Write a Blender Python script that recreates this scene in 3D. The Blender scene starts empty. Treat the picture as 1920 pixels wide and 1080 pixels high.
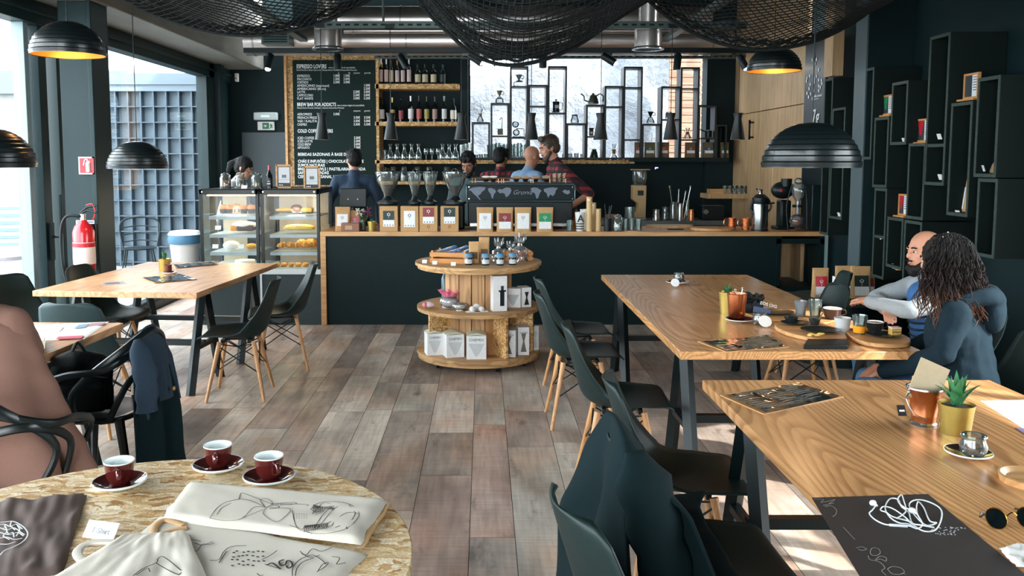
import bpy, math, random
from math import sin, cos, pi, radians, tan, atan
from mathutils import Vector, Matrix, Euler
from mathutils import noise as mnoise
S = bpy.context.scene
COL = S.collection
random.seed(7)
# ---------------------------------------------------------------- camera, world, sun, exposure
CX, CY, FOC, PITCH, EYE = 906.0, 440.0, 1600.0, radians(5.0), 1.65
cam_d = bpy.data.cameras.new('camera'); cam = bpy.data.objects.new('camera', cam_d); COL.objects.link(cam)
cam.location = (0, 0, EYE); cam.rotation_euler = (radians(90) - PITCH, 0, 0)
cam_d.sensor_width = 36; cam_d.lens = FOC / 1920 * 36
cam_d.shift_x = (960 - CX) / 1920; cam_d.shift_y = -(540 - CY) / 1920
cam_d.clip_start = 0.05; cam_d.clip_end = 200
S.camera = cam
S.view_settings.view_transform = 'Standard'; S.view_settings.look = 'None'
S.view_settings.gamma = 1; S.view_settings.exposure = 0.3
w = bpy.data.worlds.new('overcast_sky'); S.world = w; w.use_nodes = True
bg = w.node_tree.nodes['Background']; bg.inputs[0].default_value = (0.88, 0.96, 1.0, 1); bg.inputs[1].default_value = 10.0
def lamp(name, kind, loc, energy, color=(1, 1, 1), rot=(0, 0, 0), **k):
    d = bpy.data.lights.new(name, kind); d.energy = energy; d.color = color
    for a, b in k.items(): setattr(d, a, b)
    o = bpy.data.objects.new(name, d); o.location = loc; o.rotation_euler = rot; COL.objects.link(o); return o
def aim(o, target):
    o.rotation_euler = (Vector(target) - o.location).to_track_quat('-Z', 'Y').to_euler()
# low sun coming in through the street window on the right, behind the seated woman
sun = lamp('sun', 'SUN', (8, -2, 6), 9.0, (1, .97, .92), angle=radians(1.2)); 
sun.rotation_euler = Vector((-1.0, 0.62, -0.82)).to_track_quat('-Z', 'Y').to_euler()
# light portals in the openings: left facade, street front behind the camera, street window on the right, rear light well
def portal(name, loc, target, sx, sy):
    o = lamp(name, 'AREA', loc, 1, shape='RECTANGLE', size=sx, size_y=sy); aim(o, target); o.data.cycles.is_portal = True; return o
portal('portal_left', (-3.9, 5.0, 1.4), (0, 5.0, 1.4), 14.0, 2.8)
portal('portal_street', (-1.75, -3.15, 1.9), (-1.75, 5, 1.9), 3.3, 3.6)
portal('portal_right', (3.7, 2.67, 1.28), (0, 2.67, 1.28), 2.7, 2.0)
portal('portal_well', (2.0, 12.9, 4.6), (2.0, 12.9, 0), 5.0, 2.6)
S.cycles.transparent_max_bounces = 24; S.cycles.max_bounces = 8; S.cycles.diffuse_bounces = 4; S.cycles.caustics_reflective = False
# ---------------------------------------------------------------- picking points of the place
def ray(x, y):
    X, Z = x - CX, CY - y
    return Vector((X, FOC * cos(PITCH) + Z * sin(PITCH), -FOC * sin(PITCH) + Z * cos(PITCH)))
def at(x, y, Y):
    r = ray(x, y); t = Y / r.y; return Vector((r.x * t, Y, EYE + r.z * t))
def on(x, y, z):
    r = ray(x, y); t = (z - EYE) / r.z; return Vector((r.x * t, r.y * t, z))
def atX(x, y, X):
    r = ray(x, y); t = X / r.x; return Vector((X, r.y * t, EYE + r.z * t))
# ---------------------------------------------------------------- materials
MATS = {}
def new_mat(name):
    m = bpy.data.materials.new(name); m.use_nodes = True
    nt = m.node_tree; b = nt.nodes['Principled BSDF']; return m, nt, b
def srgb(c):
    if isinstance(c, str):
        c = tuple(int(c[i:i + 2], 16) / 255 for i in (0, 2, 4))
    return tuple((x / 12.92 if x <= .04045 else ((x + .055) / 1.055) ** 2.4) for x in c) + (1,)
def M(name, c='808080', rough=.5, metal=0, bump=0, scale=40, var=0, spec=.5, emit=0, stretch=(1, 1, 1), coat=0, sheen=0, alpha=1):
    if name in MATS: return MATS[name]
    m, nt, b = new_mat(name); N = nt.nodes; L = nt.links
    col = srgb(c)
    b.inputs['Base Color'].default_value = col; b.inputs['Roughness'].default_value = rough
    b.inputs['Metallic'].default_value = metal; b.inputs['Specular IOR Level'].default_value = spec
    if coat: b.inputs['Coat Weight'].default_value = coat
    if sheen: b.inputs['Sheen Weight'].default_value = sheen
    if emit:
        b.inputs['Emission Color'].default_value = col; b.inputs['Emission Strength'].default_value = emit
    tc = N.new('ShaderNodeTexCoord'); mp = N.new('ShaderNodeMapping'); mp.inputs['Scale'].default_value = stretch
    L.new(tc.outputs['Object'], mp.inputs['Vector'])
    no = N.new('ShaderNodeTexNoise'); no.inputs['Scale'].default_value = scale; no.inputs['Detail'].default_value = 4
    L.new(mp.outputs[0], no.inputs['Vector'])
    v = var if var else .04
    r = N.new('ShaderNodeMapRange'); r.inputs['To Min'].default_value = 1 - v; r.inputs['To Max'].default_value = 1 + v
    r.inputs['From Min'].default_value = .3; r.inputs['From Max'].default_value = .7
    L.new(no.outputs['Fac'], r.inputs['Value'])
    mx = N.new('ShaderNodeVectorMath'); mx.operation = 'SCALE'; mx.inputs[0].default_value = col[:3]
    L.new(r.outputs[0], mx.inputs['Scale']); L.new(mx.outputs[0], b.inputs['Base Color'])
    if bump:
        bp = N.new('ShaderNodeBump'); bp.inputs['Strength'].default_value = bump; bp.inputs['Distance'].default_value = .01
        L.new(no.outputs['Fac'], bp.inputs['Height']); L.new(bp.outputs[0], b.inputs['Normal'])
    MATS[name] = m; return m
def ramp(nt, stops, interp='LINEAR'):
    r = nt.nodes.new('ShaderNodeValToRGB'); r.color_ramp.interpolation = interp
    e = r.color_ramp.elements
    while len(e) < len(stops): e.new(.5)
    for i, (p, c) in enumerate(stops): e[i].position = p; e[i].color = srgb(c)
    return r
def glass_mat(name, tint=(1, 1, 1), refl=.9, rough=.02, body=0.0, body_col='ffffff'):
    if name in MATS: return MATS[name]
    m = bpy.data.materials.new(name); m.use_nodes = True; nt = m.node_tree; N = nt.nodes; L = nt.links
    N.remove(N['Principled BSDF']); out = N['Material Output']
    tr = N.new('ShaderNodeBsdfTransparent'); tr.inputs[0].default_value = (*tint, 1)
    gl = N.new('ShaderNodeBsdfGlossy'); gl.inputs['Roughness'].default_value = rough
    fr = N.new('ShaderNodeFresnel'); fr.inputs['IOR'].default_value = 1.5
    k = N.new('ShaderNodeMath'); k.operation = 'MULTIPLY'; k.inputs[1].default_value = refl; L.new(fr.outputs[0], k.inputs[0])
    mx = N.new('ShaderNodeMixShader'); L.new(k.outputs[0], mx.inputs[0]); L.new(tr.outputs[0], mx.inputs[1]); L.new(gl.outputs[0], mx.inputs[2])
    last = mx
    if body:
        df = N.new('ShaderNodeBsdfDiffuse'); df.inputs[0].default_value = srgb(body_col)
        m2 = N.new('ShaderNodeMixShader'); m2.inputs[0].default_value = body
        L.new(mx.outputs[0], m2.inputs[1]); L.new(df.outputs[0], m2.inputs[2]); last = m2
    L.new(last.outputs[0], out.inputs[0]); MATS[name] = m; return m
def wood_mat(name, light, dark, ring=16, sx=2.2, sy=.35, rough=.35, contrast=.5, axis='Y', bump=.15):
    if name in MATS: return MATS[name]
    m, nt, b = new_mat(name); N = nt.nodes; L = nt.links
    tc = N.new('ShaderNodeTexCoord'); mp = N.new('ShaderNodeMapping')
    mp.inputs['Scale'].default_value = (sx, sy, sx) if axis == 'Y' else ((sy, sx, sx) if axis == 'X' else (sx, sx, sy))
    L.new(tc.outputs['Object'], mp.inputs[0])
    n1 = N.new('ShaderNodeTexNoise'); n1.inputs['Scale'].default_value = 1.0; n1.inputs['Detail'].default_value = 1.6; n1.inputs['Roughness'].default_value = .45
    L.new(mp.outputs[0], n1.inputs['Vector'])
    a = N.new('ShaderNodeMath'); a.operation = 'MULTIPLY'; a.inputs[1].default_value = ring; L.new(n1.outputs['Fac'], a.inputs[0])
    pp = N.new('ShaderNodeMath'); pp.operation = 'FRACT'; L.new(a.outputs[0], pp.inputs[0])
    rp = ramp(nt, [(0, light), (.35, light), (.78, dark), (.9, dark), (1, light)]); L.new(pp.outputs[0], rp.inputs[0])
    n2 = N.new('ShaderNodeTexNoise'); n2.inputs['Scale'].default_value = 60
    mp2 = N.new('ShaderNodeMapping'); mp2.inputs['Scale'].default_value = (1, .05, 1) if axis == 'Y' else ((.05, 1, 1) if axis == 'X' else (1, 1, .05))
    L.new(tc.outputs['Object'], mp2.inputs[0]); L.new(mp2.outputs[0], n2.inputs['Vector']); n2.inputs['Detail'].default_value = 3
    n3 = N.new('ShaderNodeTexNoise'); n3.inputs['Scale'].default_value = 2.5; L.new(tc.outputs['Object'], n3.inputs['Vector'])
    base = N.new('ShaderNodeMix'); base.data_type = 'RGBA'; base.inputs[0].default_value = contrast
    base.inputs[6].default_value = srgb(light); L.new(rp.outputs[0], base.inputs[7])
    sc = N.new('ShaderNodeMapRange'); sc.inputs[1].default_value = .3; sc.inputs[2].default_value = .7; sc.inputs[3].default_value = .82; sc.inputs[4].default_value = 1.12
    L.new(n2.outputs['Fac'], sc.inputs[0])
    sc2 = N.new('ShaderNodeMapRange'); sc2.inputs[1].default_value = .3; sc2.inputs[2].default_value = .7; sc2.inputs[3].default_value = .88; sc2.inputs[4].default_value = 1.1
    L.new(n3.outputs['Fac'], sc2.inputs[0])
    mu = N.new('ShaderNodeMath'); mu.operation = 'MULTIPLY'; L.new(sc.outputs[0], mu.inputs[0]); L.new(sc2.outputs[0], mu.inputs[1])
    vm = N.new('ShaderNodeVectorMath'); vm.operation = 'SCALE'; L.new(base.outputs[2], vm.inputs[0]); L.new(mu.outputs[0], vm.inputs['Scale'])
    L.new(vm.outputs[0], b.inputs['Base Color']); b.inputs['Roughness'].default_value = rough
    bp = N.new('ShaderNodeBump'); bp.inputs['Strength'].default_value = bump; bp.inputs['Distance'].default_value = .003
    L.new(n2.outputs['Fac'], bp.inputs['Height']); L.new(bp.outputs[0], b.inputs['Normal'])
    MATS[name] = m; return m
def osb_mat(name, tones, scale=9, rough=.6):
    if name in MATS: return MATS[name]
    m, nt, b = new_mat(name); N = nt.nodes; L = nt.links
    tc = N.new('ShaderNodeTexCoord'); prev = None
    dn = N.new('ShaderNodeTexNoise'); dn.inputs['Scale'].default_value = scale * .6; dn.inputs['Detail'].default_value = 3
    L.new(tc.outputs['Object'], dn.inputs['Vector'])
    for i, (rot, sx, sy) in enumerate([(.3, 1, 3.2), (1.5, 1.1, 3.6), (-.7, .9, 2.9)]):
        mp = N.new('ShaderNodeMapping'); mp.inputs['Rotation'].default_value = (.4 * i, .3 * i, rot); mp.inputs['Scale'].default_value = (sx, sy, 2.2)
        ad = N.new('ShaderNodeVectorMath'); ad.operation = 'MULTIPLY_ADD'; ad.inputs[1].default_value = (.09, .09, .09)
        L.new(dn.outputs['Color'], ad.inputs[0]); L.new(tc.outputs['Object'], ad.inputs[2]); L.new(ad.outputs[0], mp.inputs[0])
        vo = N.new('ShaderNodeTexVoronoi'); vo.inputs['Scale'].default_value = scale * (1 + .25 * i); L.new(mp.outputs[0], vo.inputs['Vector'])
        sp = N.new('ShaderNodeSeparateColor'); L.new(vo.outputs['Color'], sp.inputs[0])
        rp = ramp(nt, tones, 'LINEAR'); L.new(sp.outputs[0], rp.inputs[0])
        if prev is None: prev = rp.outputs[0]; hv = sp.outputs[1]
        else:
            gt = N.new('ShaderNodeMath'); gt.operation = 'GREATER_THAN'; gt.inputs[1].default_value = .5; L.new(sp.outputs[1], gt.inputs[0])
            mx = N.new('ShaderNodeMix'); mx.data_type = 'RGBA'; L.new(gt.outputs[0], mx.inputs[0]); L.new(prev, mx.inputs[6]); L.new(rp.outputs[0], mx.inputs[7]); prev = mx.outputs[2]
    fn = N.new('ShaderNodeTexNoise'); fn.inputs['Scale'].default_value = scale * 9; fn.inputs['Detail'].default_value = 4; L.new(tc.outputs['Object'], fn.inputs['Vector'])
    sc = N.new('ShaderNodeMapRange'); sc.inputs[1].default_value = .3; sc.inputs[2].default_value = .7; sc.inputs[3].default_value = .75; sc.inputs[4].default_value = 1.2; L.new(fn.outputs['Fac'], sc.inputs[0])
    vm = N.new('ShaderNodeVectorMath'); vm.operation = 'SCALE'; L.new(prev, vm.inputs[0]); L.new(sc.outputs[0], vm.inputs['Scale'])
    L.new(vm.outputs[0], b.inputs['Base Color']); b.inputs['Roughness'].default_value = rough
    bp = N.new('ShaderNodeBump'); bp.inputs['Strength'].default_value = .3; bp.inputs['Distance'].default_value = .004; L.new(fn.outputs['Fac'], bp.inputs['Height']); L.new(bp.outputs[0], b.inputs['Normal'])
    MATS[name] = m; return m
# ---------------------------------------------------------------- mesh builder
class MB:
    def __init__(s): s.v = []; s.f = []; s.m = []; s.k = 0
    def add(s, vs, fs):
        o = len(s.v); s.v += [tuple(p) for p in vs]; s.f += [tuple(i + o for i in f) for f in fs]; s.m += [s.k] * len(fs); return s
    def mi(s, k): s.k = k; return s
    def box(s, a, b, M=None):
        (x0, y0, z0), (x1, y1, z1) = a, b
        if x0 > x1: x0, x1 = x1, x0
        if y0 > y1: y0, y1 = y1, y0
        if z0 > z1: z0, z1 = z1, z0
        vs = [Vector(p) for p in ((x0, y0, z0), (x1, y0, z0), (x1, y1, z0), (x0, y1, z0), (x0, y0, z1), (x1, y0, z1), (x1, y1, z1), (x0, y1, z1))]
        if M: vs = [M @ p for p in vs]
        return s.add(vs, [(3, 2, 1, 0), (4, 5, 6, 7), (0, 1, 5, 4), (1, 2, 6, 5), (2, 3, 7, 6), (3, 0, 4, 7)])
    def cbox(s, c, d, rz=0, rx=0, ry=0):
        Mx = Matrix.Translation(c) @ Euler((rx, ry, rz)).to_matrix().to_4x4()
        return s.box((-d[0] / 2, -d[1] / 2, -d[2] / 2), (d[0] / 2, d[1] / 2, d[2] / 2), Mx)
    def lathe(s, prof, n=24, M=None, arc=None):
        vs = []; fs = []; k = len(prof)
        for i in range(n):
            a = 2 * pi * i / n
            for r, z in prof: vs.append(Vector((r * cos(a), r * sin(a), z)))
        for i in range(n):
            j = (i + 1) % n
            for q in range(k - 1): fs.append((i * k + q, j * k + q, j * k + q + 1, i * k + q + 1))
        if prof[0][0] > 1e-6 and prof[0][0] < 900: pass
        if M: vs = [M @ p for p in vs]
        return s.add(vs, fs)
    def cyl(s, p0, p1, r0, r1=None, n=12, cap=True):
        r1 = r0 if r1 is None else r1
        p0 = Vector(p0); p1 = Vector(p1); d = p1 - p0; q = d.to_track_quat('Z', 'Y').to_matrix().to_4x4()
        Mx = Matrix.Translation(p0) @ q; h = d.length
        prof = [(r0, 0), (r1, h)]
        if cap: prof = [(0, 0)] + prof + [(0, h)]
        return s.lathe(prof, n, Mx)
    def tube(s, pts, r, n=8, closed=False, cap=True, flat=None):
        pts = [Vector(p) for p in pts]; k = len(pts); vs = []; fs = []
        rr = r if isinstance(r, (list, tuple)) else [r] * k
        up = Vector((0, 0, 1)); t0 = (pts[1] - pts[0]).normalized()
        nrm = t0.cross(up)
        if nrm.length < .05: nrm = t0.cross(Vector((1, 0, 0)))
        nrm.normalize()
        for i, p in enumerate(pts):
            if closed: t = (pts[(i + 1) % k] - pts[i - 1])
            else: t = pts[min(i + 1, k - 1)] - pts[max(i - 1, 0)]
            if t.length < 1e-9: t = t0
            t.normalize(); nrm = (nrm - t * nrm.dot(t))
            if nrm.length < 1e-6: nrm = t.orthogonal()
            nrm.normalize(); bn = t.cross(nrm)
            for j in range(n):
                a = 2 * pi * j / n; fl = flat if flat else (1, 1)
                vs.append(p + nrm * cos(a) * rr[i] * fl[0] + bn * sin(a) * rr[i] * fl[1])
        m = k if closed else k - 1
        for i in range(m):
            i2 = (i + 1) % k
            for j in range(n):
                j2 = (j + 1) % n; fs.append((i * n + j, i2 * n + j, i2 * n + j2, i * n + j2))
        if cap and not closed: fs += [tuple(range(n)), tuple((k - 1) * n + j for j in reversed(range(n)))]
        return s.add(vs, fs)
    def surf(s, fn, nu, nv, cu=False):
        vs = [Vector(fn(i / nu, j / nv)) for i in range(nu + (0 if cu else 1)) for j in range(nv + 1)]; fs = []
        n1 = nv + 1; tot = nu if cu else nu + 1
        for i in range(nu):
            i2 = (i + 1) % tot
            for j in range(nv): fs.append((i * n1 + j, i2 * n1 + j, i2 * n1 + j + 1, i * n1 + j + 1))
        return s.add(vs, fs)
    def ell(s, c, r, n=16, m=10, M=None):
        Mx = Matrix.Translation(c) @ (M if M else Matrix()) @ Matrix.Diagonal((*r, 1))
        vs = [Vector((0, 0, -1))]; fs = []
        for j in range(1, m):
            a = pi * j / m - pi / 2
            for i in range(n): vs.append(Vector((cos(a) * cos(2 * pi * i / n), cos(a) * sin(2 * pi * i / n), sin(a))))
        vs.append(Vector((0, 0, 1)))
        for i in range(n):
            fs.append((0, 1 + (i + 1) % n, 1 + i)); fs.append((len(vs) - 1, 1 + (m - 2) * n + i, 1 + (m - 2) * n + (i + 1) % n))
            for j in range(m - 2): fs.append((1 + j * n + i, 1 + j * n + (i + 1) % n, 1 + (j + 1) * n + (i + 1) % n, 1 + (j + 1) * n + i))
        return s.add([Mx @ v for v in vs], fs)
    def cap(s, p0, p1, r0, r1=None, n=12):       # tapered capsule
        r1 = r0 if r1 is None else r1
        s.cyl(p0, p1, r0, r1, n); s.ell(p0, (r0,) * 3, n, 8); return s.ell(p1, (r1,) * 3, n, 8)
    def prism(s, poly, z0, z1, M=None):
        n = len(poly); vs = [Vector((x, y, z0)) for x, y in poly] + [Vector((x, y, z1)) for x, y in poly]
        if M: vs = [M @ v for v in vs]
        return s.add(vs, [tuple(reversed(range(n))), tuple(range(n, 2 * n))] + [(i, (i + 1) % n, n + (i + 1) % n, n + i) for i in range(n)])
    def plate(s, pts, t):                          # flat polygon of 3-D points thickened by vector t
        t = Vector(t); n = len(pts); vs = [Vector(p) for p in pts] + [Vector(p) + t for p in pts]
        return s.add(vs, [tuple(reversed(range(n))), tuple(range(n, 2 * n))] + [(i, (i + 1) % n, n + (i + 1) % n, n + i) for i in range(n)])
    def build(s, name, mat, parent=None, smooth=True, angle=35, bevel=0, seg=2, mods=None):
        me = bpy.data.meshes.new(name); me.from_pydata(s.v, [], s.f); me.validate()
        ms = mat if isinstance(mat, (list, tuple)) else [mat]
        for x in ms: me.materials.append(x)
        if len(ms) > 1 and len(me.polygons) == len(s.m):
            me.polygons.foreach_set('material_index', s.m)
        import bmesh
        bm = bmesh.new(); bm.from_mesh(me); bmesh.ops.remove_doubles(bm, verts=bm.verts, dist=1e-6); bmesh.ops.recalc_face_normals(bm, faces=bm.faces); bm.to_mesh(me); bm.free()
        if smooth:
            me.shade_smooth(); me.set_sharp_from_angle(angle=radians(angle))
        o = bpy.data.objects.new(name, me); COL.objects.link(o)
        if parent: o.parent = parent
        if bevel:
            b = o.modifiers.new('bevel', 'BEVEL'); b.width = bevel; b.segments = seg; b.limit_method = 'ANGLE'
        return o
def tag(o, label=None, cat=None, group=None, kind=None):
    if label: o['label'] = label
    if cat: o['category'] = cat
    if group: o['group'] = group
    if kind: o['kind'] = kind
    return o
def thing(name, label, cat, loc=(0, 0, 0), rz=0, group=None):
    o = bpy.data.objects.new(name, None); o.empty_display_size = .05; COL.objects.link(o)
    o.location = loc; o.rotation_euler = (0, 0, rz); return tag(o, label, cat, group)
def struct(name, mb, mat, parent=None, **k):
    o = mb.build(name, mat, parent, **k)
    if not parent: o['kind'] = 'structure'
    return o
def dup(root, loc=None, rz=None, label=None, scale=None):
    kids = {}
    for o in list(root.children_recursive): kids.setdefault(o.parent, []).append(o)
    def cp(o, par):
        c = o.copy(); COL.objects.link(c)
        if par: c.parent = par
        for k in kids.get(o, []): cp(k, c)
        return c
    r = cp(root, None)
    if loc is not None: r.location = loc
    if rz is not None: r.rotation_euler = (0, 0, rz)
    if scale is not None: r.scale = (scale,) * 3 if not isinstance(scale, tuple) else scale
    if label: r['label'] = label
    return r
ORD = ['first', 'second', 'third', 'fourth', 'fifth', 'sixth', 'seventh', 'eighth', 'ninth', 'tenth', 'eleventh', 'twelfth', 'thirteenth', 'fourteenth', 'fifteenth', 'sixteenth', 'seventeenth', 'eighteenth', 'nineteenth', 'twentieth']
def spline(pts, n=8, closed=False):
    P = [Vector(p) for p in pts]; out = []; k = len(P); m = k if closed else k - 1
    for i in range(m):
        p0 = P[i - 1] if (i > 0 or closed) else P[0]; p1 = P[i]; p2 = P[(i + 1) % k]; p3 = P[(i + 2) % k] if (i + 2 < k or closed) else P[-1]
        for j in range(n):
            t = j / n
            out.append(.5 * ((2 * p1) + (-p0 + p2) * t + (2 * p0 - 5 * p1 + 4 * p2 - p3) * t * t + (-p0 + 3 * p1 - 3 * p2 + p3) * t ** 3))
    if not closed: out.append(P[-1])
    return out
def text_into(mb, body, M, size, align='LEFT', ex=.0005, bold=0, fit=None):
    cu = bpy.data.curves.new('t', 'FONT'); cu.body = body; cu.size = size; cu.align_x = align; cu.extrude = ex; cu.resolution_u = 2
    if bold: cu.offset = bold
    o = bpy.data.objects.new('t', cu); COL.objects.link(o); bpy.context.view_layer.update()
    me = o.to_mesh(); kx = 1
    if fit and len(me.vertices): kx = fit / max(v.co.x for v in me.vertices)
    vs = [M @ Vector((v.co.x * kx, v.co.y, v.co.z)) for v in me.vertices]; fs = [tuple(p.vertices) for p in me.polygons]
    mb.add(vs, fs); o.to_mesh_clear(); bpy.data.objects.remove(o); bpy.data.curves.remove(cu)
def face_south(p): return Matrix.Translation(p) @ Matrix.Rotation(pi / 2, 4, 'X')     # text facing the camera side (-Y)
BLK = M('black_paint', '0c1e20', .5, bump=.02, spec=.22)
BLKW = M('black_wall_paint', '0c2023', .6, spec=.22, bump=.03, scale=120)
METB = M('black_metal', '0e1a1c', .4, metal=.1, spec=.35)
STEEL = M('steel', 'c4c6c8', .25, metal=1)
GLASS = glass_mat('clear_glass', (.97, .99, .99), 1.2)
PANE = glass_mat('window_glass', (.98, .99, 1), .3)
TABLE = wood_mat('table_pine', 'd8a26c', '784020', ring=54, sx=2.0, sy=.3, contrast=.42, rough=.27)
TABLE2 = wood_mat('table_block_wood', 'dcab7e', 'a66a42', ring=14, sx=5, sy=.6, contrast=.45, rough=.35)
OAK = wood_mat('oak_panel', 'c8a67c', '9c7a52', ring=8, sx=6, sy=.5, contrast=.35, rough=.5, axis='Z')
COUNTERW = wood_mat('counter_wood', 'cf9f6a', 'a87444', ring=8, sx=5, sy=.5, contrast=.4, rough=.4, axis='X')
LEGW = wood_mat('beech_leg', 'c79462', 'a87040', ring=8, sx=20, sy=2, contrast=.4, rough=.4, axis='Z')
OSB = osb_mat('strand_board', [(0, '8a5c2e'), (.3, 'b98748'), (.6, 'd6aa6c'), (1, 'ecd0a0')], 24)
OSBL = osb_mat('strand_board_pale', [(0, '94652f'), (.12, 'bb9058'), (.4, 'd2b282'), (.7, 'e0c9a2'), (1, 'ecdcc0')], 17)
WHITE = M('white_plastic', 'eef0f0', .4); PAPER = M('white_paper', 'f0eeea', .7); KRAFT = M('kraft_paper', 'c69c6a', .75, bump=.15, scale=60, var=.08)
RED = M('red_paint', 'c02030', .35); GREEN = M('green_print', '1d7a4c', .5); MAROON = M('maroon_print', '8a3234', .5); DKGREEN = M('dark_green_print', '16302c', .5)
# ================================================================ THE SETTING
FLM, nt, b = new_mat('floor_planks')
N = nt.nodes; L = nt.links
at_ = N.new('ShaderNodeAttribute'); at_.attribute_name = 'plank_id'
sp = N.new('ShaderNodeSeparateColor'); L.new(at_.outputs['Color'], sp.inputs[0])
rp = ramp(nt, [(0, '7c716a'), (.14, '9a8c82'), (.34, 'b6a698'), (.5, 'beb5a8'), (.66, 'b2978a'), (.82, 'c6b4a4'), (1, 'd2c8ba')]); L.new(sp.outputs[0], rp.inputs[0])
tc = N.new('ShaderNodeTexCoord'); off = N.new('ShaderNodeVectorMath'); off.operation = 'MULTIPLY_ADD'; off.inputs[1].default_value = (37, 53, 19)
L.new(at_.outputs['Color'], off.inputs[0]); L.new(tc.outputs['Object'], off.inputs[2])
def nz(scale, stretch, det, lo, hi, a=.3, c=.7, rough=.5):
    mp = N.new('ShaderNodeMapping'); mp.inputs['Scale'].default_value = stretch; L.new(off.outputs[0], mp.inputs[0])
    n = N.new('ShaderNodeTexNoise'); n.inputs['Scale'].default_value = scale; n.inputs['Detail'].default_value = det; n.inputs['Roughness'].default_value = rough
    L.new(mp.outputs[0], n.inputs['Vector']); r = N.new('ShaderNodeMapRange')
    for i, q in enumerate((a, c, lo, hi)): r.inputs[i + 1].default_value = q
    L.new(n.outputs['Fac'], r.inputs[0]); return r.outputs[0]
def mul(a, b_):
    m_ = N.new('ShaderNodeMath'); m_.operation = 'MULTIPLY'; L.new(a, m_.inputs[0]); L.new(b_, m_.inputs[1]); return m_.outputs[0]
blot = nz(3.2, (1, .45, 1), 3, .62, 1.12, .34, .6)
grain = nz(26, (1.6, .12, 1), 4, .8, 1.14)
saw = nz(60, (.08, 1.2, 1), 3, .86, 1.08)
dark = nz(5, (1.5, .5, 1), 5, .45, 1.0, .28, .42, .7)
vm = N.new('ShaderNodeVectorMath'); vm.operation = 'SCALE'; L.new(rp.outputs[0], vm.inputs[0]); L.new(mul(mul(blot, grain), mul(saw, dark)), vm.inputs['Scale'])
warm = N.new('ShaderNodeMix'); warm.data_type = 'RGBA'; warm.blend_type = 'MULTIPLY'; warm.inputs[7].default_value = (1.0, .78, .66, 1)
L.new(nz(2.4, (1, .6, 1), 2, 0, .75, .48, .66), warm.inputs[0]); L.new(vm.outputs[0], warm.inputs[6]); L.new(warm.outputs[2], b.inputs['Base Color'])
rr = nz(14, (1, .4, 1), 3, .3, .5); L.new(rr, b.inputs['Roughness'])
bp = N.new('ShaderNodeBump'); bp.inputs['Strength'].default_value = .12; bp.inputs['Distance'].default_value = .003; L.new(mul(grain, saw), bp.inputs['Height']); L.new(bp.outputs[0], b.inputs['Normal'])
SEAM = M('plank_seam', '2c2622', .8)
fm = MB(); ids = []
random.seed(3); x = -4.0; k = 0
ws = [.18, .27, .27, .2, .27, .18, .24]
while x < 3.6:
    wd = ws[k % 7]; k += 1; y = -3.2 - random.random() * 1.2
    while y < 13:
        ln = random.choice((.7, .95, 1.25, 1.25, 1.6)); g = .0015
        fm.add([(x + g, y + g, 0), (x + wd - g, y + g, 0), (x + wd - g, y + ln - g, 0), (x + g, y + ln - g, 0)], [(0, 1, 2, 3)])
        ids.append((random.random(), random.random(), random.random(), 1)); y += ln
    x += wd
fm.mi(1).add([(-4, -4, -.002), (3.75, -4, -.002), (3.75, 14, -.002), (-4, 14, -.002)], [(0, 1, 2, 3)])
fl = bpy.data.meshes.new('floor'); fl.from_pydata(fm.v, [], fm.f); fl.materials.append(FLM); fl.materials.append(SEAM)
fl.polygons.foreach_set('material_index', fm.m)
att = fl.color_attributes.new('plank_id', 'FLOAT_COLOR', 'CORNER')
for i, p in enumerate(fl.polygons):
    c = ids[i] if i < len(ids) else (0, 0, 0, 1)
    for li in p.loop_indices: att.data[li].color = c
o = bpy.data.objects.new('floor', fl); COL.objects.link(o); o['kind'] = 'structure'
CONC = M('concrete', '8e8a80', .8, bump=.15, scale=6, var=.12, stretch=(1, .2, 1))
CONCB = M('concrete_beam', '7d7c76', .75, bump=.1, scale=5, var=.14, stretch=(1, .25, 2))
DARKC = M('dark_ceiling', '39423f', .85, scale=3, var=.1)
SLATE = M('slate_panel', '33454b', .45, scale=2, var=.12)
struct('ceiling', MB().box((-4, -3.3, 3.95), (3.75, 11.8, 4.1)), DARKC)
struct('trim_1', MB().box((-3.78, -3.2, 2.95), (-3.17, 12.5, 3.95)), CONCB, bevel=.01)
# left facade: frames and panes
FRM = M('facade_frame', '142a2c', .4, spec=.3, bump=.01); FRL = M('facade_frame_edge_lit', '8ba0a5', .35)
m = MB(); m.box((-3.82, -3.2, 2.76), (-3.66, 12.5, 2.95)); m.box((-3.7, -3.2, 2.84), (-3.62, 12.5, 2.87)); struct('trim_2', m, FRM, bevel=.004)
m = MB(); m.box((-3.82, 7.5, 0), (-3.62, 11.9, .09)); m.box((-3.7, 7.5, .09), (-3.64, 11.9, .12)); struct('trim_3', m, FRM, bevel=.004)
w2 = thing('window_2', None, None, (0, 0, 0)); w2['kind'] = 'structure'
m = MB(); m.box((-3.80, 7.46, .09), (-3.68, 7.56, 2.76)); m.box((-3.80, 11.42, .09), (-3.66, 11.55, 2.76)); m.build('window_frame', FRM, w2, bevel=.004)
MB().box((-3.745, 7.56, .09), (-3.735, 11.42, 2.76)).build('window_pane', PANE, w2)
m = MB(); m.box((-3.82, 11.55, 0), (-3.66, 11.75, 2.95)); m.box((-3.8, 11.75, 0), (-3.58, 11.95, 2.95)); m.box((-3.82, 11.95, 0), (-3.7, 12.5, 2.95)); struct('trim_4', m, FRM, bevel=.006)
d1 = thing('door_1', None, None); d1['kind'] = 'structure'
m = MB(); m.box((-3.80, 7.16, .02), (-3.68, 7.28, 2.76)); m.box((-3.80, 5.2, .02), (-3.68, 5.3, 2.76)); m.box((-3.8, 5.2, .02), (-3.68, 7.28, .12)); m.build('door_frame', FRM, d1, bevel=.004)
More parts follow.
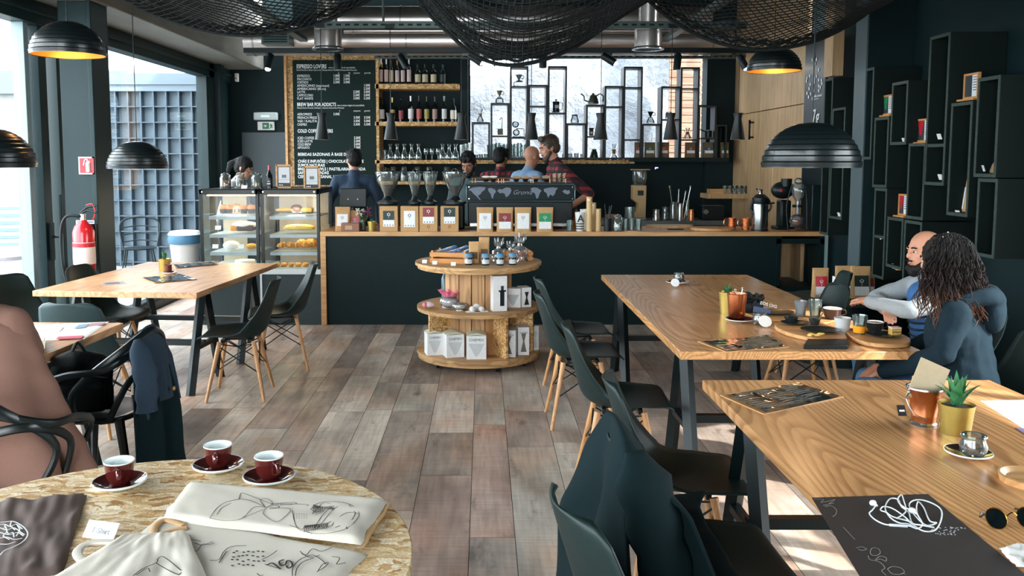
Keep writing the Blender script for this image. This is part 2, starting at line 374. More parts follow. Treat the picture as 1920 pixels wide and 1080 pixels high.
MB().box((-3.8, 6.98, .02), (-3.7, 7.05, 2.76)).build('door_stile', FRL, d1, bevel=.004)  # stile paler than the frame, light along its edge painted in
MB().box((-3.745, 5.3, .12), (-3.735, 7.16, 2.76)).build('door_pane', PANE, d1)
m = MB(); m.box((-3.67, 7.19, .8), (-3.655, 7.25, 1.12)); m.tube([(-3.66, 7.22, 1.0), (-3.6, 7.22, 1.0), (-3.58, 7.22, 1.03), (-3.58, 7.22, 1.36)], .011, 8); m.build('door_handle', METB, d1)
w1 = thing('window_1', None, None); w1['kind'] = 'structure'
m = MB(); m.box((-3.80, 1.9, .02), (-3.68, 2.0, 2.76)); m.box((-3.80, -1.5, .02), (-3.68, -1.4, 2.76)); m.box((-3.8, -3.2, .02), (-3.68, 5.2, .1)); m.build('window_frame', FRM, w1, bevel=.004)
m = MB(); m.box((-3.745, 2.0, .1), (-3.735, 5.2, 2.76)); m.box((-3.745, -1.4, .1), (-3.735, 1.9, 2.76)); m.build('window_pane', PANE, w1)
# pillar in front of the facade
PIL = M('pillar_grey_green', '1e3336', .5, spec=.3, bump=.02, scale=90)
m = MB(); m.box((-3.49, 7.12, 0), (-3.21, 7.42, 2.95)); m.box((-3.25, 7.10, 0), (-3.21, 7.13, 2.95)); struct('trim_5', m, PIL, bevel=.006)
# back walls
struct('wall_back', MB().box((-3.82, 12.5, 0), (-2.0, 12.7, 3.95)), BLKW)
d2 = thing('door_2', None, None); d2['kind'] = 'structure'
MB().box((-3.5, 12.44, 0), (-2.62, 12.5, 2.05)).build('door_panel', SLATE, d2, bevel=.004)
m = MB(); m.box((-2.62, 11.95, 0), (-.18, 12.1, 3.95)); struct('wall_menu', m, BLKW)
# low dark wall under the light well opening, uprights and lintel
m = MB(); m.box((-.3, 11.42, 0), (3.3, 11.55, 1.66)); m.box((-.3, 11.4, 0), (-.2, 11.56, 3.95)); m.box((2.93, 11.3, 0), (3.3, 11.56, 3.95)); m.box((-.3, 11.4, 3.0), (3.3, 11.6, 3.95)); struct('wall_bar', m, BLKW)
ROCK, nt2, b2 = new_mat('white_rock'); N2 = nt2.nodes; L2 = nt2.links
tc2 = N2.new('ShaderNodeTexCoord'); n_ = N2.new('ShaderNodeTexNoise'); n_.inputs['Scale'].default_value = 1.4; n_.inputs['Detail'].default_value = 12; n_.inputs['Roughness'].default_value = .62; n_.inputs['Distortion'].default_value = .15
L2.new(tc2.outputs['Object'], n_.inputs['Vector']); r_ = ramp(nt2, [(.25, '606872'), (.5, '828992'), (.8, '989fa8')]); L2.new(n_.outputs['Fac'], r_.inputs[0]); L2.new(r_.outputs[0], b2.inputs['Base Color'])
b2.inputs['Roughness'].default_value = .9; bp2 = N2.new('ShaderNodeBump'); bp2.inputs['Strength'].default_value = 1; bp2.inputs['Distance'].default_value = .35; L2.new(n_.outputs['Fac'], bp2.inputs['Height']); L2.new(bp2.outputs[0], b2.inputs['Normal'])
zt = at(900, 141, 14.2).z
rk = lambda x, z: (x, 14.2 + .1 * mnoise.noise((x * 2, z * 2, 1)), z)
m = MB().surf(lambda u, v: rk(-1.2 + 4.5 * u, -.2 + (zt + .2) * v), 66, 50)
m.box((-1.2, 14.35, -.2), (3.3, 14.5, zt)); struct('wall_rock', m, ROCK)
xr = at(962, 140, 14.2).x
m = MB().surf(lambda u, v: rk(xr + (3.3 - xr) * u, zt + 1.5 * v), 56, 20); m.box((xr, 14.35, zt), (3.3, 14.5, zt + 1.5)); struct('wall_rock_upper', m, ROCK)
w3 = thing('window_3', None, None); w3['kind'] = 'structure'
m = MB()
for px in (880, 903, 927, 951): q = at(px, 120, 14.3).x; m.box((q - .015, 14.28, zt), (q + .015, 14.32, zt + 1.2))
for py in (123, 106): q = at(900, py, 14.3).z; m.box((-1.2, 14.28, q - .015), (xr, 14.32, q + .015))
m.build('window_bars', M('window_bar_grey', 'a9b4ba', .5), w3)
SLAT = wood_mat('slat_pine', '7c5a46', '553828', ring=9, sx=3, sy=.6, contrast=.6, rough=.6, axis='X')
xs0, xs1 = at(1254, 200, 13.6).x, 3.45
m = MB(); z = 0
while z < 4: m.box((xs0, 13.6, z), (xs1, 13.63, z + .108)); z += .118
m.mi(1).box((xs0 + .02, 13.66, 0), (xs1, 13.7, 4)); struct('wall_slat', m, [SLAT, BLKW])
# right walls
struct('wall_right', MB().box((3.5, 4.0, 0), (3.65, 8.62, 3.95)).box((3.5, -3.2, 0), (3.65, 1.35, 3.95)).box((3.5, 1.35, 2.25), (3.65, 4.0, 3.95)).box((3.5, 1.35, 0), (3.65, 4.0, .3)), BLKW)
m = MB(); m.box((3.5, 2.2, .3), (3.56, 2.26, 2.25)); struct('window_4', m, FRM)
ow = thing('wall_oak', None, None); ow['kind'] = 'structure'
yA = atX(1507, 300, 3.3).y; yS = atX(1452, 205, 3.3).y
zs = atX(1452, 204, 3.3).z
m = MB(); ye = 11.4
ys = [yA, atX(1480, 300, 3.3).y, yS, atX(1424, 300, 3.3).y, ye]
for i in range(4):
    m.box((3.3, ys[i] + .003, 0), (3.34, ys[i + 1] - .003, zs - .004)); m.box((3.3, ys[i] + .003, zs + .004), (3.34, ys[i + 1] - .003, 3.95))
m.build('oak_panel', OAK, ow, bevel=.003)
MB().box((3.345, yA, 0), (3.65, ye, 3.95)).build('backing', BLKW, ow)
p0 = atX(1412, 262, 3.3)
m = MB(); m.box((3.24, p0.y - .02, p0.z), (3.26, p0.y, p0.z + .24)); m.box((3.24, p0.y - .02, p0.z + .02), (3.3, p0.y, p0.z + .04)); m.box((3.24, p0.y - .02, p0.z + .2), (3.3, p0.y, p0.z + .22)); m.build('door_handle', METB, ow)
# square pillar on the right wall with its shaded body painted black
yc = atX(1597, 300, 3.12).y; yd = atX(1618, 300, 3.12).y
struct('trim_6', MB().box((3.115, yd, 0), (3.13, yc, 3.95)).mi(1).box((3.131, yd + .003, 0), (3.5, yc - .003, 3.95)), [M('pillar_dark_grey', '46565a', .5, bump=.03), BLKW], bevel=.002)
# rear and outside
m = MB(); m.box((-3.9, -3.4, 0), (-3.4, -3.2, 4)); m.box((3.2, -3.4, 0), (3.75, -3.2, 4)); m.box((-3.4, -3.4, 3.7), (3.2, -3.2, 4)); m.box((-.1, -3.4, 0), (3.3, -3.2, 4)); struct('wall_front', m, BLKW)  # unseen front wall, its right half closed to cut daylight from behind
PAVE = M('paving_stone', '8f9292', .8, bump=.2, scale=6, var=.08)
struct('street', MB().box((-30, -8, -.3), (-3.82, 24, -.01)), PAVE)
struct('street_right', MB().box((3.65, -8, -.3), (20, 8, -.01)), PAVE)
struct('well_floor', MB().box((-3, 12.7, -.3), (3.6, 16, -.01)), PAVE)
# outside things
LATD = M('lattice_back', '66757f', .7)
gy = 13.3; a = at(204, 500, gy); b_ = at(393, 137, gy); x0, x1, z1 = a.x - .35, b_.x + 1.2, b_.z
lt = thing('lattice_wall', 'tall blue-grey lattice grid wall standing outside beyond the glass facade', 'wall', (x0, gy, 0))
zb = at(300, 171, gy).z
MB().box((0, .12, 0), (x1 - x0, .2, zb)).build('backing', LATD, lt)
MB().box((0, -.02, zb), (x1 - x0, .25, z1)).build('header_band', M('band_blue_grey', '66747f', .6), lt)
MB().box((0, -.05, zb + .1), (x1 - x0, -.02, zb + .16)).build('header_groove', LATD, lt)
m = MB(); st = at(240, 300, gy).x - at(216.2, 300, gy).x
q = at(218, 300, gy).x - x0
while q > 0: q -= st
while q < x1 - x0: m.box((q, 0, 0), (q + .02, .13, zb)); q += st
hz = (at(300, 200, gy).z - at(300, 229.6, gy).z); q = zb - hz
while q > 0: m.box((0, .01, q), (x1 - x0, .12, q + .016)); q -= hz
m.build('grid', M('lattice_fin', '4c5a66', .6), lt)
# stone wall and its band, far left
STW = M('pale_stone', '7c7c78', .9, bump=.5, scale=2.2, var=.12)
sb = thing('stone_building', 'white stone building beyond the street at far left, above the van', 'building', (-14, 19, 0))
MB().surf(lambda u, v: (-14 * u + 6.2, .08 * mnoise.noise((u * 20, v * 6, 0)), 3.1 * v), 60, 16).build('stone_wall', STW, sb)
MB().box((-8, -.1, 3.1), (6.2, .3, 3.6)).build('band', M('band_pale_blue', '5c6d7c', .6), sb)
m = MB()
for k in range(5): m.box((.6 + k * .5, 0, 3.7), (.63 + k * .5, .04, 6.6))
for k in range(4): m.box((.4, 0, 4.1 + k * .7), (2.9, .04, 4.14 + k * .7))
m.build('window_bars', M('bar_grey_blue', 'b8c4cc', .5), sb)
vn = thing('van', 'pale blue-grey van parked in the street outside, blurred by glare', 'van', (-13.2, 15.2, 0))
m = MB().prism([(-2.4, .35), (2.2, .35), (2.2, 1.1), (1.5, 1.25), (.9, 2.0), (-2.4, 2.05)], -.9, .9, Matrix.Rotation(pi / 2, 4, 'X')); m.build('body', M('van_paint', '74889a', .4), vn, bevel=.06)
MB().box((.0, -.92, 1.3), (1.0, -.9, 1.8)).build('window', M('van_window', '5f7482', .2), vn)
for xx in (-1.5, 1.4): MB().cyl((xx, -.95, .35), (xx, -.6, .35), .35, n=20).build('wheel', METB, vn)
MB().box((2.15, -.92, .85), (2.22, -.6, 1.05)).build('tail_light', M('tail_red', 'c05060', .4), vn)
p = on(22, 478, 0); p = Vector((p.x, p.y, 0))
af = thing('sandwich_board', 'white sandwich board with dark lines standing outside on the street at far left', 'sign', p, .25)
m = MB()
for s in (-1, 1): m.cbox((0, s * .2, .5), (.6, .02, 1.08), rx=s * .38)
m.build('panel', M('board_white', 'a8acb0', .5), af, bevel=.01)
m = MB()
for k in range(6): m.cbox((0, -.205 - .06 * (3 - k) * .6 - .018, .22 + .12 * k), (.42, .005, .055), rx=-.38)
m.build('writing', M('board_writing', '5a7080', .6), af)
p = on(345, 492, 0) if False else at(348, 494, 12.4); 
tb = thing('trash_bin', 'pale bin with a blue liner standing outside by the lattice wall', 'bin', (p.x, 12.4, 0))
MB().lathe([(0, 0), (.17, 0), (.22, .55), (.0, .55)], 20).build('body', M('bin_beige', 'b8b0a8', .6), tb)
MB().lathe([(.225, .44), (.24, .5), (.225, .58), (.2, .58), (.19, .4)], 20).build('liner', M('liner_blue', '3e6a84', .5), tb)
MB().lathe([(.0, .6), (.2, .6), (.235, .57), (.2, .62), (0, .64)], 20).build('lid', WHITE, tb)
p = at(245, 498, 11.3)
wc = thing('wire_chair', 'dark metal outdoor chair seen through the glass beside the lattice wall', 'chair', (p.x, 11.6, 0), .3)
m = MB(); m.tube(spline([(-.22, .18, .45), (-.25, .25, .78), (0, .28, .86), (.25, .25, .78), (.22, .18, .45)], 6), .013); m.build('backrest', METB, wc)
m = MB()
for k in range(3): m.tube(spline([(-.22, .2, .52 + .1 * k), (0, .26, .54 + .1 * k), (.22, .2, .52 + .1 * k)], 5), .008)
m.build('back_rail', METB, wc)
MB().lathe([(0, .44), (.22, .44), (.23, .455), (0, .46)], 20).build('seat', METB, wc)
for sx in (-1, 1):
    for sy in (-1, 1): MB().cyl((sx * .16, sy * .16, .44), (sx * .23, sy * .22, 0), .011).build('leg', METB, wc)
tl = thing('patio_table', 'pale low terrace table outside behind the left window', 'table', (-5.0, 8.6, 0))
MB().lathe([(0, .66), (.45, .66), (.45, .7), (0, .7)], 32).build('tabletop', M('patio_top', 'c9c3c6', .5), tl); MB().cyl((0, 0, 0), (0, 0, .66), .04).build('leg', METB, tl)
# signs on the pillar
p = at(163, 310, 7.1)
sg = thing('fire_extinguisher_sign', 'square red sign with a white extinguisher symbol on the left pillar', 'sign', p)
q0 = at(148, 327, 7.1) - p; q1 = at(177, 294, 7.1) - p
MB().box((q0.x, 0, q0.z), (q1.x, .012, q1.z)).build('border', WHITE, sg); g = .011
MB().box((q0.x + g, -.003, q0.z + g), (q1.x - g * .6, 0, q1.z - g)).build('red_field', RED, sg)
m = MB(); m.cyl((.012, -.005, q0.z + .02), (.012, -.005, .02), .018, n=10); m.ell((.012, -.005, .022), (.018, .005, .016)); m.tube(spline([(.012, -.006, .045), (-.012, -.006, .045), (-.025, -.006, 0)], 4), .005, 6); m.build('symbol', WHITE, sg)
p = at(161, 422, 7.1); q0 = at(143, 432, 7.1) - p; q1 = at(182, 413, 7.1) - p
sg = thing('safety_notice', 'small white notice strip with red and green symbols, below the extinguisher sign', 'sign', p)
MB().box((q0.x, 0, q0.z), (q1.x - .02, .01, q1.z)).build('card', WHITE, sg)
MB().box((q0.x + .01, -.002, q1.z - .018), (q1.x - .03, 0, q1.z - .01)).build('blue_line', M('blue_print', '3b6d86', .5), sg)
MB().box((q0.x + .01, -.002, q0.z + .01), (q0.x + .05, 0, q0.z + .055)).build('red_square', RED, sg)
for k in range(3): MB().cyl((q0.x + .075 + k * .035, -.003, q0.z + .034), (q0.x + .075 + k * .035, 0, q0.z + .034), .013).build('green_dot', GREEN, sg)
# fire extinguisher
p = at(156, 500, 6.95)
fe = thing('fire_extinguisher', 'red fire extinguisher hanging on the left pillar behind the long table', 'fire extinguisher', (p.x, 6.98, .72))
m = MB().lathe([(0, 0), (.075, 0), (.085, .015), (.085, .34), (.07, .39), (.035, .42), (.028, .44), (0, .44)], 28); m.build('cylinder', M('red_gloss', 'c8202c', .25, coat=.5), fe)
MB().lathe([(.0862, .08), (.0862, .26)], 28).build('label', M('ext_label', 'e8dcd8', .5), fe)
MB().lathe([(.0868, .22), (.0868, .255)], 28).build('label_stripe', RED, fe)
m = MB(); m.cyl((0, 0, .44), (0, 0, .49), .022); m.build('valve', STEEL, fe)
m = MB(); m.tube([(-.02, 0, .49), (.04, -.01, .52), (.12, -.02, .5)], .009, 8); m.tube([(-.02, 0, .5), (.05, -.01, .55), (.12, -.02, .555)], .009, 8); m.build('lever', METB, fe)
MB().tube(spline([(-.02, -.02, .47), (-.12, -.03, .47), (-.17, -.03, .35), (-.17, -.02, .05), (-.12, -.02, -.15)], 7), .012, 8).build('hose', METB, fe)
MB().tube(spline([(.03, 0, .56), (.09, -.02, .57), (.11, -.02, .5), (.09, -.02, .44)], 6), .005, 6).build('safety_strap', RED, fe)
MB().box((-.06, .085, .1), (.06, .12, .4)).build('bracket', METB, fe)
# exit lights on the back wall
p = at(498, 218, 12.42)
ex = thing('emergency_light', 'white oblong emergency lamp on the dark wall left of the menu', 'light', p)
MB().box((-.17, -.03, -.055), (.17, .06, .055)).build('housing', M('lamp_housing', 'c8d4d8', .4), ex, bevel=.015); MB().box((-.06, -.034, -.012), (.06, -.03, .012)).build('indicator', M('indicator_green', 'a8e8c0', .4, emit=1), ex)
p = at(498, 236, 12.42)
ex = thing('exit_sign', 'small green and white running-figure exit sign under the emergency lamp', 'sign', p)
MB().box((-.115, 0, -.06), (.115, .06, .06)).build('panel', WHITE, ex); MB().box((-.045, -.004, -.045), (.05, 0, .045)).build('green_field', GREEN, ex)
m = MB(); m.tube([(-.03, -.006, 0), (.0, -.006, 0)], .006); m.plate([(-.01, -.008, -.02), (.02, -.008, 0), (-.01, -.008, .02)], (0, .003, 0)); m.build('arrow', WHITE, ex)
m = MB(); m.tube([(.075, -.004, .03), (.08, -.004, 0), (.065, -.004, -.04)], .006); m.tube([(.08, -.004, 0), (.098, -.004, -.035)], .006); m.tube([(.06, -.004, .005), (.078, -.004, .02), (.1, -.004, .005)], .005); m.build('running_figure', GREEN, ex)
p = at(443, 145, 12.42)
ex = thing('wall_sensor', 'small white motion sensor high on the dark corner wall', 'sensor', p)
MB().box((-.025, 0, -.06), (.025, .06, .06)).build('housing', WHITE, ex, bevel=.01)
MB().ell((0, -.002, -.015), (.014, .01, .014)).build('lens', M('lens_pink', 'e8b0a8', .4), ex)
# ================================================================ CEILING SERVICES
DUCT = M('duct_metal', 'd2cac6', .28, metal=.9, scale=4, var=.06, bump=.05)
def duct(lab, py, Y, r, xa, xb, step=.9):
    z = at(900, py, Y).z; a = at(xa, py, Y).x; b_ = at(xb, py, Y).x
    t = thing('ventilation_duct', lab, 'duct', ((a + b_) / 2, Y, z))
    L_ = (b_ - a) / 2
    MB().cyl((-L_, 0, 0), (L_, 0, 0), r, n=40).build('pipe', DUCT, t)
    x = -L_ + .1
    while x < L_: MB().cyl((x, 0, 0), (x + .02, 0, 0), r + .008, n=40).build('joint_band', M('band_metal', 'a8a8a6', .3, metal=.9), t); x += step
    return t
duct('wide round metal ventilation duct crossing the room just above the bar track', 77, 10.3, .17, 462, 1370)
duct('second metal duct running behind and above the front one', 38, 10.8, .17, 600, 1330)
duct('thin metal pipe running between the two big ducts', 58, 9.9, .03, 645, 1340, 1.3)
UNI = M('unistrut_grey', '52625f', .4, metal=.4)
def strut(lab, a, b_, w=.06, h=.055, gap=.09):
    a = Vector(a); b_ = Vector(b_); c = (a + b_) / 2; d = b_ - a; L_ = d.length; rz = math.atan2(d.y, d.x)
    t = thing('cable_rail', lab, 'rail', c, rz)
    MB().box((-L_ / 2, -w / 2, -h / 2), (L_ / 2, w / 2, h / 2)).build('channel', UNI, t, bevel=.004)
    m = MB(); x = -L_ / 2 + .04
    while x < L_ / 2 - .05: m.box((x, -w / 2 - .001, -.01), (x + gap * .55, -w / 2 + .004, .01)); x += gap
    m.build('slots', BLK, t); return t
z1 = at(800, 47, 8.75).z
strut('perforated grey rail carrying the cone pendants over the counter', (at(590, 47, 8.75).x, 8.75, z1), (at(1400, 47, 8.75).x, 8.75, z1), .05, .07)
z2 = at(800, 106, 10.9).z
strut('perforated rail in front of the bottle shelves', (at(702, 106, 10.9).x, 10.9, z2), (at(1440, 106, 10.9).x, 10.9, z2), .05, .055)
strut('perforated rail running away from the viewer on the left, toward the menu board', (-2.1, 5.2, z1 + .045), (-2.1, 11.4, z1 + .045), .09, .05)
strut('perforated rail running away from the viewer on the right, above the tall frames', (2.12, 3.8, z1 + .045), (2.12, 11.2, z1 + .045), .09, .05)
z3 = at(800, 95, 9.6).z
bt = tag(MB().box((at(458, 94, 9.6).x, 9.56, z3 - .028), (at(1445, 94, 9.6).x, 9.62, z3 + .028)).build('track', METB, bevel=.004), 'long black lighting track spanning the bar under the ducts', 'lighting track')
for i, px in enumerate((615, 1215)):
    p = at(px, 75, 8.95)
    t = thing('ceiling_vent', ['round metal air outlet hanging above the menu board', 'round metal air outlet hanging over the right half of the bar'][i], 'vent', p, 0, 'round air outlets')
    MB().lathe([(0, .12), (.135, .12), (.14, .1), (.14, -.08), (.1, -.085)], 36).build('can', DUCT, t)
    MB().lathe([(.14, -.07), (.165, -.09), (.165, -.1), (.13, -.1), (.13, -.085)], 36).build('rim', STEEL, t)
    m = MB()
    for k in range(7): m.box((-.12, -.1 + k * .032, -.098), (.12, -.09 + k * .032, -.088))
    m.build('grille', METB, t)
    MB().cyl((0, 0, .12), (0, .0, .5), .1, n=24).build('neck', DUCT, t)
p = at(516, 69, 9.9)
t = thing('air_grille', 'small dark slatted air grille beside the left rail', 'vent', p)
MB().box((-.16, 0, -.08), (.16, .3, .08)).build('frame', UNI, t)
m = MB()
for k in range(5): m.cbox((0, -.004, -.055 + k * .027), (.27, .012, .012), rx=.4)
m.build('slats', BLK, t)
cp = tag(MB().box((at(462, 75, 10.7).x, 10.6, at(900, 92, 10.6).z), (at(610, 75, 10.7).x, 10.7, at(900, 66, 10.6).z)).build('duct_cover', DUCT), 'pale metal box cover at the left end of the duct above the exit lamp', 'duct')
pp = tag(MB().cyl(at(719, 43, 8.75), at(719, 43, 8.75) + Vector((0, 0, .9)), .012).build('hanger_rod', UNI), 'thin steel rod hanging the pendant rail from the ceiling', 'rod')
# track spots
SPOTG = M('spot_glow', 'fff4e0', .4, emit=14)
def spot(px, py, Y, lit, lab, tilt=0.5, rz=.6):
    p = at(px, py, Y); t = thing('track_spotlight', lab, 'spotlight', p, rz, 'track spotlights over the bar')
    Mx = Matrix.Rotation(tilt, 4, 'Y')
    zt_ = z3 - .026 - p.z; MB().cyl((0, 0, .03), (0, 0, zt_ - .02), .012).build('stem', METB, t)
    MB().lathe([(0, .1), (.03, .1), (.042, .08), (.042, -.07), (.035, -.07), (.033, -.05), (0, -.05)], 20, Mx).build('can', METB, t)
    MB().lathe([(0, -.062), (.034, -.062), (.034, -.058), (0, -.058)], 20, Mx).ell(Mx @ Vector((0, 0, -.075)), (.03, .03, .02) if lit else (.02, .02, .002)).build('lens', SPOTG if lit else M('spot_lens_off', 'a0a8a8', .3), t)
    MB().box((-.03, -.02, zt_ - .03), (.03, .02, zt_)).build('adapter', METB, t)
    return t
for px, py, lit, lab, ti, rz in ((505, 118, 1, 'lit track spotlight left of the menu board', .3, .9), (633, 118, 0, 'black spotlight pointing down in front of the menu board', 0, 0), (757, 117, 0, 'black spotlight aimed at the bottle shelves', .5, 3.0),
        (893, 112, 1, 'lit spotlight shining right below the middle net', -1.0, -.1), (1018, 115, 0, 'unlit spotlight hanging at the lower edge of the middle net', 0, 0), (1143, 112, 1, 'lit spotlight between the net and the right air outlet', -1.0, -.1), (1270, 118, 0, 'black spotlight in front of the slatted pine wall', .1, .3), (1393, 118, 1, 'lit spotlight by the oak wall at the right end of the track', -.5, -.3)):
    spot(px, py, 9.585, lit, lab, ti, rz)
# cone pendants over the counter
CONE = M('cone_black', '10191b', .4, spec=.35)
GOLD = M('gold_inside_glow', 'e09a3c', .35, metal=.6, emit=.35)  # lining glows by itself to stand for the bulb's light on it
cone0 = None
for i in range(7):
    px = (604, 733, 865, 996, 1126, 1257, 1383)[i]; p = at(px, 262, 8.75)
    lab = 'black cone pendant over the counter, ' + ['in front of the menu board', 'in front of the lower bottle shelf', 'at the right edge of the bottle shelves', 'above the plaid-shirted barista', 'left of the fourth tall frame, above the jars', 'in front of the slatted wood', 'at the far right by the oak wall'][i]
    if not cone0:
        cone0 = t = thing('cone_pendant', lab, 'pendant lamp', p, 0, 'cone pendants over the counter')
        MB().lathe([(.0735, 0), (.036, .21), (.05, .27), (.0, .272)], 28).build('shade', CONE, t)
        MB().lathe([(.0715, .002), (.034, .2), (0, .2)], 28).build('inner_shade', GOLD, t)
        MB().ell((0, 0, .05), (.022, .022, .03)).build('bulb', M('bulb_warm', 'ffd08a', .4, emit=5), t)
        ztop = at(604, 50, 8.75).z - p.z
        MB().cyl((0, 0, .27), (0, 0, ztop), .0035, n=6).build('cord', METB, t)
        MB().box((-.045, -.045, ztop - .02), (.045, .045, ztop + .02)).build('ceiling_cap', METB, t)
    else: t = dup(cone0, p, 0, lab)
# ribbed dome pendants
DOME = M('dome_black', '0f191b', .33, coat=.15)
GOLDR = M('dome_gold_glow', 'd08a30', .4, metal=.5, emit=.1)  # faint glow put into the gold for the light of the bulb
def dome(lab, px, py, wpx, Y, cordtop=3.9, power=6):
    p = at(px, py, Y); D = (p - cam.location).dot(Vector((0, cos(PITCH), -sin(PITCH)))); R = wpx / 2 * D / FOC; H = R * .95
    t = thing('dome_pendant', lab, 'pendant lamp', p, 0, 'ribbed dome pendants')
    prof = [(R, 0)]
    n = 10
    for k in range(n):
        a0 = k / n * 1.33; a1 = (k + 1) / n * 1.33
        for s in range(4):
            a = a0 + (a1 - a0) * s / 4; r = R * cos(a) * (1 + .02 * (s / 4)) + R * .014 * s / 4 ; z = H * sin(a)
            prof.append((r, z + .003))
    prof += [(R * .235, H * .972), (R * .1, H * 1.0), (0, H)]
    MB().lathe(prof, 64).build('shade', DOME, t, angle=28)
    MB().lathe([(R * .985 * cos(a / 14 * 1.4), .004 + H * .96 * sin(a / 14 * 1.4)) for a in range(14)] + [(0, H * .95)], 48).build('inner_shade', GOLDR, t)
    MB().lathe([(0, .03), (.03, .035), (.045, .07), (.03, .12), (.02, .16), (0, .16)], 20).build('bulb', M('dome_bulb', 'ffc26a', .4, emit=7), t)
    MB().cyl((0, 0, .15), (0, 0, H), .022).build('socket', METB, t)
    MB().cyl((0, 0, H), (0, 0, cordtop - p.z), .0035, n=6).build('cord', METB, t)
    lp = lamp('dome_light', 'POINT', (p.x, p.y, p.z + .05), power, (1, .72, .4), shadow_soft_size=.05)
    return t
dome('ribbed black dome pendant high at the upper left, gold inside showing', 128, 104, 131, 5.4)
dome('ribbed black dome pendant cut off by the left edge of the picture', -14, 314, 152, 4.75)
dome('ribbed black dome pendant low over the long table by the window', 258, 316, 107, 6.6)
dome('small ribbed dome pendant high at the right, gold inside showing', 1451, 134, 98, 7.3)
dome('largest ribbed dome pendant, low over the right table', 1520, 314, 176, 4.45)
# fishing nets
NETM = M('net_cord', '0c1415', .9)
def net(lab, hem, Yn, Yf, nu, nv, wave, diag, off=(0, 0)):
    """hem: picture points of the far hem; the net hangs from there towards the street side in shallow swags"""
    H = [at(px, py, Yf) for px, py in hem]; P = spline(H, 12)
    ln = [0]
    for i in range(1, len(P)): ln.append(ln[-1] + (P[i] - P[i - 1]).length)
    def hp(u):
        s = u * ln[-1]
        for i in range(1, len(P)):
            if ln[i] >= s - 1e-9: return P[i - 1].lerp(P[i], (s - ln[i - 1]) / max(ln[i] - ln[i - 1], 1e-9))
        return P[-1]
    me_v = []; me_f = []
    for i in range(nu + 1):
        u = i / nu; q = hp(u)
        for j in range(nv + 1):
            v = j / nv; Y = Yf + (Yn - Yf) * v
            z = q.z + wave(u, v)
            jx = .006 * mnoise.noise((i * .3, j * .3, 1)); 
            me_v.append((q.x + jx + off[0] * v, Y, z + .012 * mnoise.noise((i * .15, j * .15, 7)) + .0 * v))
    n1 = nv + 1
    for i in range(nu):
        for j in range(nv):
            if diag:
                if (i + j) % 2 == 0 and i < nu - 0 and 0 < i and i + 1 <= nu and j + 1 <= nv and j > 0:
                    me_f.append(((i - 1) * n1 + j, i * n1 + j - 1, (i + 1) * n1 + j, i * n1 + j + 1))
            else: me_f.append((i * n1 + j, (i + 1) * n1 + j, (i + 1) * n1 + j + 1, i * n1 + j + 1))
    me = bpy.data.meshes.new('net'); me.from_pydata(me_v, [], me_f); me.materials.append(NETM)
    root = thing('fishing_net', lab, 'net', (0, 0, 0), 0, 'fishing nets under the ceiling')
    o = bpy.data.objects.new('mesh_cords', me); COL.objects.link(o); o.parent = root
    wmod = o.modifiers.new('cords', 'WIREFRAME'); wmod.thickness = .009; wmod.use_even_offset = False; wmod.use_boundary = True; wmod.use_replace = True
    hp_ = [hp(i / 60) + Vector((0, 0, wave(i / 60, 0))) for i in range(61)]
    m = MB(); m.tube(hp_, .016, 6); m.tube([p + Vector((0, -.05, .03 + .01 * sin(i * 1.3))) for i, p in enumerate(hp_)], .012, 5); m.tube([p + Vector((0, -.1, .045 + .01 * sin(i * 1.9))) for i, p in enumerate(hp_)], .01, 5)
    m.build('hem_rope', NETM, root)
    return root
net('left fishing net slung below the concrete beam', [(205, -22), (262, 15), (330, 42), (400, 60), (460, 66), (530, 60), (600, 42), (665, 15), (722, -20)], 2.2, 6.6, 70, 104,
    lambda u, v: .16 * sin(pi * u) * (1 - math.exp(-v * 5)) + .10 * v + .05 * sin(v * 9) * v, True)
net('middle fishing net, the lowest and densest, hanging over the aisle', [(765, -20), (800, 22), (845, 66), (890, 104), (950, 122), (1020, 112), (1085, 84), (1150, 40), (1215, 0), (1235, -14)], 2.4, 6.3, 66, 84,
    lambda u, v: -.0 + (.11 * (sin(v * 15) * .5) + .04 * sin(v * 34 + u * 3)) * sin(pi * u) ** .6 * (1 if v > 0 else 0) + .05 * v, False)
net('right fishing net slung toward the black shelf wall', [(1205, -10), (1250, 30), (1310, 66), (1380, 88), (1450, 92), (1530, 76), (1600, 42), (1650, 5)], 2.4, 6.4, 62, 96,
    lambda u, v: .20 * sin(pi * u) * (1 - math.exp(-v * 4)) + .08 * v + .05 * sin(v * 11) * v, True)
# ================================================================ MENU AND SHELVES
Ym = 11.7
a = at(541, 352, Ym); b_ = at(703, 97, Ym)
mn = thing('menu_board', 'tall black menu board with white lettering on a strand-board panel', 'menu board', (a.x, Ym, a.z))
Wd, Hh = b_.x - a.x, b_.z - a.z
MB().box((0, 0, 0), (Wd, .03, Hh)).build('backing_board', OSB, mn)
MB().box((-.02, -.05, -.02), (.012, .25, Hh)).build('side_frame', COUNTERW, mn); MB().box((0, -.08, -.03), (Wd, .03, .0)).build('ledge', COUNTERW, mn)
bx0 = at(546.5, 0, Ym).x - a.x; bx1 = at(703.5, 0, Ym).x - a.x; bz0 = at(600, 347, Ym).z - a.z; bz1 = at(600, 113, Ym).z - a.z
MB().box((bx0, -.02, bz0), (bx1 - .0, 0, bz1)).build('black_panel', M('menu_black', '0e2220', .6, spec=.15), mn)
m = MB()
def mt(px, py, s, size, bold=0, xe=None):
    p = at(px, py, Ym - .022) - Vector((a.x, Ym, a.z)); text_into(m, s, face_south(p), size, 'LEFT', .0005, bold, (at(xe, py, Ym).x - at(px, py, Ym).x) if xe else None)
mt(556, 128, 'ESPRESSO LOVERS', .075, .0016, 612); mt(616, 128, 'com as nossas blends de especialidade', .03, 0, 666)
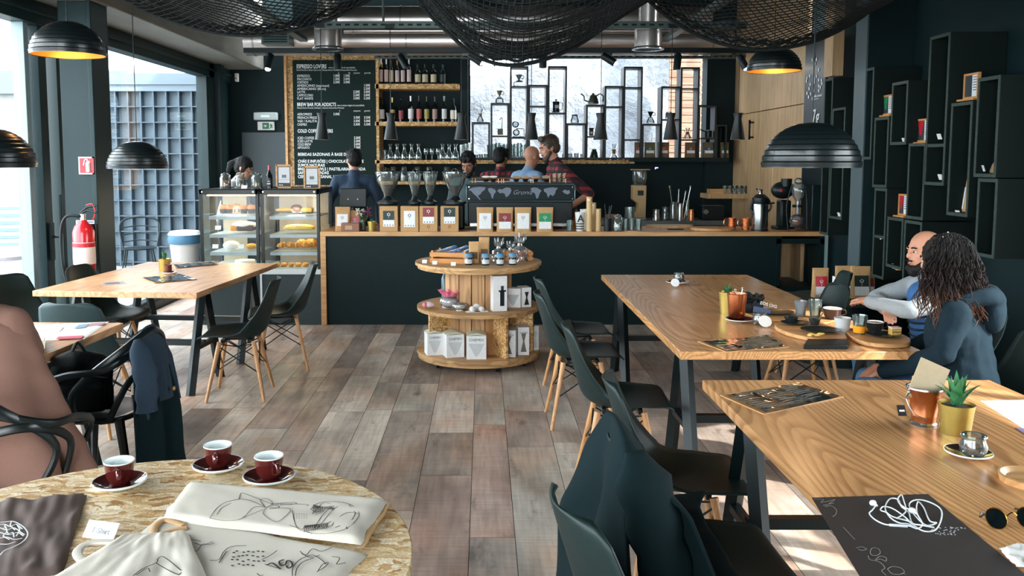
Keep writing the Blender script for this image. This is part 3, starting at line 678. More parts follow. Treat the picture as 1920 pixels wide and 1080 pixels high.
mt(556, 132.5, 'Brazil Red Diao | Brazil Capricorni | Ethiopia Rocko Mountain | Panama Boni Mountain', .026, 0, 669)
for px, s in ((634, 's'), (653, 'm')): mt(px, 138, s, .035)
for px, s in ((663, 'pequeno'), (683, 'grande')): mt(px, 138, s, .03, 0, px + 12)
rows = [('ESPRESSO', '1.00€', '1.50€', '', ''), ('MACCHIATO', '1.50€', '2.00€', '', ''), ('CORTADO', '2.50€', '3.00€', '', ''), ('AMERICANO (espresso)', '', '', '', '1.50€'), ('AMERICANO (filtro)', '', '', '', '2.20€'), ('LATTE', '', '', '2.50€', '3.00€'), ('CAPPUCCINO', '', '', '2.50€', '3.00€'), ('FLAT WHITE', '', '', '3.00€', '3.20€')]
for i, r in enumerate(rows):
    y = 144.5 + i * 6.05; mt(557, y, r[0], .046, 0, 557 + len(r[0]) * 3.0)
    for px, s in zip((625, 644, 662.5, 682), r[1:]):
        if s: mt(px, y - .5, s, .046, .0006, px + 12)
mt(557, 199, 'BREW BAR FOR ADDICTS', .066, .0014, 630); mt(632, 199, 'com as nossas origens de especialidade', .034, 0, 683); mt(557, 203.5, 'Ethiopia Rocko Mountain | Ethiopia ni Iderama | Panama Boni Mountain', .026, 0, 645)
mt(636, 209, 's', .035); mt(663, 209, 'pequeno', .03, 0, 676); mt(683, 209, 'grande', .03, 0, 694)
for i, r in enumerate([('AEROPRESS', '3.00€', '', '', ''), ('FRENCH PRESS', '', '', '3.50€', '5.50€'), ('V60 / KALITA', '', '', '3.50€', '5.00€'), ('CHEMEX', '', '', '3.50€', '5.50€')]):
    y = 216.5 + i * 6.4; mt(557.5, y, r[0], .048, 0, 557 + len(r[0]) * 3.1)
    for px, s in zip((625, 644, 663, 682.5), r[1:]):
        if s: mt(px, y - .5, s, .046, .0006, px + 12)
mt(558, 248.5, 'COLD COFFEE LOVERS', .064, .0014, 624)
for i, r in enumerate([('ICED COFFEE', '2.00€'), ('ICED LATTE', '2.50€'), ('COLD BREW', '3.00€'), ('AFFOGATO', '3.50€')]):
    mt(558, 261 + i * 6, r[0], .048, 0, 558 + len(r[0]) * 2.8); mt(663.5, 260.5 + i * 6, r[1], .048, .0006, 676)
for y, s in ((292, 'BEBIDAS SAZONAIS À BASE DE CAFÉ'), (305, 'CHÁS E INFUSÕES | CHOCOLATE QUENTE'), (312.3, 'SUMOS NATURAIS'), (319.5, 'BREADS | BOWLS | PASTELARIA VARIADA'), (326.5, 'SANDES | SALADAS'), (333.8, 'CERVEJA ARTESANAL | VINHO')): mt(558.5, y, s, .056, .0012, 558.5 + len(s) * 3.62)
m.build('lettering', M('menu_white', 'e8ecec', .5), mn, smooth=False)
# bottle shelf unit
Ys = 11.2
def XZ(px, py, Y=Ys): p = at(px, py, Y); return p.x, p.z
su = thing('bottle_shelf_unit', 'wall shelf unit with strand-board shelves of bottles and glasses beside the menu', 'shelf', (at(703, 0, Ys).x, Ys, 0))
ox = su.location.x
MB().box((0, .48, 1.5), (XZ(875, 0)[0] - ox, .5, 3.0)).build('back_panel', BLKW, su)
MB().box((0, .0, XZ(0, 345)[1]), (.035, .5, XZ(0, 110)[1])).build('side_panel', OSB, su)
for (xa, xb, yt, yb) in ((703, 861, 157, 166.5), (703, 864, 228, 236), (703, 1190, 300, 307), (693, 840, 340, 346)):
    x0, z0 = XZ(xa, yb); x1, z1 = XZ(xb, yt); MB().box((x0 - ox, 0, z0), (x1 - ox, .47 if xb < 1000 else .2, z1)).build('shelf', OSB, su, bevel=.004)
MB().box((XZ(862, 0)[0] - ox, .3, 1.5), (XZ(876, 0)[0] - ox, .5, 3.05)).build('upright', BLKW, su)
BOT = glass_mat('dark_bottle_glass', (.10, .14, .12), 2.0, body=.55, body_col='14201e')
BOTC = glass_mat('clear_bottle_glass', (.75, .82, .8), 1.5)
def bottle(name, label, p, h, r, gm, lcol, group, foil=None, lh=(.12, .5), neck=.28):
    t = thing(name, label, 'bottle', p, 0, group)
    MB().lathe([(0, 0), (r, 0), (r, h * .58), (r * .9, h * .64), (r * neck + .002, h * .74), (r * neck, h * .97), (r * neck + .003, h * .975), (r * neck + .003, h), (0, h)], 18).build('glass', gm, t)
    MB().lathe([(r + .0008, h * lh[0]), (r + .0008, h * lh[1])], 18).build('label_band', M('label_' + lcol, lcol, .6), t)
    if foil: MB().lathe([(r * neck + .0015, h * .8), (r * neck + .004, h), (0, h + .001)], 14).build('capsule', M('foil_' + foil, foil, .3, metal=.5), t)
    return t
z = XZ(0, 157)[1]
for i, (px, pt, wl, fo, lc) in enumerate([(714.5, 111, 1, 'e8e0dc', 'd8c0bc'), (724.5, 111, 1, 'e8e0dc', 'd8c0bc'), (734, 113, 1, '3a2c28', 'd8c8a8'), (745, 113, 1, 'b08050', 'd8c0bc'), (755.5, 113, 1, '3a2c28', 'd8c0bc'), (767, 111, 1, 'e8e0dc', 'd8c0bc'), (783.5, 121, 0, '20302c', 'c8bfa0'), (797, 121, 0, '20302c', 'c8bfa0'), (813, 121, 0, '20302c', 'd0c4a4'), (830, 121, 0, '20302c', '24302e')]):
    p = at(px, 157, Ys + .1); p.z = z; h = at(px, pt, Ys + .1).z - z
    bottle('wine_bottle', 'bottle on the top shelf beside the menu, ' + ORD[i] + ' from the left' + (', slim, pale label' if wl else (', cream label' if i < 9 else ', all dark')), p, h, .026 if wl else .037, BOT, lc, 'bottles on the top shelf', fo, (.1, .58) if wl else (.1, .5))
z = XZ(0, 228)[1]
for i, (px, pt, r, g, lc, fo, ds) in enumerate([(714.5, 182, .046, BOT, 'e6dad8', None, 'wide pale square label'), (736, 183, .034, BOT, 'b8a070', 'c8b070', 'golden oval label'), (752, 186, .03, BOT, 'a0484c', None, 'dark, small red mark'), (770.5, 180, .035, BOTC, 'e8e0e0', 'f0e8e8', 'white capsule and label'), (786, 180, .033, BOT, 'c0605c', '302020', 'red label'), (800.5, 181, .033, BOT, 'a89a54', '303020', 'olive yellow label'), (815.5, 181, .033, BOT, 'a88c80', '302828', 'dusty pink label'), (833, 180, .032, BOT, 'd8dadc', '6a7068', 'tall white label'), (850, 185, .04, BOT, 'd0ccb8', None, 'round, cream label')]):
    p = at(px, 228, Ys + .1); p.z = z; h = at(px, pt, Ys + .1).z - z
    bottle('spirit_bottle', 'bottle on the middle shelf by the menu, ' + ORD[i] + ' from the left, ' + ds, p, h, r, g, lc, 'bottles on the middle shelf', fo)
SG = glass_mat('shelf_glass', (.80, .86, .85), 2.6, rough=.06, body=.1, body_col='9fb4b2')
def vessel(name, label, cat, p, prof, gm, group, n=18, **k):
    o = MB().lathe(prof, n).build(name, gm, **k); o.location = p; return tag(o, label, cat, group)
z = XZ(0, 300)[1]
car = [(0, 0), (.045, 0), (.05, .02), (.045, .08), (.02, .13), (.016, .17), (.032, .21)]
gob = [(0, 0), (.03, .003), (.005, .01), (.005, .06), (.03, .08), (.036, .11), (.03, .15)]
tum = [(0, 0), (.026, 0), (.032, .13)]
for i, (px, kd) in enumerate([(712, 't'), (722, 't'), (732, 'c'), (745, 'c'), (758.5, 'c'), (772, 'c'), (785, 'c'), (799, 'g'), (810, 'g'), (821.5, 'g'), (830, 'c'), (842, 'c'), (854, 'c')]):
    p = at(px, 300, Ys + .08); p.z = z
    vessel({'c': 'carafe', 'g': 'goblet', 't': 'tumbler'}[kd], 'glass ' + {'c': 'carafe', 'g': 'stemmed goblet', 't': 'tumbler'}[kd] + ' on the long glass shelf, ' + ORD[i] + ' from the left end', {'c': 'carafe', 'g': 'glass', 't': 'glass'}[kd], p, {'c': car, 'g': gob, 't': tum}[kd], SG, 'carafes and goblets on the glass shelf')
i = 0
tum0 = None
for row, (xa, xb, n) in enumerate(((866, 882, 3), (892, 912, 3), (918, 956, 6), (960, 988, 5), (1042, 1044, 1), (1058, 1092, 4))):
    for k in range(n):
        px = xa + (xb - xa) * k / max(n - 1, 1); p = at(px, 300, Ys + .06 + .05 * (k % 2)); p.z = z
        h = (.2, .07, .2, .2, .08, .08)[row] * (1 + .06 * (k % 3))
        vessel('tumbler', 'clear glass on the long shelf, %s of the group %s' % (ORD[k], ('right of the carafes', 'left of the plaid-backed man', 'behind the plaid-backed man', 'left of the bearded barista', 'just right of the bearded barista', 'near the wooden-collared brewer')[row]), 'glass', p, [(0, 0), (.024, 0), (.034, h), (.031, h), (.022, .006), (0, .006)], SG, 'clear glasses on the long shelf')
# jars under the shelf on the small ledge
z = XZ(0, 340)[1]
for i, (px, fill) in enumerate(((720, '303c38'), (738, '2c3834'), (758, 'e0e0d8'), (783, '4a5048'), (805, '94a08c'), (838, '403c34'))):
    p = at(px, 340, Ys + .1); p.z = z
    t = thing('storage_jar', 'round-lidded glass jar on the ledge behind the grinders, ' + ORD[i] + ' from the left', 'jar', p, 0, 'jars behind the grinders')
    MB().lathe([(0, 0), (.05, 0), (.055, .02), (.055, .12), (.035, .15), (.035, .16)], 18).build('glass', SG, t)
    MB().lathe([(0, .004), (.048, .004), (.05, .075), (0, .08)], 16).build('contents', M('fill_' + fill, fill, .8), t)
    MB().lathe([(.037, .16), (.04, .165), (.03, .19), (0, .195)], 16).build('lid', SG, t)
# tall black display frames in front of the light well
Yf = 11.0
frames = [(884.5, 919, 229, ()), (920, 955, 193, (254,)), (956.5, 990, 124, (161, 257)), (991, 1026, 159, (198,)), (1027.5, 1062, 124, (211,)), (1062.5, 1099, 231, ()), (1099, 1133, 196, (255,)), (1134, 1168, 161, (199,)), (1170, 1203, 125, (163, 261)), (1204, 1239, 232, ()), (1240, 1275, 162, (223,)), (1277, 1309, 126, (165, 261)), (1310, 1342, 197, (258,)), (1343, 1362, 234, ())]
DFR = M('display_frame_black', '0c1517', .45, bump=.05, scale=80)
for i, (xa, xb, yt, sh) in enumerate(frames):
    A = at(xa, yt, Yf); B = at(xb, 298, Yf); w = B.x - A.x; h = A.z - 1.66
    t = thing('display_frame', 'tall open black box frame against the light well, ' + ORD[i] + ' from the left' + (', among the tallest' if yt < 130 else ''), 'shelf', (A.x, Yf, 1.66), 0, 'black box frames against the light well')
    g = .022; dp = .24
    m = MB(); m.box((0, 0, 0), (g, dp, h)); m.box((w - g, 0, 0), (w, dp, h)); m.box((g, 0, h - g), (w - g, dp, h)); m.box((g, 0, 0), (w - g, dp, g)); m.build('frame', DFR, t, bevel=.002)
    for s in sh:
        zz = at(xa, s, Yf).z - 1.66; MB().box((g, .01, zz - .018), (w - g, dp - .01, zz)).build('shelf', DFR, t)
# brewing tools on the frames
def tool(name, label, cat, px, py, build):
    p = at(px, py, Yf + .1); t = thing(name, label, cat, p, 0, 'coffee brewing tools on the black frames'); build(t); return t
BRASSC = M('cork_band', '8a6a3c', .5); CLR = glass_mat('brewer_glass', (.85, .9, .92), 1.8, body=.12, body_col='a8b8c0')
def chemex(t, s=1):
    MB().lathe([(0, 0), (.05 * s, 0), (.055 * s, .02 * s), (.016 * s, .1 * s), (.04 * s, .19 * s)], 18).build('glass', CLR, t); MB().lathe([(.028 * s, .075 * s), (.022 * s, .1 * s), (.03 * s, .125 * s)], 14).build('collar', BRASSC, t)
def dripper(t, s=1, h0=0, mt_=None):
    MB().lathe([(.03 * s, h0), (.036 * s, h0 + .003), (.012 * s, h0 + .012), (.045 * s, h0 + .075), (.047 * s, h0 + .078)], 18).build('cone', mt_ or METB, t)
    MB().tube(spline([(.04 * s, 0, h0 + .065), (.07 * s, 0, h0 + .06), (.065 * s, 0, h0 + .03), (.03 * s, 0, h0 + .03)], 5), .004, 6).build('handle', METB, t)
tool('pour_over_brewer', 'hourglass coffee brewer with a wooden collar on the lowest left frame', 'coffee maker', 900.5, 228.5, lambda t: chemex(t, .85))
def f(t): MB().lathe([(0, 0), (.055, 0), (.05, .05), (.03, .07)], 18).build('glass', CLR, t); dripper(t, .8, .075, M('dripper_olive', '6b6a4a', .4))
tool('dripper', 'coffee dripper on a glass server on the second black frame', 'coffee maker', 936.5, 192.5, f)
def f(t): dripper(t, .9, .06, M('dripper_grey', '7c888a', .4)); MB().box((-.035, -.03, .045), (.045, .03, .06)).build('base_plate', METB, t); MB().tube(spline([(-.02, 0, .05), (-.06, 0, .04), (-.065, 0, 0), (-.05, 0, -.02 + .02)], 5), .005, 6).build('stand', METB, t)
tool('dripper', 'grey coffee dripper on a small stand in the third black frame', 'coffee maker', 973, 160.5, f)
def f(t): MB().box((-.035, -.03, 0), (.035, .03, .08)).build('body', M('olive_box', '5c6450', .5), t); MB().tube(spline([(.02, 0, .08), (.025, 0, .2), (.01, 0, .215), (-.01, 0, .19)], 5), .005, 6).build('spout', METB, t)
tool('milk_dispenser', 'small square can with a bent spout in the second black frame', 'can', 938, 253, f)
def f(t):
    MB().ell((0, 0, .055), (.045, .045, .045)).build('lower_globe', CLR, t); MB().ell((-.01, 0, .16), (.045, .045, .045)).build('upper_globe', CLR, t)
    MB().tube([(0, 0, .105), (.09, 0, .105), (.1, 0, .1), (.1, 0, 0), (-.05, 0, 0)], .006, 6).build('stand', METB, t)
tool('siphon_brewer', 'glass siphon coffee maker with a black stand in the third black frame', 'coffee maker', 968, 256.5, f)
def f(t): MB().lathe([(0, 0), (.05, 0), (.045, .012), (.042, .012), (.042, .13), (.045, .135), (.01, .15), (.01, .165), (0, .165)], 18).build('body', METB, t); MB().tube([(.04, 0, .12), (.08, 0, .12), (.08, 0, .03), (.04, 0, .03)], .006, 6).build('handle', METB, t); MB().box((-.02, -.05, .05), (.03, -.04, .09)).build('label_plate', M('plate_grey', '9ca8ac', .4), t)
tool('french_press', 'black french press in the fifth black frame', 'coffee maker', 1042.5, 210.5, f)
def f(t): MB().lathe([(0, 0), (.05, 0), (.055, .03), (.035, .09)], 18).build('glass', CLR, t); MB().lathe([(0, .105), (.037, .105), (.04, .09), (.0, .088)], 18).build('lid', METB, t)
tool('glass_server', 'small glass coffee server with a dark lid on the sixth black frame', 'coffee maker', 1077.5, 230.5, f)
def f(t):
    MB().lathe([(0, 0), (.07, 0), (.072, .02), (.045, .11), (.02, .125), (.012, .14), (0, .14)], 20).build('body', M('kettle_bronze', '4a4c40', .3, metal=.7), t)
    MB().tube(spline([(-.06, 0, .03), (-.11, 0, .05), (-.12, 0, .1), (-.16, 0, .13)], 5), [.009] * 15 + [.005], 6).build('spout', METB, t)
    MB().tube(spline([(.04, 0, .1), (.09, 0, .13), (.13, 0, .09), (.12, 0, .03)], 5), .008, 6).build('handle', METB, t)
tool('gooseneck_kettle', 'dark bronze gooseneck kettle on the seventh black frame', 'kettle', 1112, 195, f)
def f(t): MB().box((-.025, -.025, 0), (.025, .025, .085)).build('body', METB, t); MB().box((-.016, -.027, .02), (.016, -.025, .055)).build('label_plate', M('label_cream', 'c8c8a0', .5), t); MB().box((-.03, -.03, .085), (.03, .03, .1)).build('lid', METB, t)
tool('coffee_tin', 'small dark tin with a cream label in the seventh black frame', 'tin', 1108.5, 254.5, f)
def f(t): MB().lathe([(0, 0), (.05, 0), (.052, .02), (.03, .07)], 18).build('glass', CLR, t); dripper(t, .85, .07, METB)
tool('dripper', 'black cone dripper on a glass server on the tenth black frame', 'coffee maker', 1219.5, 231, f)
tool('glass_carafe', 'small clear carafe in the eleventh black frame behind a cone pendant', 'coffee maker', 1254, 222.5, lambda t: MB().lathe([(0, 0), (.045, 0), (.045, .07), (.03, .09)], 18).build('glass', CLR, t))
def f(t): chemex(t, .75); m = MB(); [m.tube([(sx * .05, 0, .11), (sx * .02, 0, .07), (sx * .055, 0, 0)], .004, 5) for sx in (-1, 1)]; m.build('wire_stand', METB, t)
tool('drip_brewer', 'wire-legged glass brewer in the tallest frame before the slatted wall', 'coffee maker', 1289, 260.5, f)
def f(t): MB().lathe([(0, 0), (.045, 0), (.045, .085), (.03, .09), (0, .1)], 18).build('body', METB, t); MB().cyl((-.04, 0, .075), (-.11, 0, .1), .008).build('handle', METB, t)
tool('espresso_pot', 'dark espresso pot with a side handle in the thirteenth black frame', 'coffee maker', 1328, 257.5, f)
# bags of coffee on the dark ledge below the frames
lz = at(1300, 296, 11.1).z
tag(MB().box((at(1190, 0, 10.95).x, 10.9, lz - .05), (at(1372, 0, 10.95).x, 11.42, lz)).build('ledge', BLK), 'dark ledge at the right of the bar carrying a row of coffee bags', 'shelf')
def gusset_bag(w, h, d, mt_, t, lab=None, labc2=None, lz0=.3, lz1=.7, fold=True):
    def fn(u, v):
        a_ = 2 * pi * u; th = d * (1 - v) ** .8 * .5 + .004; bw = w / 2 * (1 - .04 * sin(pi * v) + .02 * v)
        c_, s_ = cos(a_), sin(a_); e = .45
        return (bw * math.copysign(abs(c_) ** e, c_), th * math.copysign(abs(s_) ** e, s_), h * v)
    m = MB().surf(fn, 28, 10, cu=True); m.box((-w / 2 + .004, -d / 2 + .008, 0), (w / 2 - .004, d / 2 - .008, .004))
    o = m.build('pouch', mt_, t, angle=60)
    if lab:
        f2 = lambda z_: -(d * (1 - z_ / h) ** .8 * .5 + .004) - .002
        m = MB(); za, zb_ = h * lz0, h * (lz0 + (lz1 - lz0) * .45)
        zc = h * lz1
        m.plate([(-w * .36, f2(za), za), (w * .36, f2(za), za), (w * .36, f2(zb_), zb_), (-w * .36, f2(zb_), zb_)], (0, -.001, 0)); m.build('lower_label', WHITE, t)
        m = MB(); m.plate([(-w * .36, f2(zb_), zb_), (w * .36, f2(zb_), zb_), (w * .36, f2(zc), zc), (-w * .36, f2(zc), zc)], (0, -.001, 0)); m.build('upper_label', lab, t)
        m = MB(); zz = (zb_ + zc) / 2
        for k in range(5):
            an = k * 1.25; m.ell((w * .09 * sin(an), f2(zz) - .002, zz + h * .045 * cos(an)), (w * .022, .001, h * .022))
        m.tube([(0, f2(zb_) - .002, zb_ + .006), (0, f2(zz) - .002, zz)], .0012, 4); m.build('flower_print', M('flower_print_dark', '404a48', .6) if lab is WHITE else WHITE, t)
    return o
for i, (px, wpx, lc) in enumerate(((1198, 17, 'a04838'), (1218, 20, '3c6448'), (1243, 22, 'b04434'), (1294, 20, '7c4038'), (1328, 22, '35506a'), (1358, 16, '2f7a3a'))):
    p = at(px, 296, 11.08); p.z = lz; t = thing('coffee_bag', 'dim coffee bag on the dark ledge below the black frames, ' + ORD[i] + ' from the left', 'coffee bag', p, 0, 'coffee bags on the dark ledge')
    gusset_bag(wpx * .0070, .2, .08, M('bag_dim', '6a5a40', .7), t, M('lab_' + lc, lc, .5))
# ================================================================ COUNTER
Yc = 8.45; ZC = at(900, 434.5, Yc).z
def cx_(px, Y=Yc): return at(px, 434, Y).x
xa, xb, xm = cx_(600), cx_(1547), cx_(1458)
ct = thing('bar_counter', 'long black-fronted bar counter with a pale wood top and wooden end frame', 'counter', (xa, Yc, 0))
MB().box((.055, .02, 0), (xm - xa, .06, ZC - .045)).build('front_panel', M('counter_black', '0a1f21', .6, spec=.2, bump=.04, scale=30, var=.1), ct)
MB().box((0, 0, ZC - .045), (xb - xa, .72, ZC)).build('countertop', COUNTERW, ct, bevel=.003)
MB().box((0, 0, 0), (.055, .7, ZC - .045)).build('end_panel', COUNTERW, ct, bevel=.003)
m = MB(); e0, e1 = xm - xa, xb - xa
for x in (e0, e1 - .04): m.box((x, 0, 0), (x + .04, .7, ZC - .045))
for z in (.02, .34, ZC - .12): m.box((e0, 0, z), (e1, .7, z + .05))
m.build('open_shelf', BLK, ct)
MB().box((e0 + .04, .5, .05), (cx_(1500) - xa, .52, ZC - .05)).build('oak_back', OAK, ct)
# ================================================================ PASTRY CASE
x0, x1, x2, x3 = cx_(375), cx_(485.5), cx_(489), cx_(599.7); zt = at(500, 354.5, Yc).z; zb = at(500, 505, Yc).z
pc = thing('pastry_case', 'black-framed refrigerated glass display case of cakes at the left end of the bar', 'display case', (x0, Yc, 0))
def rx(x): return x - x0
dp = .74; m = MB(); g = .03
for (a0, a1) in ((x0, x1), (x2, x3)):
    a0 = rx(a0); a1 = rx(a1)
    for xx in (a0, a1 - g):
        m.box((xx, 0, zb), (xx + g, g, zt)); m.box((xx, dp - g, zb), (xx + g, dp, zt)); m.box((xx, 0, zt - .05), (xx + g, dp, zt))
    m.box((a0, 0, zt - .055), (a1, g, zt)); m.box((a0, dp - g, zt - .05), (a1, dp, zt)); m.box((a0, 0, zt - .012), (a1, dp, zt))
m.build('frame', M('case_black', '0e1718', .35, metal=.2), pc, bevel=.003)
m = MB()
for a0 in (x0 + .03, x1 - .05, x2 + .03, x3 - .05): m.cyl((rx(a0), -.004, zt - .028), (rx(a0), .002, zt - .028), .008, n=10)
m.build('screws', STEEL, pc)
m = MB(); m.box((0, 0, zb - .05), (rx(x3), dp, zb)); m.box((rx(x1) - .0, -.003, .0), (rx(x1) + .02, 0, zb - .05)); m.build('white_sill', M('sill_white', 'c8d0d2', .4), pc)
MB().box((0.0, .01, 0), (rx(x3), dp, zb - .05)).build('base', M('case_base', '1a2c2f', .5, scale=30, var=.1), pc)
m = MB()
for (a0, a1) in ((x0, x1), (x2, x3)): m.box((rx(a0) + g, .012, zb), (rx(a1) - g, .016, zt - .055)); m.box((rx(a0) + .006, g, zb), (rx(a0) + .009, dp - g, zt - .05)); m.box((rx(a1) - .009, g, zb), (rx(a1) - .006, dp - g, zt - .05))
m.build('glass', PANE, pc)
shz = [at(500, y, Yc + .1).z for y in (403, 437, 470)]
SHG = M('case_shelf', 'aebcbc', .3); m = MB(); mw = MB(); me_ = MB()
for (a0, a1) in ((x0, x1), (x2, x3)):
    for z in shz:
        m.box((rx(a0) + .07, .08, z - .02), (rx(a1) - g, dp - .1, z - .012)); m.box((rx(a0) + .07, .075, z - .045), (rx(a1) - g, .085, z - .012))
        me_.box((rx(a0) + .09, .2, z - .03), (rx(a1) - .05, .22, z - .022))
    me_.box((rx(a0) + .06, .06, zt - .07), (rx(a1) - .05, .08, zt - .06))
    m.box((rx(a0) + .04, .04, zb), (rx(a1) - g, dp - .05, zb + .008))
m.build('shelves', SHG, pc); me_.build('light_strips', M('case_led', 'ffe2b0', .4, emit=16), pc)
MB().box((rx(x0) + g, dp - .08, zb), (rx(x1) - .3, dp - .075, zt - .05)).box((rx(x2) + g + .0, dp - .08, zb), (rx(x3) - g, dp - .075, zt - .05)).build('sliding_doors', M('case_back', 'b4a88e', .4, var=.15, scale=8), pc)
for q in (430, 545): lamp('case_light', 'POINT', (cx_(q), Yc + .25, zb + .55), 9, (1, .82, .58), shadow_soft_size=.1)
# food
def put(name, label, cat, px, py, Y, build, group=None, rz=0):
    p = at(px, py, Y); t = thing(name, label, cat, p, rz, group); build(t); return t
BREAD = M('pastry_golden', 'd89a44', .5, bump=.3, scale=60, var=.25); CAKEY = M('cake_yellow', 'f0cc6c', .7, bump=.2, scale=60); SUGAR = M('icing_white', 'f6f2ea', .6, bump=.1); CHOC = M('chocolate', '4a2c20', .6, bump=.2, scale=50)
def muffin(t): MB().lathe([(0, 0), (.032, 0), (.043, .055), (0, .055)], 20).build('cup', M('muffin_cup', '2c2422', .7), t); MB().ell((0, 0, .058), (.047, .047, .032)).build('top', M('muffin_top', 'd49058', .7, bump=.4, scale=70, var=.3), t)
for i, px in enumerate((418.5, 431, 457, 472)):
    put('muffin', 'chocolate-cupped muffin on the top shelf of the left pastry case, %s from the left' % ORD[i], 'muffin', px, 400 if i < 9 else 0, Yc + .2, muffin, 'muffins in the pastry case')
put('muffin', 'muffin standing behind the first two on the top left case shelf', 'muffin', 444, 398, Yc + .32, muffin, 'muffins in the pastry case')
def loafcake(t): MB().box((-.09, -.08, 0), (-.02, .08, .055)).build('orange_slice', M('orange_cake', 'e89a2c', .6, bump=.1), t, bevel=.012); MB().box((-.018, -.09, 0), (.14, .09, .06)).build('sponge', CHOC, t, bevel=.01); MB().ell((.04, 0, .058), (.13, .1, .035)).build('icing', SUGAR, t)
put('iced_cake', 'white-iced chocolate cake with an orange slice on the second left shelf', 'cake', 452, 432, Yc + .22, loafcake)
put('cream_roll', 'white cream roll cake on the third shelf of the left case', 'cake', 434, 467, Yc + .22, lambda t: MB().ell((0, 0, .04), (.085, .07, .045)).build('roll', SUGAR, t))
put('cream_pastry', 'small pale brown pastry at the right of the third left shelf', 'cake', 472, 467, Yc + .22, lambda t: MB().ell((0, 0, .03), (.06, .05, .03)).build('bun', BREAD, t))
put('white_cake', 'pale cake at the bottom of the left pastry case', 'cake', 460, 500, Yc + .22, lambda t: MB().lathe([(0, 0), (.1, 0), (.1, .07), (0, .08)], 24).build('cake', SUGAR, t))
for i, (px, py) in enumerate(((409, 431), (404, 466), (452, 466), (398, 500))):
    put('price_card', 'small white price card in the left pastry case, ' + ('left on the second shelf', 'left on the third shelf', 'beside the cream roll', 'left at the bottom')[i], 'card', px, py, Yc + .13, lambda t: MB().cbox((0, 0, .022), (.06, .004, .042), rx=-.3).build('card', WHITE, t), 'price cards in the pastry case')
put('tray_pastry', 'golden flat pastry on the top shelf of the right case', 'pastry', 533, 398, Yc + .2, lambda t: (MB().ell((0, 0, .022), (.09, .06, .024)).build('crust', M('pastry_yellow', 'e2b04c', .5, bump=.2, scale=50, var=.15), t), MB().cbox((0, 0, .002), (.2, .13, .006)).build('tray', BLK, t)))
put('chocolate_roll', 'dark chocolate rolls behind on the top right shelf', 'pastry', 556, 397, Yc + .35, lambda t: MB().ell((0, 0, .04), (.06, .05, .035)).build('roll', CHOC, t))
put('sponge_cake', 'yellow sponge cake cut on a black tray, top right shelf', 'cake', 577, 398, Yc + .2, lambda t: (MB().box((-.055, -.06, 0), (.055, .06, .045)).build('sponge', CAKEY, t, bevel=.012), MB().cbox((0, 0, -.002), (.17, .13, .006)).build('tray', BLK, t)))
put('lemon_tart', 'long yellow tart on the second shelf of the right case', 'tart', 561, 431, Yc + .22, lambda t: (MB().box((-.15, -.08, .005), (.15, .08, .04)).build('filling', CAKEY, t, bevel=.015), MB().ell((0, 0, .04), (.14, .08, .02)).build('topping', M('tart_top', 'f2dc94', .6, bump=.4, scale=60, var=.2), t)))
def croissant(t):
    pts = spline([(-.05, .02, .012), (-.025, -.01, .025), (.02, -.012, .027), (.05, .02, .012)], 5); n = len(pts)
    MB().tube(pts, [.008 + .024 * sin(pi * i / (n - 1)) * (1 - .14 * (i % 3)) for i in range(n)], 10).build('dough', M('croissant_brown', 'cf8f42', .4, bump=.3, scale=50, var=.3), t)
for i, (px, py, dy, rz) in enumerate(((530, 464, .15, .5), (546, 464, .14, -.3), (559, 464, .15, .3), (573, 464, .14, -.5), (585, 463, .16, .4), (567, 458, .26, 0), (583, 457, .28, .3))):
    put('croissant', 'golden croissant on the third shelf of the right case, ' + ('leftmost', 'second from the left in front', 'middle of the front row', 'fourth from the left in front', 'rightmost in front', 'behind the middle one', 'behind the rightmost one')[i], 'croissant', px, py, Yc + dy, croissant, 'croissants in the right case', rz)
for i in range(6):
    put('pastry_bun', 'round golden bun at the bottom of the right case, %s from the left' % ORD[i], 'bun', 519 + i * 13.5, 500, Yc + .14 + .03 * (i % 2), lambda t: MB().ell((0, 0, .022), (.034, .034, .024)).build('bun', BREAD, t), 'buns at the bottom of the right case')
# on top of the pastry case
def jar(t, fill='8a6a44', h=.16, r=.052):
    MB().lathe([(0, 0), (r, 0), (r * 1.04, .01), (r * 1.04, h * .68), (r * .78, h * .8), (r * .78, h * .84)], 24).build('glass', SG, t)
    m = MB(); random.seed(int(h * 1e4) + len(fill))
    for k in range(26): a_ = random.random() * 6.28; q = random.random() * r * .72; m.ell((q * cos(a_), q * sin(a_), .015 + random.random() * h * .4), (.014, .014, .01), 6, 4)
    m.build('contents', M('bisc_' + fill, fill, .8, var=.2), t)
    MB().lathe([(r * .82, h * .84), (r * .86, h * .86), (r * .86, h * .9), (r * .5, h * .96), (.012, h * .97), (.016, h * 1.03), (0, h * 1.05)], 24).build('lid', SG, t)
    m = MB(); m.tube([(r * .8, 0, h * .7), (r * .95, 0, h * .8), (r * .86, 0, h * .9)], .003, 5); m.build('clip', STEEL, t)
put('biscuit_jar', 'clip-lid glass jar of biscuits on the pastry case, leftmost', 'jar', 423, 354, Yc + .12, lambda t: jar(t, 'b07a4c'), 'jars on the pastry case')
put('biscuit_jar', 'clip-lid glass jar with green and brown nuts on the pastry case, middle', 'jar', 451, 354, Yc + .12, lambda t: jar(t, '5c5438', .162), 'jars on the pastry case')
put('biscuit_jar', 'clip-lid glass jar of brown cookies on the pastry case, next to the wine bottle', 'jar', 482, 354, Yc + .12, lambda t: jar(t, '9a7448', .161), 'jars on the pastry case')
put('price_card', 'small card leaning on the middle jar on the pastry case', 'card', 458, 354, Yc + .05, lambda t: MB().cbox((0, 0, .018), (.06, .004, .036), rx=-.3).build('card', M('card_pink', 'e8d8d8', .6), t))
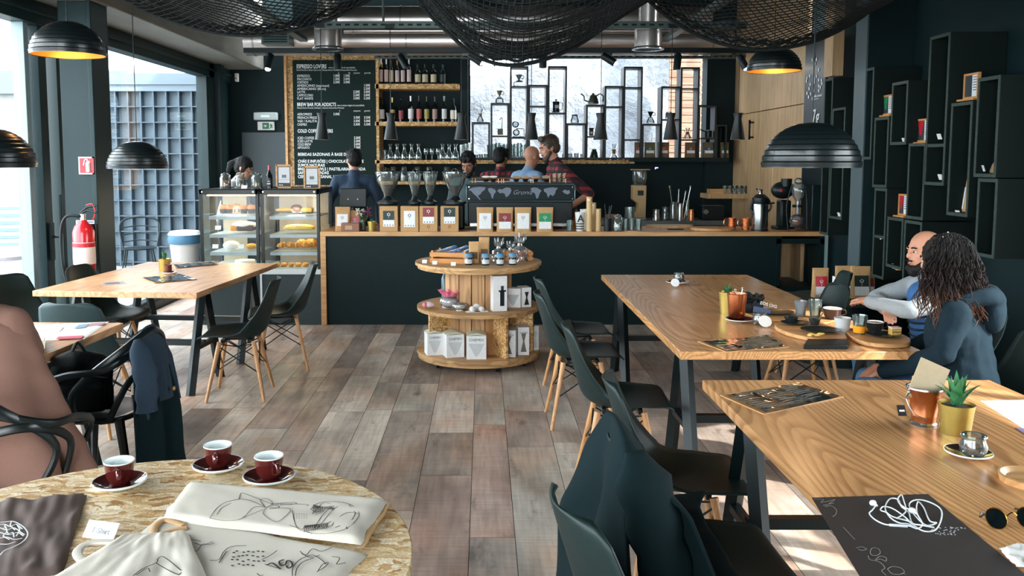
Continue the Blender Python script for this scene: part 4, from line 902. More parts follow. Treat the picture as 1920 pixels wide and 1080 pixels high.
def wine(t):
    MB().lathe([(0, 0), (.031, 0), (.031, .14), (.012, .18), (.011, .235), (0, .235)], 22).build('glass', BOT, t); MB().lathe([(.0125, .19), (.0135, .238), (0, .239)], 16).build('capsule', M('capsule_red', 'b04050', .4), t)
    MB().lathe([(.0315, .03), (.0315, .11)], 22).build('label_band', M('label_black', '182226', .4), t); m = MB(); m.box((-.018, -.0335, .05), (.018, -.0325, .058)); m.box((-.012, -.0335, .075), (.014, -.0325, .08)); m.build('label_print', WHITE, t)
put('wine_bottle', 'dark wine bottle with a red capsule on the pastry case', 'bottle', 505.5, 354.5, Yc + .12, wine)
def pframe(t, w=.165, h=.235):
    m = MB(); g = .018; m.box((-w / 2, 0, 0), (-w / 2 + g, .015, h)); m.box((w / 2 - g, 0, 0), (w / 2, .015, h)); m.box((-w / 2, 0, 0), (w / 2, .015, g)); m.box((-w / 2, 0, h - g), (w / 2, .015, h)); m.build('frame', COUNTERW, t, bevel=.002)
    MB().box((-w / 2 + g, .006, g), (w / 2 - g, .01, h - g)).build('mount', M('mount_black', '1a2628', .5), t); MB().box((-w / 2 + g + .008, .003, g + .035), (w / 2 - g - .008, .006, h - g - .006)).build('sheet', M('sheet_grey', 'cfd2d6', .6), t)
    m = MB(); m.box((-.022, .001, .105), (.022, .003, .135)); m.box((-w / 2 + g + .01, .002, .085), (w / 2 - g - .01, .003, .087)); m.build('picture', M('pic_grey', '70787c', .6), t)
    m = MB(); [m.box((-w / 2 + g + .01 + k * .016, .003, g + .008), (-w / 2 + g + .018 + k * .016, .005, g + .02)) for k in range(3)]; m.build('caption', WHITE, t)
put('picture_frame', 'wooden picture frame on the pastry case beside the wine bottle', 'picture frame', 533, 353, Yc + .1, pframe, 'framed notices on the pastry case')
put('picture_frame', 'wooden picture frame at the right end of the pastry case top', 'picture frame', 585, 356, Yc + .06, pframe, 'framed notices on the pastry case')
# ================================================================ ON THE COUNTER
def onc(name, label, cat, px, dY, build, group=None, rz=0):
    p = at(px, 432, Yc + dY); p.z = ZC; t = thing(name, label, cat, p, rz, group); build(t); return t
U = 8.56 / FOC                      # metres per picture pixel at the counter front
def kbox(l1, l2, kind):
    def f(t):
        w, h, d = 33.5 * U, 47 * U, .1
        MB().box((-w / 2, 0, 0), (w / 2, d, h)).build('carton', KRAFT, t, bevel=.003)
        z0 = h * (.2 if kind < 2 else .32); z1 = h * (.82 if kind < 2 else .95); zm = z0 + (z1 - z0) * .42 if l1 is not WHITE else z1
        if kind == 1: z0, z1, zm = h * .18, h * .82, h * .82
        MB().box((-w * .31, -.003, z0), (w * .31, 0, min(zm, z1))).build('white_label', WHITE, t)
        if l1 is not WHITE: MB().box((-w * .31, -.003, zm), (w * .31, 0, z1)).build('colour_label', l1, t)
        m = MB(); zc = (zm + z1) / 2 if l1 is not WHITE else h * .6
        for k in range(6): a_ = k * 1.05; m.ell((.013 * sin(a_), -.004, zc + .01 + .012 * cos(a_)), (.004, .001, .006), 8, 6)
        m.tube([(0, -.004, zc - .025), (.003, -.004, zc)], .0012, 4); m.build('flower_print', M('flower_print_dark', '404a48', .6) if l1 is WHITE else WHITE, t)
        m = MB(); [m.ell((-w * .22 + k * w * .15, -.004, z0 + .014), (.006, .001, .006), 8, 6) for k in range(4)]; m.build('icons', M('icon_grey', '5a6064', .6), t)
        if kind >= 2:
            m = MB(); [m.ell((.012 * sin(k * 1.05), -.001, h * .2 + .011 * cos(k * 1.05)), (.004, .001, .005), 8, 6) for k in range(6)]; m.tube([(0, -.001, h * .08), (0, -.001, h * .18)], .0012, 4); m.build('stamp', M('stamp_brown', '7a4e28', .7), t)
    return f
for i, (px, l, k, d_) in enumerate(((729, DKGREEN, 0, 'with a dark green and white label'), (768, WHITE, 1, 'with an all-white label'), (803.5, MAROON, 2, 'with a maroon and white label'), (843, DKGREEN, 3, 'with dark green label, rightmost'))):
    onc('coffee_carton', 'upright kraft coffee carton ' + d_ + ', in front of the grinders', 'box', px, .02, kbox(l, WHITE, k), 'kraft coffee cartons on the counter')
for i, (px, l, d_) in enumerate(((909.5, WHITE, 'white label, leftmost of the four pouches'), (946.5, MAROON, 'maroon and white label'), (980.5, WHITE, 'white label, behind the wrapped sweets'), (1021.5, M('bright_green_print', '1f9058', .5), 'bright green label'))):
    onc('coffee_pouch', 'kraft coffee pouch before the espresso machine, ' + d_, 'coffee bag', px, .05, lambda t, l=l: gusset_bag(31 * U, 45 * U, .08, KRAFT, t, l, None, .12, .76), 'kraft coffee pouches on the counter')
HOP = glass_mat('hopper_smoke', (.84, .9, .9), 2.4, rough=.06, body=.14, body_col='9aa8a6')
def grinder(w, ht=48):
    def f(t):
        r = w / 2 * U
        MB().box((-r * .8, -.02, 0), (r * .8, .2, .26)).build('body', METB, t, bevel=.02)
        MB().lathe([(0, .26), (r * .95, .262), (r * .95, .285), (r * .5, .305), (r * .36, .33), (r * .32, .345)], 28).build('collar', METB, t)
        MB().lathe([(r * .32, .345), (r * .42, .38), (r * .82, .48), (r, .56), (r, .575), (r * 1.04, .58)], 32).build('hopper', HOP, t)
        MB().lathe([(0, .35), (r * .34, .35), (r * .4, .38), (r * .7, .45), (0, .46)], 28).build('beans', M('coffee_beans', '2e221c', .6, bump=.5, scale=150), t)
        MB().lathe([(0, .585), (r * 1.02, .583), (r * 1.02, .592), (r * .3, .6), (r * .14, .62), (0, .625)], 28).build('lid', glass_mat('lid_smoke', (.4, .46, .46), 2, body=.3, body_col='2a3636'), t)
        MB().lathe([(r * 1.02, .57), (r * 1.05, .575), (r * 1.05, .59), (r * 1.0, .592)], 28).build('rim', HOP, t)
    return f
for i, (px, w_, ds) in enumerate(((728, 46, 'leftmost, widest hopper'), (778, 28, 'second from the left, narrow hopper'), (807, 28, 'third from the left, narrow hopper'), (853, 46, 'rightmost, beside the espresso machine'))):
    onc('coffee_grinder', 'black grinder with clear cone hopper behind the cartons, ' + ds, 'coffee grinder', px, .3, grinder(w_), 'coffee grinders behind the cartons')
# espresso machine
def em(t):
    w = 200 * 8.95 / FOC; z0 = at(975, 378, 8.75).z - ZC; z1 = at(975, 345, 8.75).z - ZC
    MB().box((-w / 2 + .02, .05, .03), (w / 2 - .02, .5, z0)).build('body', METB, t, bevel=.01)
    MB().box((-w / 2, 0, z0), (w / 2, .5, z1)).build('back_panel', M('machine_panel', '0e1c20', .4, spec=.2), t, bevel=.018, seg=3)
    m = MB(); pts = [(-w / 2 + .02, -.003, z0 + .006), (w / 2 - .02, -.003, z0 + .006), (w / 2 - .005, -.003, z0 + .02), (w / 2 - .005, -.003, z1 - .02), (w / 2 - .02, -.003, z1 - .006), (-w / 2 + .02, -.003, z1 - .006), (-w / 2 + .005, -.003, z1 - .02), (-w / 2 + .005, -.003, z0 + .02)]
    m.tube(pts, .003, 6, closed=True); m.build('panel_edge', M('edge_grey', '8aa0a4', .3, metal=.5), t)
    m = MB(); h = z1 - z0; s = w / 200.0
    def cont(px0, poly): m.plate([(-w / 2 + (px0 + x) * s, -.006, z1 - (y + 3) * s) for x, y in poly], (0, .003, 0))
    cont(5, [(0, 8), (3, 5), (10, 3), (20, 2), (31, 3), (29, 8), (24, 11), (22, 15), (17, 18), (19, 22), (23, 26), (20, 26), (14, 19), (9, 15), (5, 10)])
    cont(38, [(2, 5), (8, 4), (15, 7), (17, 11), (13, 16), (11, 24), (9, 22), (7, 15), (3, 10)])
    cont(57, [(0, 9), (4, 6), (9, 7), (16, 3), (24, 4), (26, 9), (24, 14), (20, 19), (16, 21), (14, 15), (10, 13), (5, 14)])
    cont(118, [(0, 5), (6, 3), (13, 4), (20, 9), (17, 13), (14, 22), (11, 24), (8, 14), (2, 11)])
    cont(142, [(0, 6), (7, 4), (16, 3), (26, 4), (22, 9), (21, 14), (17, 19), (12, 16), (8, 22), (5, 13), (1, 11)])
    cont(176, [(0, 10), (5, 7), (9, 9), (13, 8), (14, 13), (10, 16), (4, 14)])
    m.build('world_map_print', M('map_grey', '6c7888', .5), t, smooth=False)
    m = MB(); Mx = Matrix.Translation((-w / 2 + 85 * s, -.004, z1 - 19 * s)) @ Matrix.Rotation(pi / 2, 4, 'X') @ Matrix(((1, .35, 0, 0), (0, 1, 0, 0), (0, 0, 1, 0), (0, 0, 0, 1)))
    text_into(m, 'Gruvva', Mx, .068); m.build('script_lettering', M('script_grey', '7a8890', .5), t, smooth=False)
    m = MB(); [m.cyl((sx * (w / 2 - .03), -.006, zz), (sx * (w / 2 - .03), 0, zz), .007, n=10) for sx in (-1, 1) for zz in (z0 + .03, z1 - .03)]; m.build('bolts', STEEL, t)
    MB().box((-w / 2 + .03, .02, z1), (w / 2 - .04, .48, z1 + .02)).build('cup_tray', METB, t)
    m = MB(); zr = z1 + .055; m.tube([(-w / 2 + .06, .01, zr), (w / 2 - .07, .01, zr), (w / 2 - .07, .4, zr), (-w / 2 + .06, .4, zr)], .005, 6, closed=True)
    for q in (.06, .09, .31, .34, .36, .62, .64, .8, .95): xx = -w / 2 + q * w * .96; m.tube([(xx, .01, z1 + .01), (xx, .008, zr)], .004, 6)
    m.build('rail', M('brass_rail', 'c89a6c', .3, metal=.8), t)
    for k in range(3): MB().cyl((-w * .3 + k * w * .3, .12, z0 - .07), (-w * .3 + k * w * .3, .12, z0), .03).build('group_head', STEEL, t)
    for sx in (-1, 1): MB().box((sx * w * .42 - .03, .1, -.0), (sx * w * .42 + .03, .45, .04)).build('foot', METB, t)
    MB().box((-w / 2 + .04, .04, .03), (w / 2 - .04, .12, .06)).build('drip_tray', STEEL, t)
onc('espresso_machine', 'long black espresso machine with a world map print on its back panel', 'coffee machine', 976, .28, em)
zc = at(975, 345, 8.75).z + .02
CUPW = M('cup_cream', 'd8c2a8', .4)
for i, px in enumerate((911, 925, 968, 985, 1004, 1024)):
    p = at(px, 330, 8.95); p.z = zc
    t = thing('coffee_cup', 'upturned stacked cup on top of the espresso machine, %s from the left' % ORD[i], 'cup', p, 0, 'cups on the espresso machine')
    MB().lathe([(0, 0), (.02, .0), (.042, .045), (.044, .05), (.04, .05), (.02, .006), (0, .006)], 24, Matrix.Rotation(.35 if i > 1 else .2, 4, 'X')).build('bowl', M('cup_dark', '2a2a28', .35), t)
    MB().lathe([(.040, .046), (.0455, .05), (.043, .053), (0, .051)], 24, Matrix.Rotation(.35 if i > 1 else .2, 4, 'X')).build('rim', CUPW, t)
for i in range(6):
    p = at(1040 + (i % 3) * 9, 330, 8.85 + .08 * (i // 3)); p.z = zc
    vessel('small_glass', 'small clear glass stacked at the right end of the machine top, %s row, %s' % (('front', 'back')[i // 3], ('left', 'middle', 'right')[i % 3]), 'glass', p, [(0, 0), (.018, 0), (.024, .085), (.022, .085), (.016, .006), (0, .006)], glass_mat('warm_glass', (.95, .9, .86), 2, body=.2, body_col='d8b8a0'), 'glasses on the machine top', 14)
# left end of the counter
def monitor(t): MB().box((-.14, 0, .22), (.14, .03, .42)).build('screen_back', METB, t, bevel=.01); MB().cyl((0, .03, 0), (0, .03, .24), .02).build('stand', METB, t); MB().box((-.08, -.03, 0), (.08, .1, .012)).build('base', METB, t); m = MB(); [m.box((x_, -.002, .3), (x_ + .012, 0, .31)) for x_ in (-.06, .04)]; m.build('port_lights', WHITE, t)
onc('register_screen', 'black till monitor seen from behind, in front of the man in navy', 'monitor', 663, .4, monitor)
onc('coffee_pouch', 'brown coffee pouch with a white label at the left end of the counter', 'coffee bag', 643, .14, lambda t: gusset_bag(.15, .24, .07, KRAFT, t, WHITE, None, .2, .7))
onc('coffee_pouch', 'red-labelled kraft pouch behind the flower vase', 'coffee bag', 666, .2, lambda t: gusset_bag(.11, .2, .06, KRAFT, t, RED, None, .2, .7))
def crate(t): MB().box((-.09, -.05, 0), (.09, .05, .085)).build('box', M('tin_brown', '8a5c44', .5, bump=.1), t, bevel=.004); MB().box((-.05, -.052, .02), (.02, -.05, .06)).build('label', M('label_tan', 'b89878', .6), t)
onc('tea_box', 'low brown box between the pouches and the flower vase', 'box', 658, .06, crate)
def flowers(t):
    MB().lathe([(0, 0), (.025, 0), (.03, .01), (.03, .11), (.028, .11), (.027, .012), (0, .008)], 20).build('vase', SG, t)
    random.seed(5); st_ = MB(); wf = MB(); pf = MB(); lf = MB()
    for k in range(26):
        a_ = random.random() * 6.28; e = random.random() ** .6 * .085; h = .15 + random.random() * .08; q = (e * cos(a_) - .0, e * sin(a_) * .7, h); st_.tube([(0, 0, .02), (q[0] * .4, q[1] * .4, .1), q], .0015, 4)
        tgt = wf if q[0] < .0 else pf
        for s_ in range(5): tgt.ell((q[0] + random.uniform(-.012, .012), q[1] + random.uniform(-.012, .012), q[2] + random.uniform(-.01, .012)), (.008, .008, .006), 6, 4)
    st_.build('stems', M('stem_green', '3c5a34', .6), t); wf.build('white_flowers', M('flower_white', 'd8dcd0', .7), t); pf.build('purple_flowers', M('flower_purple', '6a2c50', .7), t)
onc('flower_vase', 'glass vase of white and purple flowers on the counter', 'vase', 681, .12, flowers)
SUCC = M('succulent_green', '3e7a4c', .5, var=.2, scale=30)
def succulent(t, R=.05, H=.06, n=14, z=0, seed=1, pot=None, pr=.03, ph=.06, wide=1.0):
    random.seed(seed)
    MB().lathe([(0, 0), (pr * .8, 0), (pr, ph), (pr * .96, ph), (pr * .94, ph * .9), (0, ph * .9)], 28).build('pot', pot or M('gold_pot', 'bca458', .35, metal=.8), t)
    MB().lathe([(0, ph * .9), (pr * .93, ph * .9), (pr * .6, ph * .94), (0, ph * .95)], 20).build('soil', M('soil', '3a2e26', .95), t)
    m = MB()
    for k in range(n):
        a_ = k * 2.4 + random.random() * .3; tl_ = (.15 + .85 * (k / n)) * 1.15 * wide; Lk = H * (1.0 - .12 * (k / n)) * random.uniform(.85, 1.1); wd = R * .26
        d = Vector((cos(a_), sin(a_), 0)); sd = Vector((-sin(a_), cos(a_), 0)); rows_ = []
        for s_ in range(7):
            q = s_ / 6; out = d * (Lk * sin(tl_ * (.5 + .5 * q)) * q) + Vector((0, 0, ph * .92 + Lk * cos(tl_ * (.5 + .5 * q)) * q)); wq = wd * (1 - q) ** .75 * (.7 + .9 * q * (1 - q) * 2) + .0004; nn = (Vector((0, 0, 1)) * sin(tl_) - d * cos(tl_)) * wq * .5
            rows_.append([out + sd * wq, out + nn * -.6, out - sd * wq, out + nn * .4])
        vs = [v for r_ in rows_ for v in r_]; fs = [(i * 4 + j, i * 4 + (j + 1) % 4, (i + 1) * 4 + (j + 1) % 4, (i + 1) * 4 + j) for i in range(6) for j in range(4)] + [(24, 25, 26, 27)]
        m.add(vs, fs)
    m.build('leaves', SUCC, t, angle=70)
onc('potted_succulent', 'tiny succulent in a gold pot beside the flower vase on the counter', 'potted plant', 697, .06, lambda t: succulent(t, .04, .04, 12, seed=3, ph=.1, pr=.042))
# right part of the counter
def cupA(t):
    MB().lathe([(0, 0), (.035, 0), (.05, .19), (.047, .19), (.034, .004), (0, .004)], 28).build('cup', M('cup_white', 'e4e4e0', .5), t)
    m = MB(); [m.lathe([(.0362 + .0145 * z_ / .19, z_), (.0365 + .0145 * (z_ + .01) / .19, z_ + .01)], 28) for z_ in (.02, .045, .07)]; m.build('stripes', M('cup_black_print', '1a2224', .5), t)
    m = MB(); text_into(m, 'A', face_south((-.03, -.0495, .095)), .1, 'LEFT', .001, .002); m.build('letter_print', M('cup_black_print', '1a2224', .5), t, smooth=False)
onc('paper_cup', 'white paper cup with black stripes and a letter A right of the espresso machine', 'cup', 1087, .08, cupA)
onc('paper_cup', 'plain white paper cup behind the striped one', 'cup', 1097, .25, lambda t: MB().lathe([(0, 0), (.04, 0), (.055, .21), (.05, .21), (.038, .004), (0, .004)], 24).build('cup', M('cup_white', 'e4e4e0', .5), t))
onc('water_glass', 'small clear glass between the machine and the paper cups', 'glass', 1068, .06, lambda t: MB().lathe([(0, 0), (.03, 0), (.034, .11), (.032, .11), (.028, .006), (0, .006)], 20).build('glass', SG, t))
onc('orange_flask', 'orange-amber glass flask behind the paper cups', 'flask', 1080, .4, lambda t: (MB().lathe([(0, 0), (.05, 0), (.06, .05), (.025, .12), (.02, .15)], 20).build('glass', glass_mat('amber_glass', (.9, .6, .3), 1.5, body=.4, body_col='c8742c'), t), MB().lathe([(.021, .15), (.03, .17), (.0, .2)], 16).build('lid', SG, t)))
BAMB = M('bamboo', 'd2b07c', .5, scale=8, var=.08, stretch=(4, 4, .3))
def flask(r, h):
    def f(t): MB().lathe([(0, 0), (r, 0), (r, h * .9), (r * .98, h * .91), (r * .98, h * .915)], 24).build('body', BAMB, t, bevel=0); MB().lathe([(r * .99, h * .9), (r * .99, h * .915)], 24).build('ring', STEEL, t); MB().lathe([(r, h * .915), (r, h * .99), (r * .9, h), (0, h)], 24).build('cap', BAMB, t)
    return f
onc('bamboo_flask', 'tallest bamboo flask on the counter', 'flask', 1104.5, .06, flask(.03, .345)); onc('bamboo_flask', 'middle-height bamboo flask behind the other two', 'flask', 1113, .2, flask(.024, .28)); onc('bamboo_flask', 'shortest bamboo flask with a metal ring', 'flask', 1121.5, .08, flask(.028, .225))
def pens(t):
    MB().lathe([(0, 0), (.034, 0), (.038, .13), (.035, .13), (.033, .005), (0, .005)], 24).build('cup', METB, t)
    for k, (dx, dz) in enumerate(((-.03, .27), (.02, .25), (.04, .26))): MB().tube([(0, 0, .02), (dx, 0, dz)], .006, 6).build('pen', METB, t)
onc('pen_cup', 'dark cup holding black pens on the counter', 'cup', 1139, .06, pens)
onc('napkin_basket', 'low woven brown basket behind the pen cup', 'basket', 1149, .35, lambda t: MB().box((-.08, -.05, 0), (.08, .05, .15)).build('box', M('basket_brown', '8a6c4c', .8, bump=.4, scale=80), t, bevel=.01))
onc('sugar_jar', 'clip-top jar with small packets beside the pen cup', 'jar', 1158, .05, lambda t: jar(t, 'd8d8d4', .165, .046))
for i, (px, dy, h, r, ds) in enumerate(((1173, .1, .12, .036, 'leftmost, front'), (1184, .1, .125, .034, 'middle, front'), (1197, .08, .12, .034, 'rightmost, front'), (1180, .28, .23, .05, 'tall jar at the back'))):
    onc('glass_mug', 'clear glass on the round tray by the sugar jar, ' + ds, 'glass', px, dy, lambda t, h=h, r=r: (MB().lathe([(0, 0), (r * .8, 0), (r, h * .5), (r, h), (r * .93, h), (r * .9, h * .5), (r * .7, .006), (0, .006)], 22).build('glass', SG, t),), 'glasses on the round tray')
onc('round_tray', 'small flat round wooden tray under the clear glasses', 'tray', 1186, .1, lambda t: MB().lathe([(0, 0), (.1, 0), (.1, .006), (0, .007)], 32).build('board', COUNTERW, t))
def boardt(t):
    def fn(u, v): a_ = 2 * pi * u; return (.22 * cos(a_) * v, .15 * sin(a_) * v, .02)
    prof = [(.222 * cos(2 * pi * i / 40), .15 * sin(2 * pi * i / 40)) for i in range(40)]
    MB().prism(prof, 0, .028).build('board', COUNTERW, t, bevel=.005); MB().prism([(.1 + .045 * cos(k), .03 + .02 * sin(k)) for k in (0, 1, 2, 3, 4, 5)], .0285, .03).build('handle_hole', BLK, t)
onc('oval_serving_board', 'large oval wooden serving board on the right of the counter', 'tray', 1336, .2, boardt)
onc('serving_board', 'second wooden board lying behind the oval one', 'tray', 1255, .52, lambda t: MB().prism([(.25 * cos(i / 5), .1 * sin(i / 5)) for i in range(31)], 0, .03).build('board', OAK, t, bevel=.004))
onc('phone', 'small dark phone lying on the counter left of the oval board', 'phone', 1266, .25, lambda t: MB().box((-.08, -.04, 0), (.08, .04, .01)).build('body', METB, t, bevel=.004))
COPPER = M('copper', 'dc8c60', .3, metal=1)
def cmug(t):
    MB().lathe([(0, 0), (.036, 0), (.04, .02), (.036, .06), (.042, .12), (.039, .12), (.034, .06), (.034, .005), (0, .005)], 28).build('mug', M('copper_hammered', 'c8744a', .25, metal=1, bump=.8, scale=90), t)
    MB().tube(spline([(-.038, 0, .1), (-.075, 0, .1), (-.08, 0, .05), (-.04, 0, .03)], 6), .005, 6).build('handle', COPPER, t)
onc('copper_mug', 'hammered copper mug left of the thermos, with a curled dark handle', 'mug', 1372, .3, cmug); onc('copper_mug', 'hammered copper mug right beside the steel thermos', 'mug', 1398, .22, cmug)
def thermos(t):
    MB().lathe([(0, 0), (.075, 0), (.078, .01), (.078, .27), (.075, .28)], 32).build('body', M('thermos_steel', '9aa0a0', .25, metal=1), t)
    MB().lathe([(.078, .27), (.082, .28), (.08, .33), (.05, .36), (.03, .37), (0, .37)], 32).build('shoulder', METB, t)
    MB().lathe([(.0, .36), (.02, .36), (.018, .4), (.026, .415), (0, .42)], 18).build('pump_knob', STEEL, t)
    MB().tube([(-.01, 0, .39), (-.05, 0, .43)], .008, 6).build('spout', STEEL, t)
    MB().tube(spline([(-.08, 0, .3), (-.095, 0, .22), (-.06, -.03, .17)], 6), .012, 8).tube(spline([(.08, 0, .32), (.11, 0, .24), (.07, 0, .18)], 6), .01, 8).build('handle', METB, t)
    MB().lathe([(0, -.0), (.085, 0), (.085, .014), (0, .014)], 28).build('base', METB, t)
onc('thermos', 'steel pump thermos with a black top on the right of the counter', 'thermos', 1424, .14, thermos)
def bm(t):
    MB().box((-.05, 0, 0), (.06, .15, .3)).build('column', METB, t, bevel=.02); MB().ell((-.02, .05, .4), (.12, .09, .09)).build('head', METB, t); MB().lathe([(0, .44), (.05, .44), (.055, .52), (0, .52)], 20).build('hopper', METB, t)
    MB().cyl((-.12, 0, .27), (-.2, -.02, .265), .009).build('handle', METB, t); MB().box((-.1, -.06, 0), (.08, .15, .03)).build('base', METB, t, bevel=.01); MB().ell((-.06, -.035, .4), (.014, .01, .016)).build('red_badge', RED, t)
onc('bench_grinder', 'matt black bench coffee grinder with a side handle before the oak wall', 'coffee grinder', 1472, .3, bm)
def siphon(t):
    MB().ell((0, 0, .1), (.075, .075, .07)).build('lower_globe', CLR, t); MB().lathe([(.02, .16), (.02, .3), (.05, .34), (.062, .4), (.06, .44), (.05, .47)], 24).build('upper_chamber', CLR, t)
    MB().ell((0, 0, .5), (.04, .04, .035)).build('lid', CLR, t)
    m = MB(); m.tube(spline([(-.09, 0, .02), (-.11, 0, .25), (-.06, 0, .47)], 6), .006, 6); m.tube(spline([(.1, 0, .02), (.09, 0, .3), (.07, 0, .45)], 6), .006, 6); m.tube([(-.06, 0, .42), (.08, 0, .42)], .006, 6); m.tube([(-.05, 0, .25), (.05, 0, .25)], .014, 8); m.build('stand', METB, t)
    MB().lathe([(0, 0), (.1, 0), (.105, .01), (0, .015)], 28).build('base', M('bronze', '9a6a44', .3, metal=.8), t); MB().lathe([(0, .06), (.06, .06), (.05, .11), (0, .12)], 20).build('coffee', glass_mat('tea_amber', (.8, .45, .2), 1, body=.4, body_col='b0602c'), t)
onc('siphon_brewer', 'tall glass siphon brewer with a dark stand at the right end of the counter', 'coffee maker', 1494, .1, siphon)
onc('speaker_box', 'tall black box at the very right end of the counter', 'speaker', 1540, .1, lambda t: (MB().box((-.105, 0, 0), (.105, .3, .51)).build('cabinet', METB, t, bevel=.008), MB().box((-.095, -.004, .02), (-.02, 0, .49)).build('front_panel', BLK, t)))
p = at(1541, 341, Yc + .1)
t = thing('picture_frame', 'small framed green and white print on the black box at the counter end', 'picture frame', p); MB().box((-.05, 0, 0), (.09, .012, .14)).build('frame', COUNTERW, t, bevel=.002); MB().box((-.04, -.003, .01), (.0, 0, .13)).build('green_field', GREEN, t); MB().box((0, -.003, .01), (.08, 0, .13)).build('white_field', WHITE, t)
# work area behind
zw = .93
wk = thing('work_counter', 'low steel and black worktop behind the bar on the right', 'counter', (at(1080, 400, 10.1).x, 10.1, 0))
Lw = at(1392, 400, 10.1).x - wk.location.x
MB().box((0, 0, 0), (Lw, .6, zw - .05)).build('cabinet', BLK, wk); MB().box((0, -.02, zw - .05), (Lw, .62, zw)).build('steel_top', M('steel_dull', '8a9292', .35, metal=.8), wk)
MB().box((.75, -.04, zw - .3), (1.1, -.02, zw - .05)).build('wood_front', OAK, wk)
def onw(name, label, cat, px, dY, build, group=None):
    p = at(px, 400, 10.1 + dY); p.z = zw; t = thing(name, label, cat, p, 0, group); build(t); return t
def ek(t):
    MB().box((-.085, 0, .0), (.09, .2, .03)).build('base', STEEL, t, bevel=.01); GC = M('grinder_cream', 'c8aa78', .4)
    MB().prism([(-.08, .03), (.07, .03), (.075, .42), (-.085, .42), (-.085, .25), (-.02, .2), (-.03, .1)], -.1, .06, Matrix.Rotation(pi / 2, 4, 'X')).build('body', GC, t, bevel=.008)
    MB().box((-.03, -.068, .3), (.04, -.06, .36)).build('name_plate', METB, t); MB().lathe([(0, .42), (.07, .43), (.09, .5), (.085, .58), (.06, .6), (0, .6)], 24).build('hopper', HOP, t); MB().box((-.1, -.03, .6), (.12, .06, .612)).build('hopper_lid', M('lid_wood', 'a88a64', .5), t)
onw('coffee_grinder', 'cream and steel grinder with a round glass hopper behind the bar, right of the barista', 'coffee grinder', 1198, .1, ek)
STD = M('steel_jug', 'a8acac', .25, metal=1)
for i, (px, h, r, mt_, ds) in enumerate(((1230, .13, .05, STD, 'ridged steel milk jug'), (1247, .16, .05, SG, 'clear glass jug'), (1262, .22, .05, SG, 'tall clear tool jar'), (1275, .2, .045, STD, 'steel tool jar'), (1296, .13, .035, COPPER, 'small copper cup'), (1288, .24, .03, SG, 'slim clear glass bottle'))):
    onw('bar_jug', ds + ' on the worktop behind the bar', 'jug', px, .1 + .04 * (i % 2), lambda t, h=h, r=r, mt_=mt_: MB().lathe([(0, 0), (r, 0), (r * .95, h * .6), (r * .8, h * .8), (r * .85, h), (r * .8, h), (r * .75, .01), (0, .01)], 22).build('body', mt_, t))
for i, (px, h, a_) in enumerate(((1264, .4, -.06), (1269, .36, .02), (1277, .34, .05), (1283, .4, .07), (1272, .3, 0))):
    onw('bar_spoon', 'long steel bar tool standing in the jars behind the bar, %s from the left' % ORD[i], 'tool', px, .12, lambda t, h=h, a_=a_: MB().tube([(0, 0, .02), (a_, 0, h)], .006, 6).ell((a_, 0, h), (.01, .006, .02), 8, 6).build('shaft', STD, t), 'bar tools in the jars')
onw('black_appliance', 'dark box appliance on the worktop behind the copper mugs', 'appliance', 1340, .15, lambda t: (MB().box((-.15, 0, 0), (.12, .25, .17)).build('body', METB, t, bevel=.01), MB().lathe([(0, 0), (.03, 0), (.03, .01), (0, .01)], 16, Matrix.Translation((-.11, -.01, .1)) @ Matrix.Rotation(pi / 2, 4, 'X')).build('knob', STEEL, t)))
p = at(1324, 372, 10.7); q = at(1412, 363, 10.7)
sh = tag(MB().box((p.x, 10.65, p.z), (q.x, 11.0, q.z)).build('wall_shelf', OAK), 'small wooden wall shelf with upturned glasses, behind the thermos', 'shelf')
t = thing('cup_crate', 'low wooden crate on the small wall shelf', 'crate', at(1350, 363, 10.75)); MB().box((-.15, -.06, 0), (.12, .06, .06)).build('box', COUNTERW, t)
for i in range(6):
    p = at(1358 + i * 9, 363, 10.72); vessel('small_glass', 'small glass on the wall shelf behind the thermos, %s from the left' % ORD[i], 'glass', p + Vector((0, -.02, .001)), [(0, 0), (.026, 0), (.03, .1), (.028, .1), (0, .01)], SG, 'glasses on the small wall shelf', 14)
t = thing('clock_display', 'tiny glowing blue-white display on the dark wall above the worktop', 'display', at(1231, 318, 11.38)); m = MB(); m.box((-.03, 0, .0), (.03, .02, .04)); m.build('housing', METB, t); MB().box((-.02, -.003, .02), (.02, 0, .03)).box((-.02, -.003, .006), (-.01, 0, .02)).build('glyph', M('glow_blue', 'a8b8ff', .4, emit=4), t)
# more small things left of the big grinder on the long shelf
z = XZ(0, 300)[1]
p = at(1114, 300, Ys + .06); p.z = z
t = thing('moka_pot', 'dark bulky jar at the right end of the long glass shelf', 'jar', p); MB().lathe([(0, 0), (.05, 0), (.06, .03), (.05, .1), (.04, .12), (.0, .13)], 20).build('body', M('dark_green_glaze', '24342f', .3), t); MB().lathe([(.03, .12), (.035, .14), (.0, .16)], 16).build('lid', METB, t)
p = at(1120 + 5, 300, Ys + .1)
p = at(1151, 300, Ys + .06); p.z = z; t = thing('pour_over_brewer', 'glass brewer with a brown wooden collar at the right end of the long shelf', 'coffee maker', p); chemex(t, 1.1); 
p = at(1166, 300, Ys + .05); p.z = z; t = thing('wire_whisk', 'loop-shaped wire holder at the right end of the long shelf', 'tool', p); m = MB(); [m.tube(spline([(-.03 * c_, .03 * s_, 0), (-.035 * c_, .035 * s_, .1), (0, 0, .2), (.035 * c_, -.035 * s_, .1), (.03 * c_, -.03 * s_, 0)], 6), .003, 5) for c_, s_ in ((1, 0), (.5, .86), (-.5, .86))]; m.build('wires', STEEL, t)
for i, (px, h, mt_) in enumerate(((1101, .07, WHITE), (1077 + 45, .12, BRASSC))):
    pass
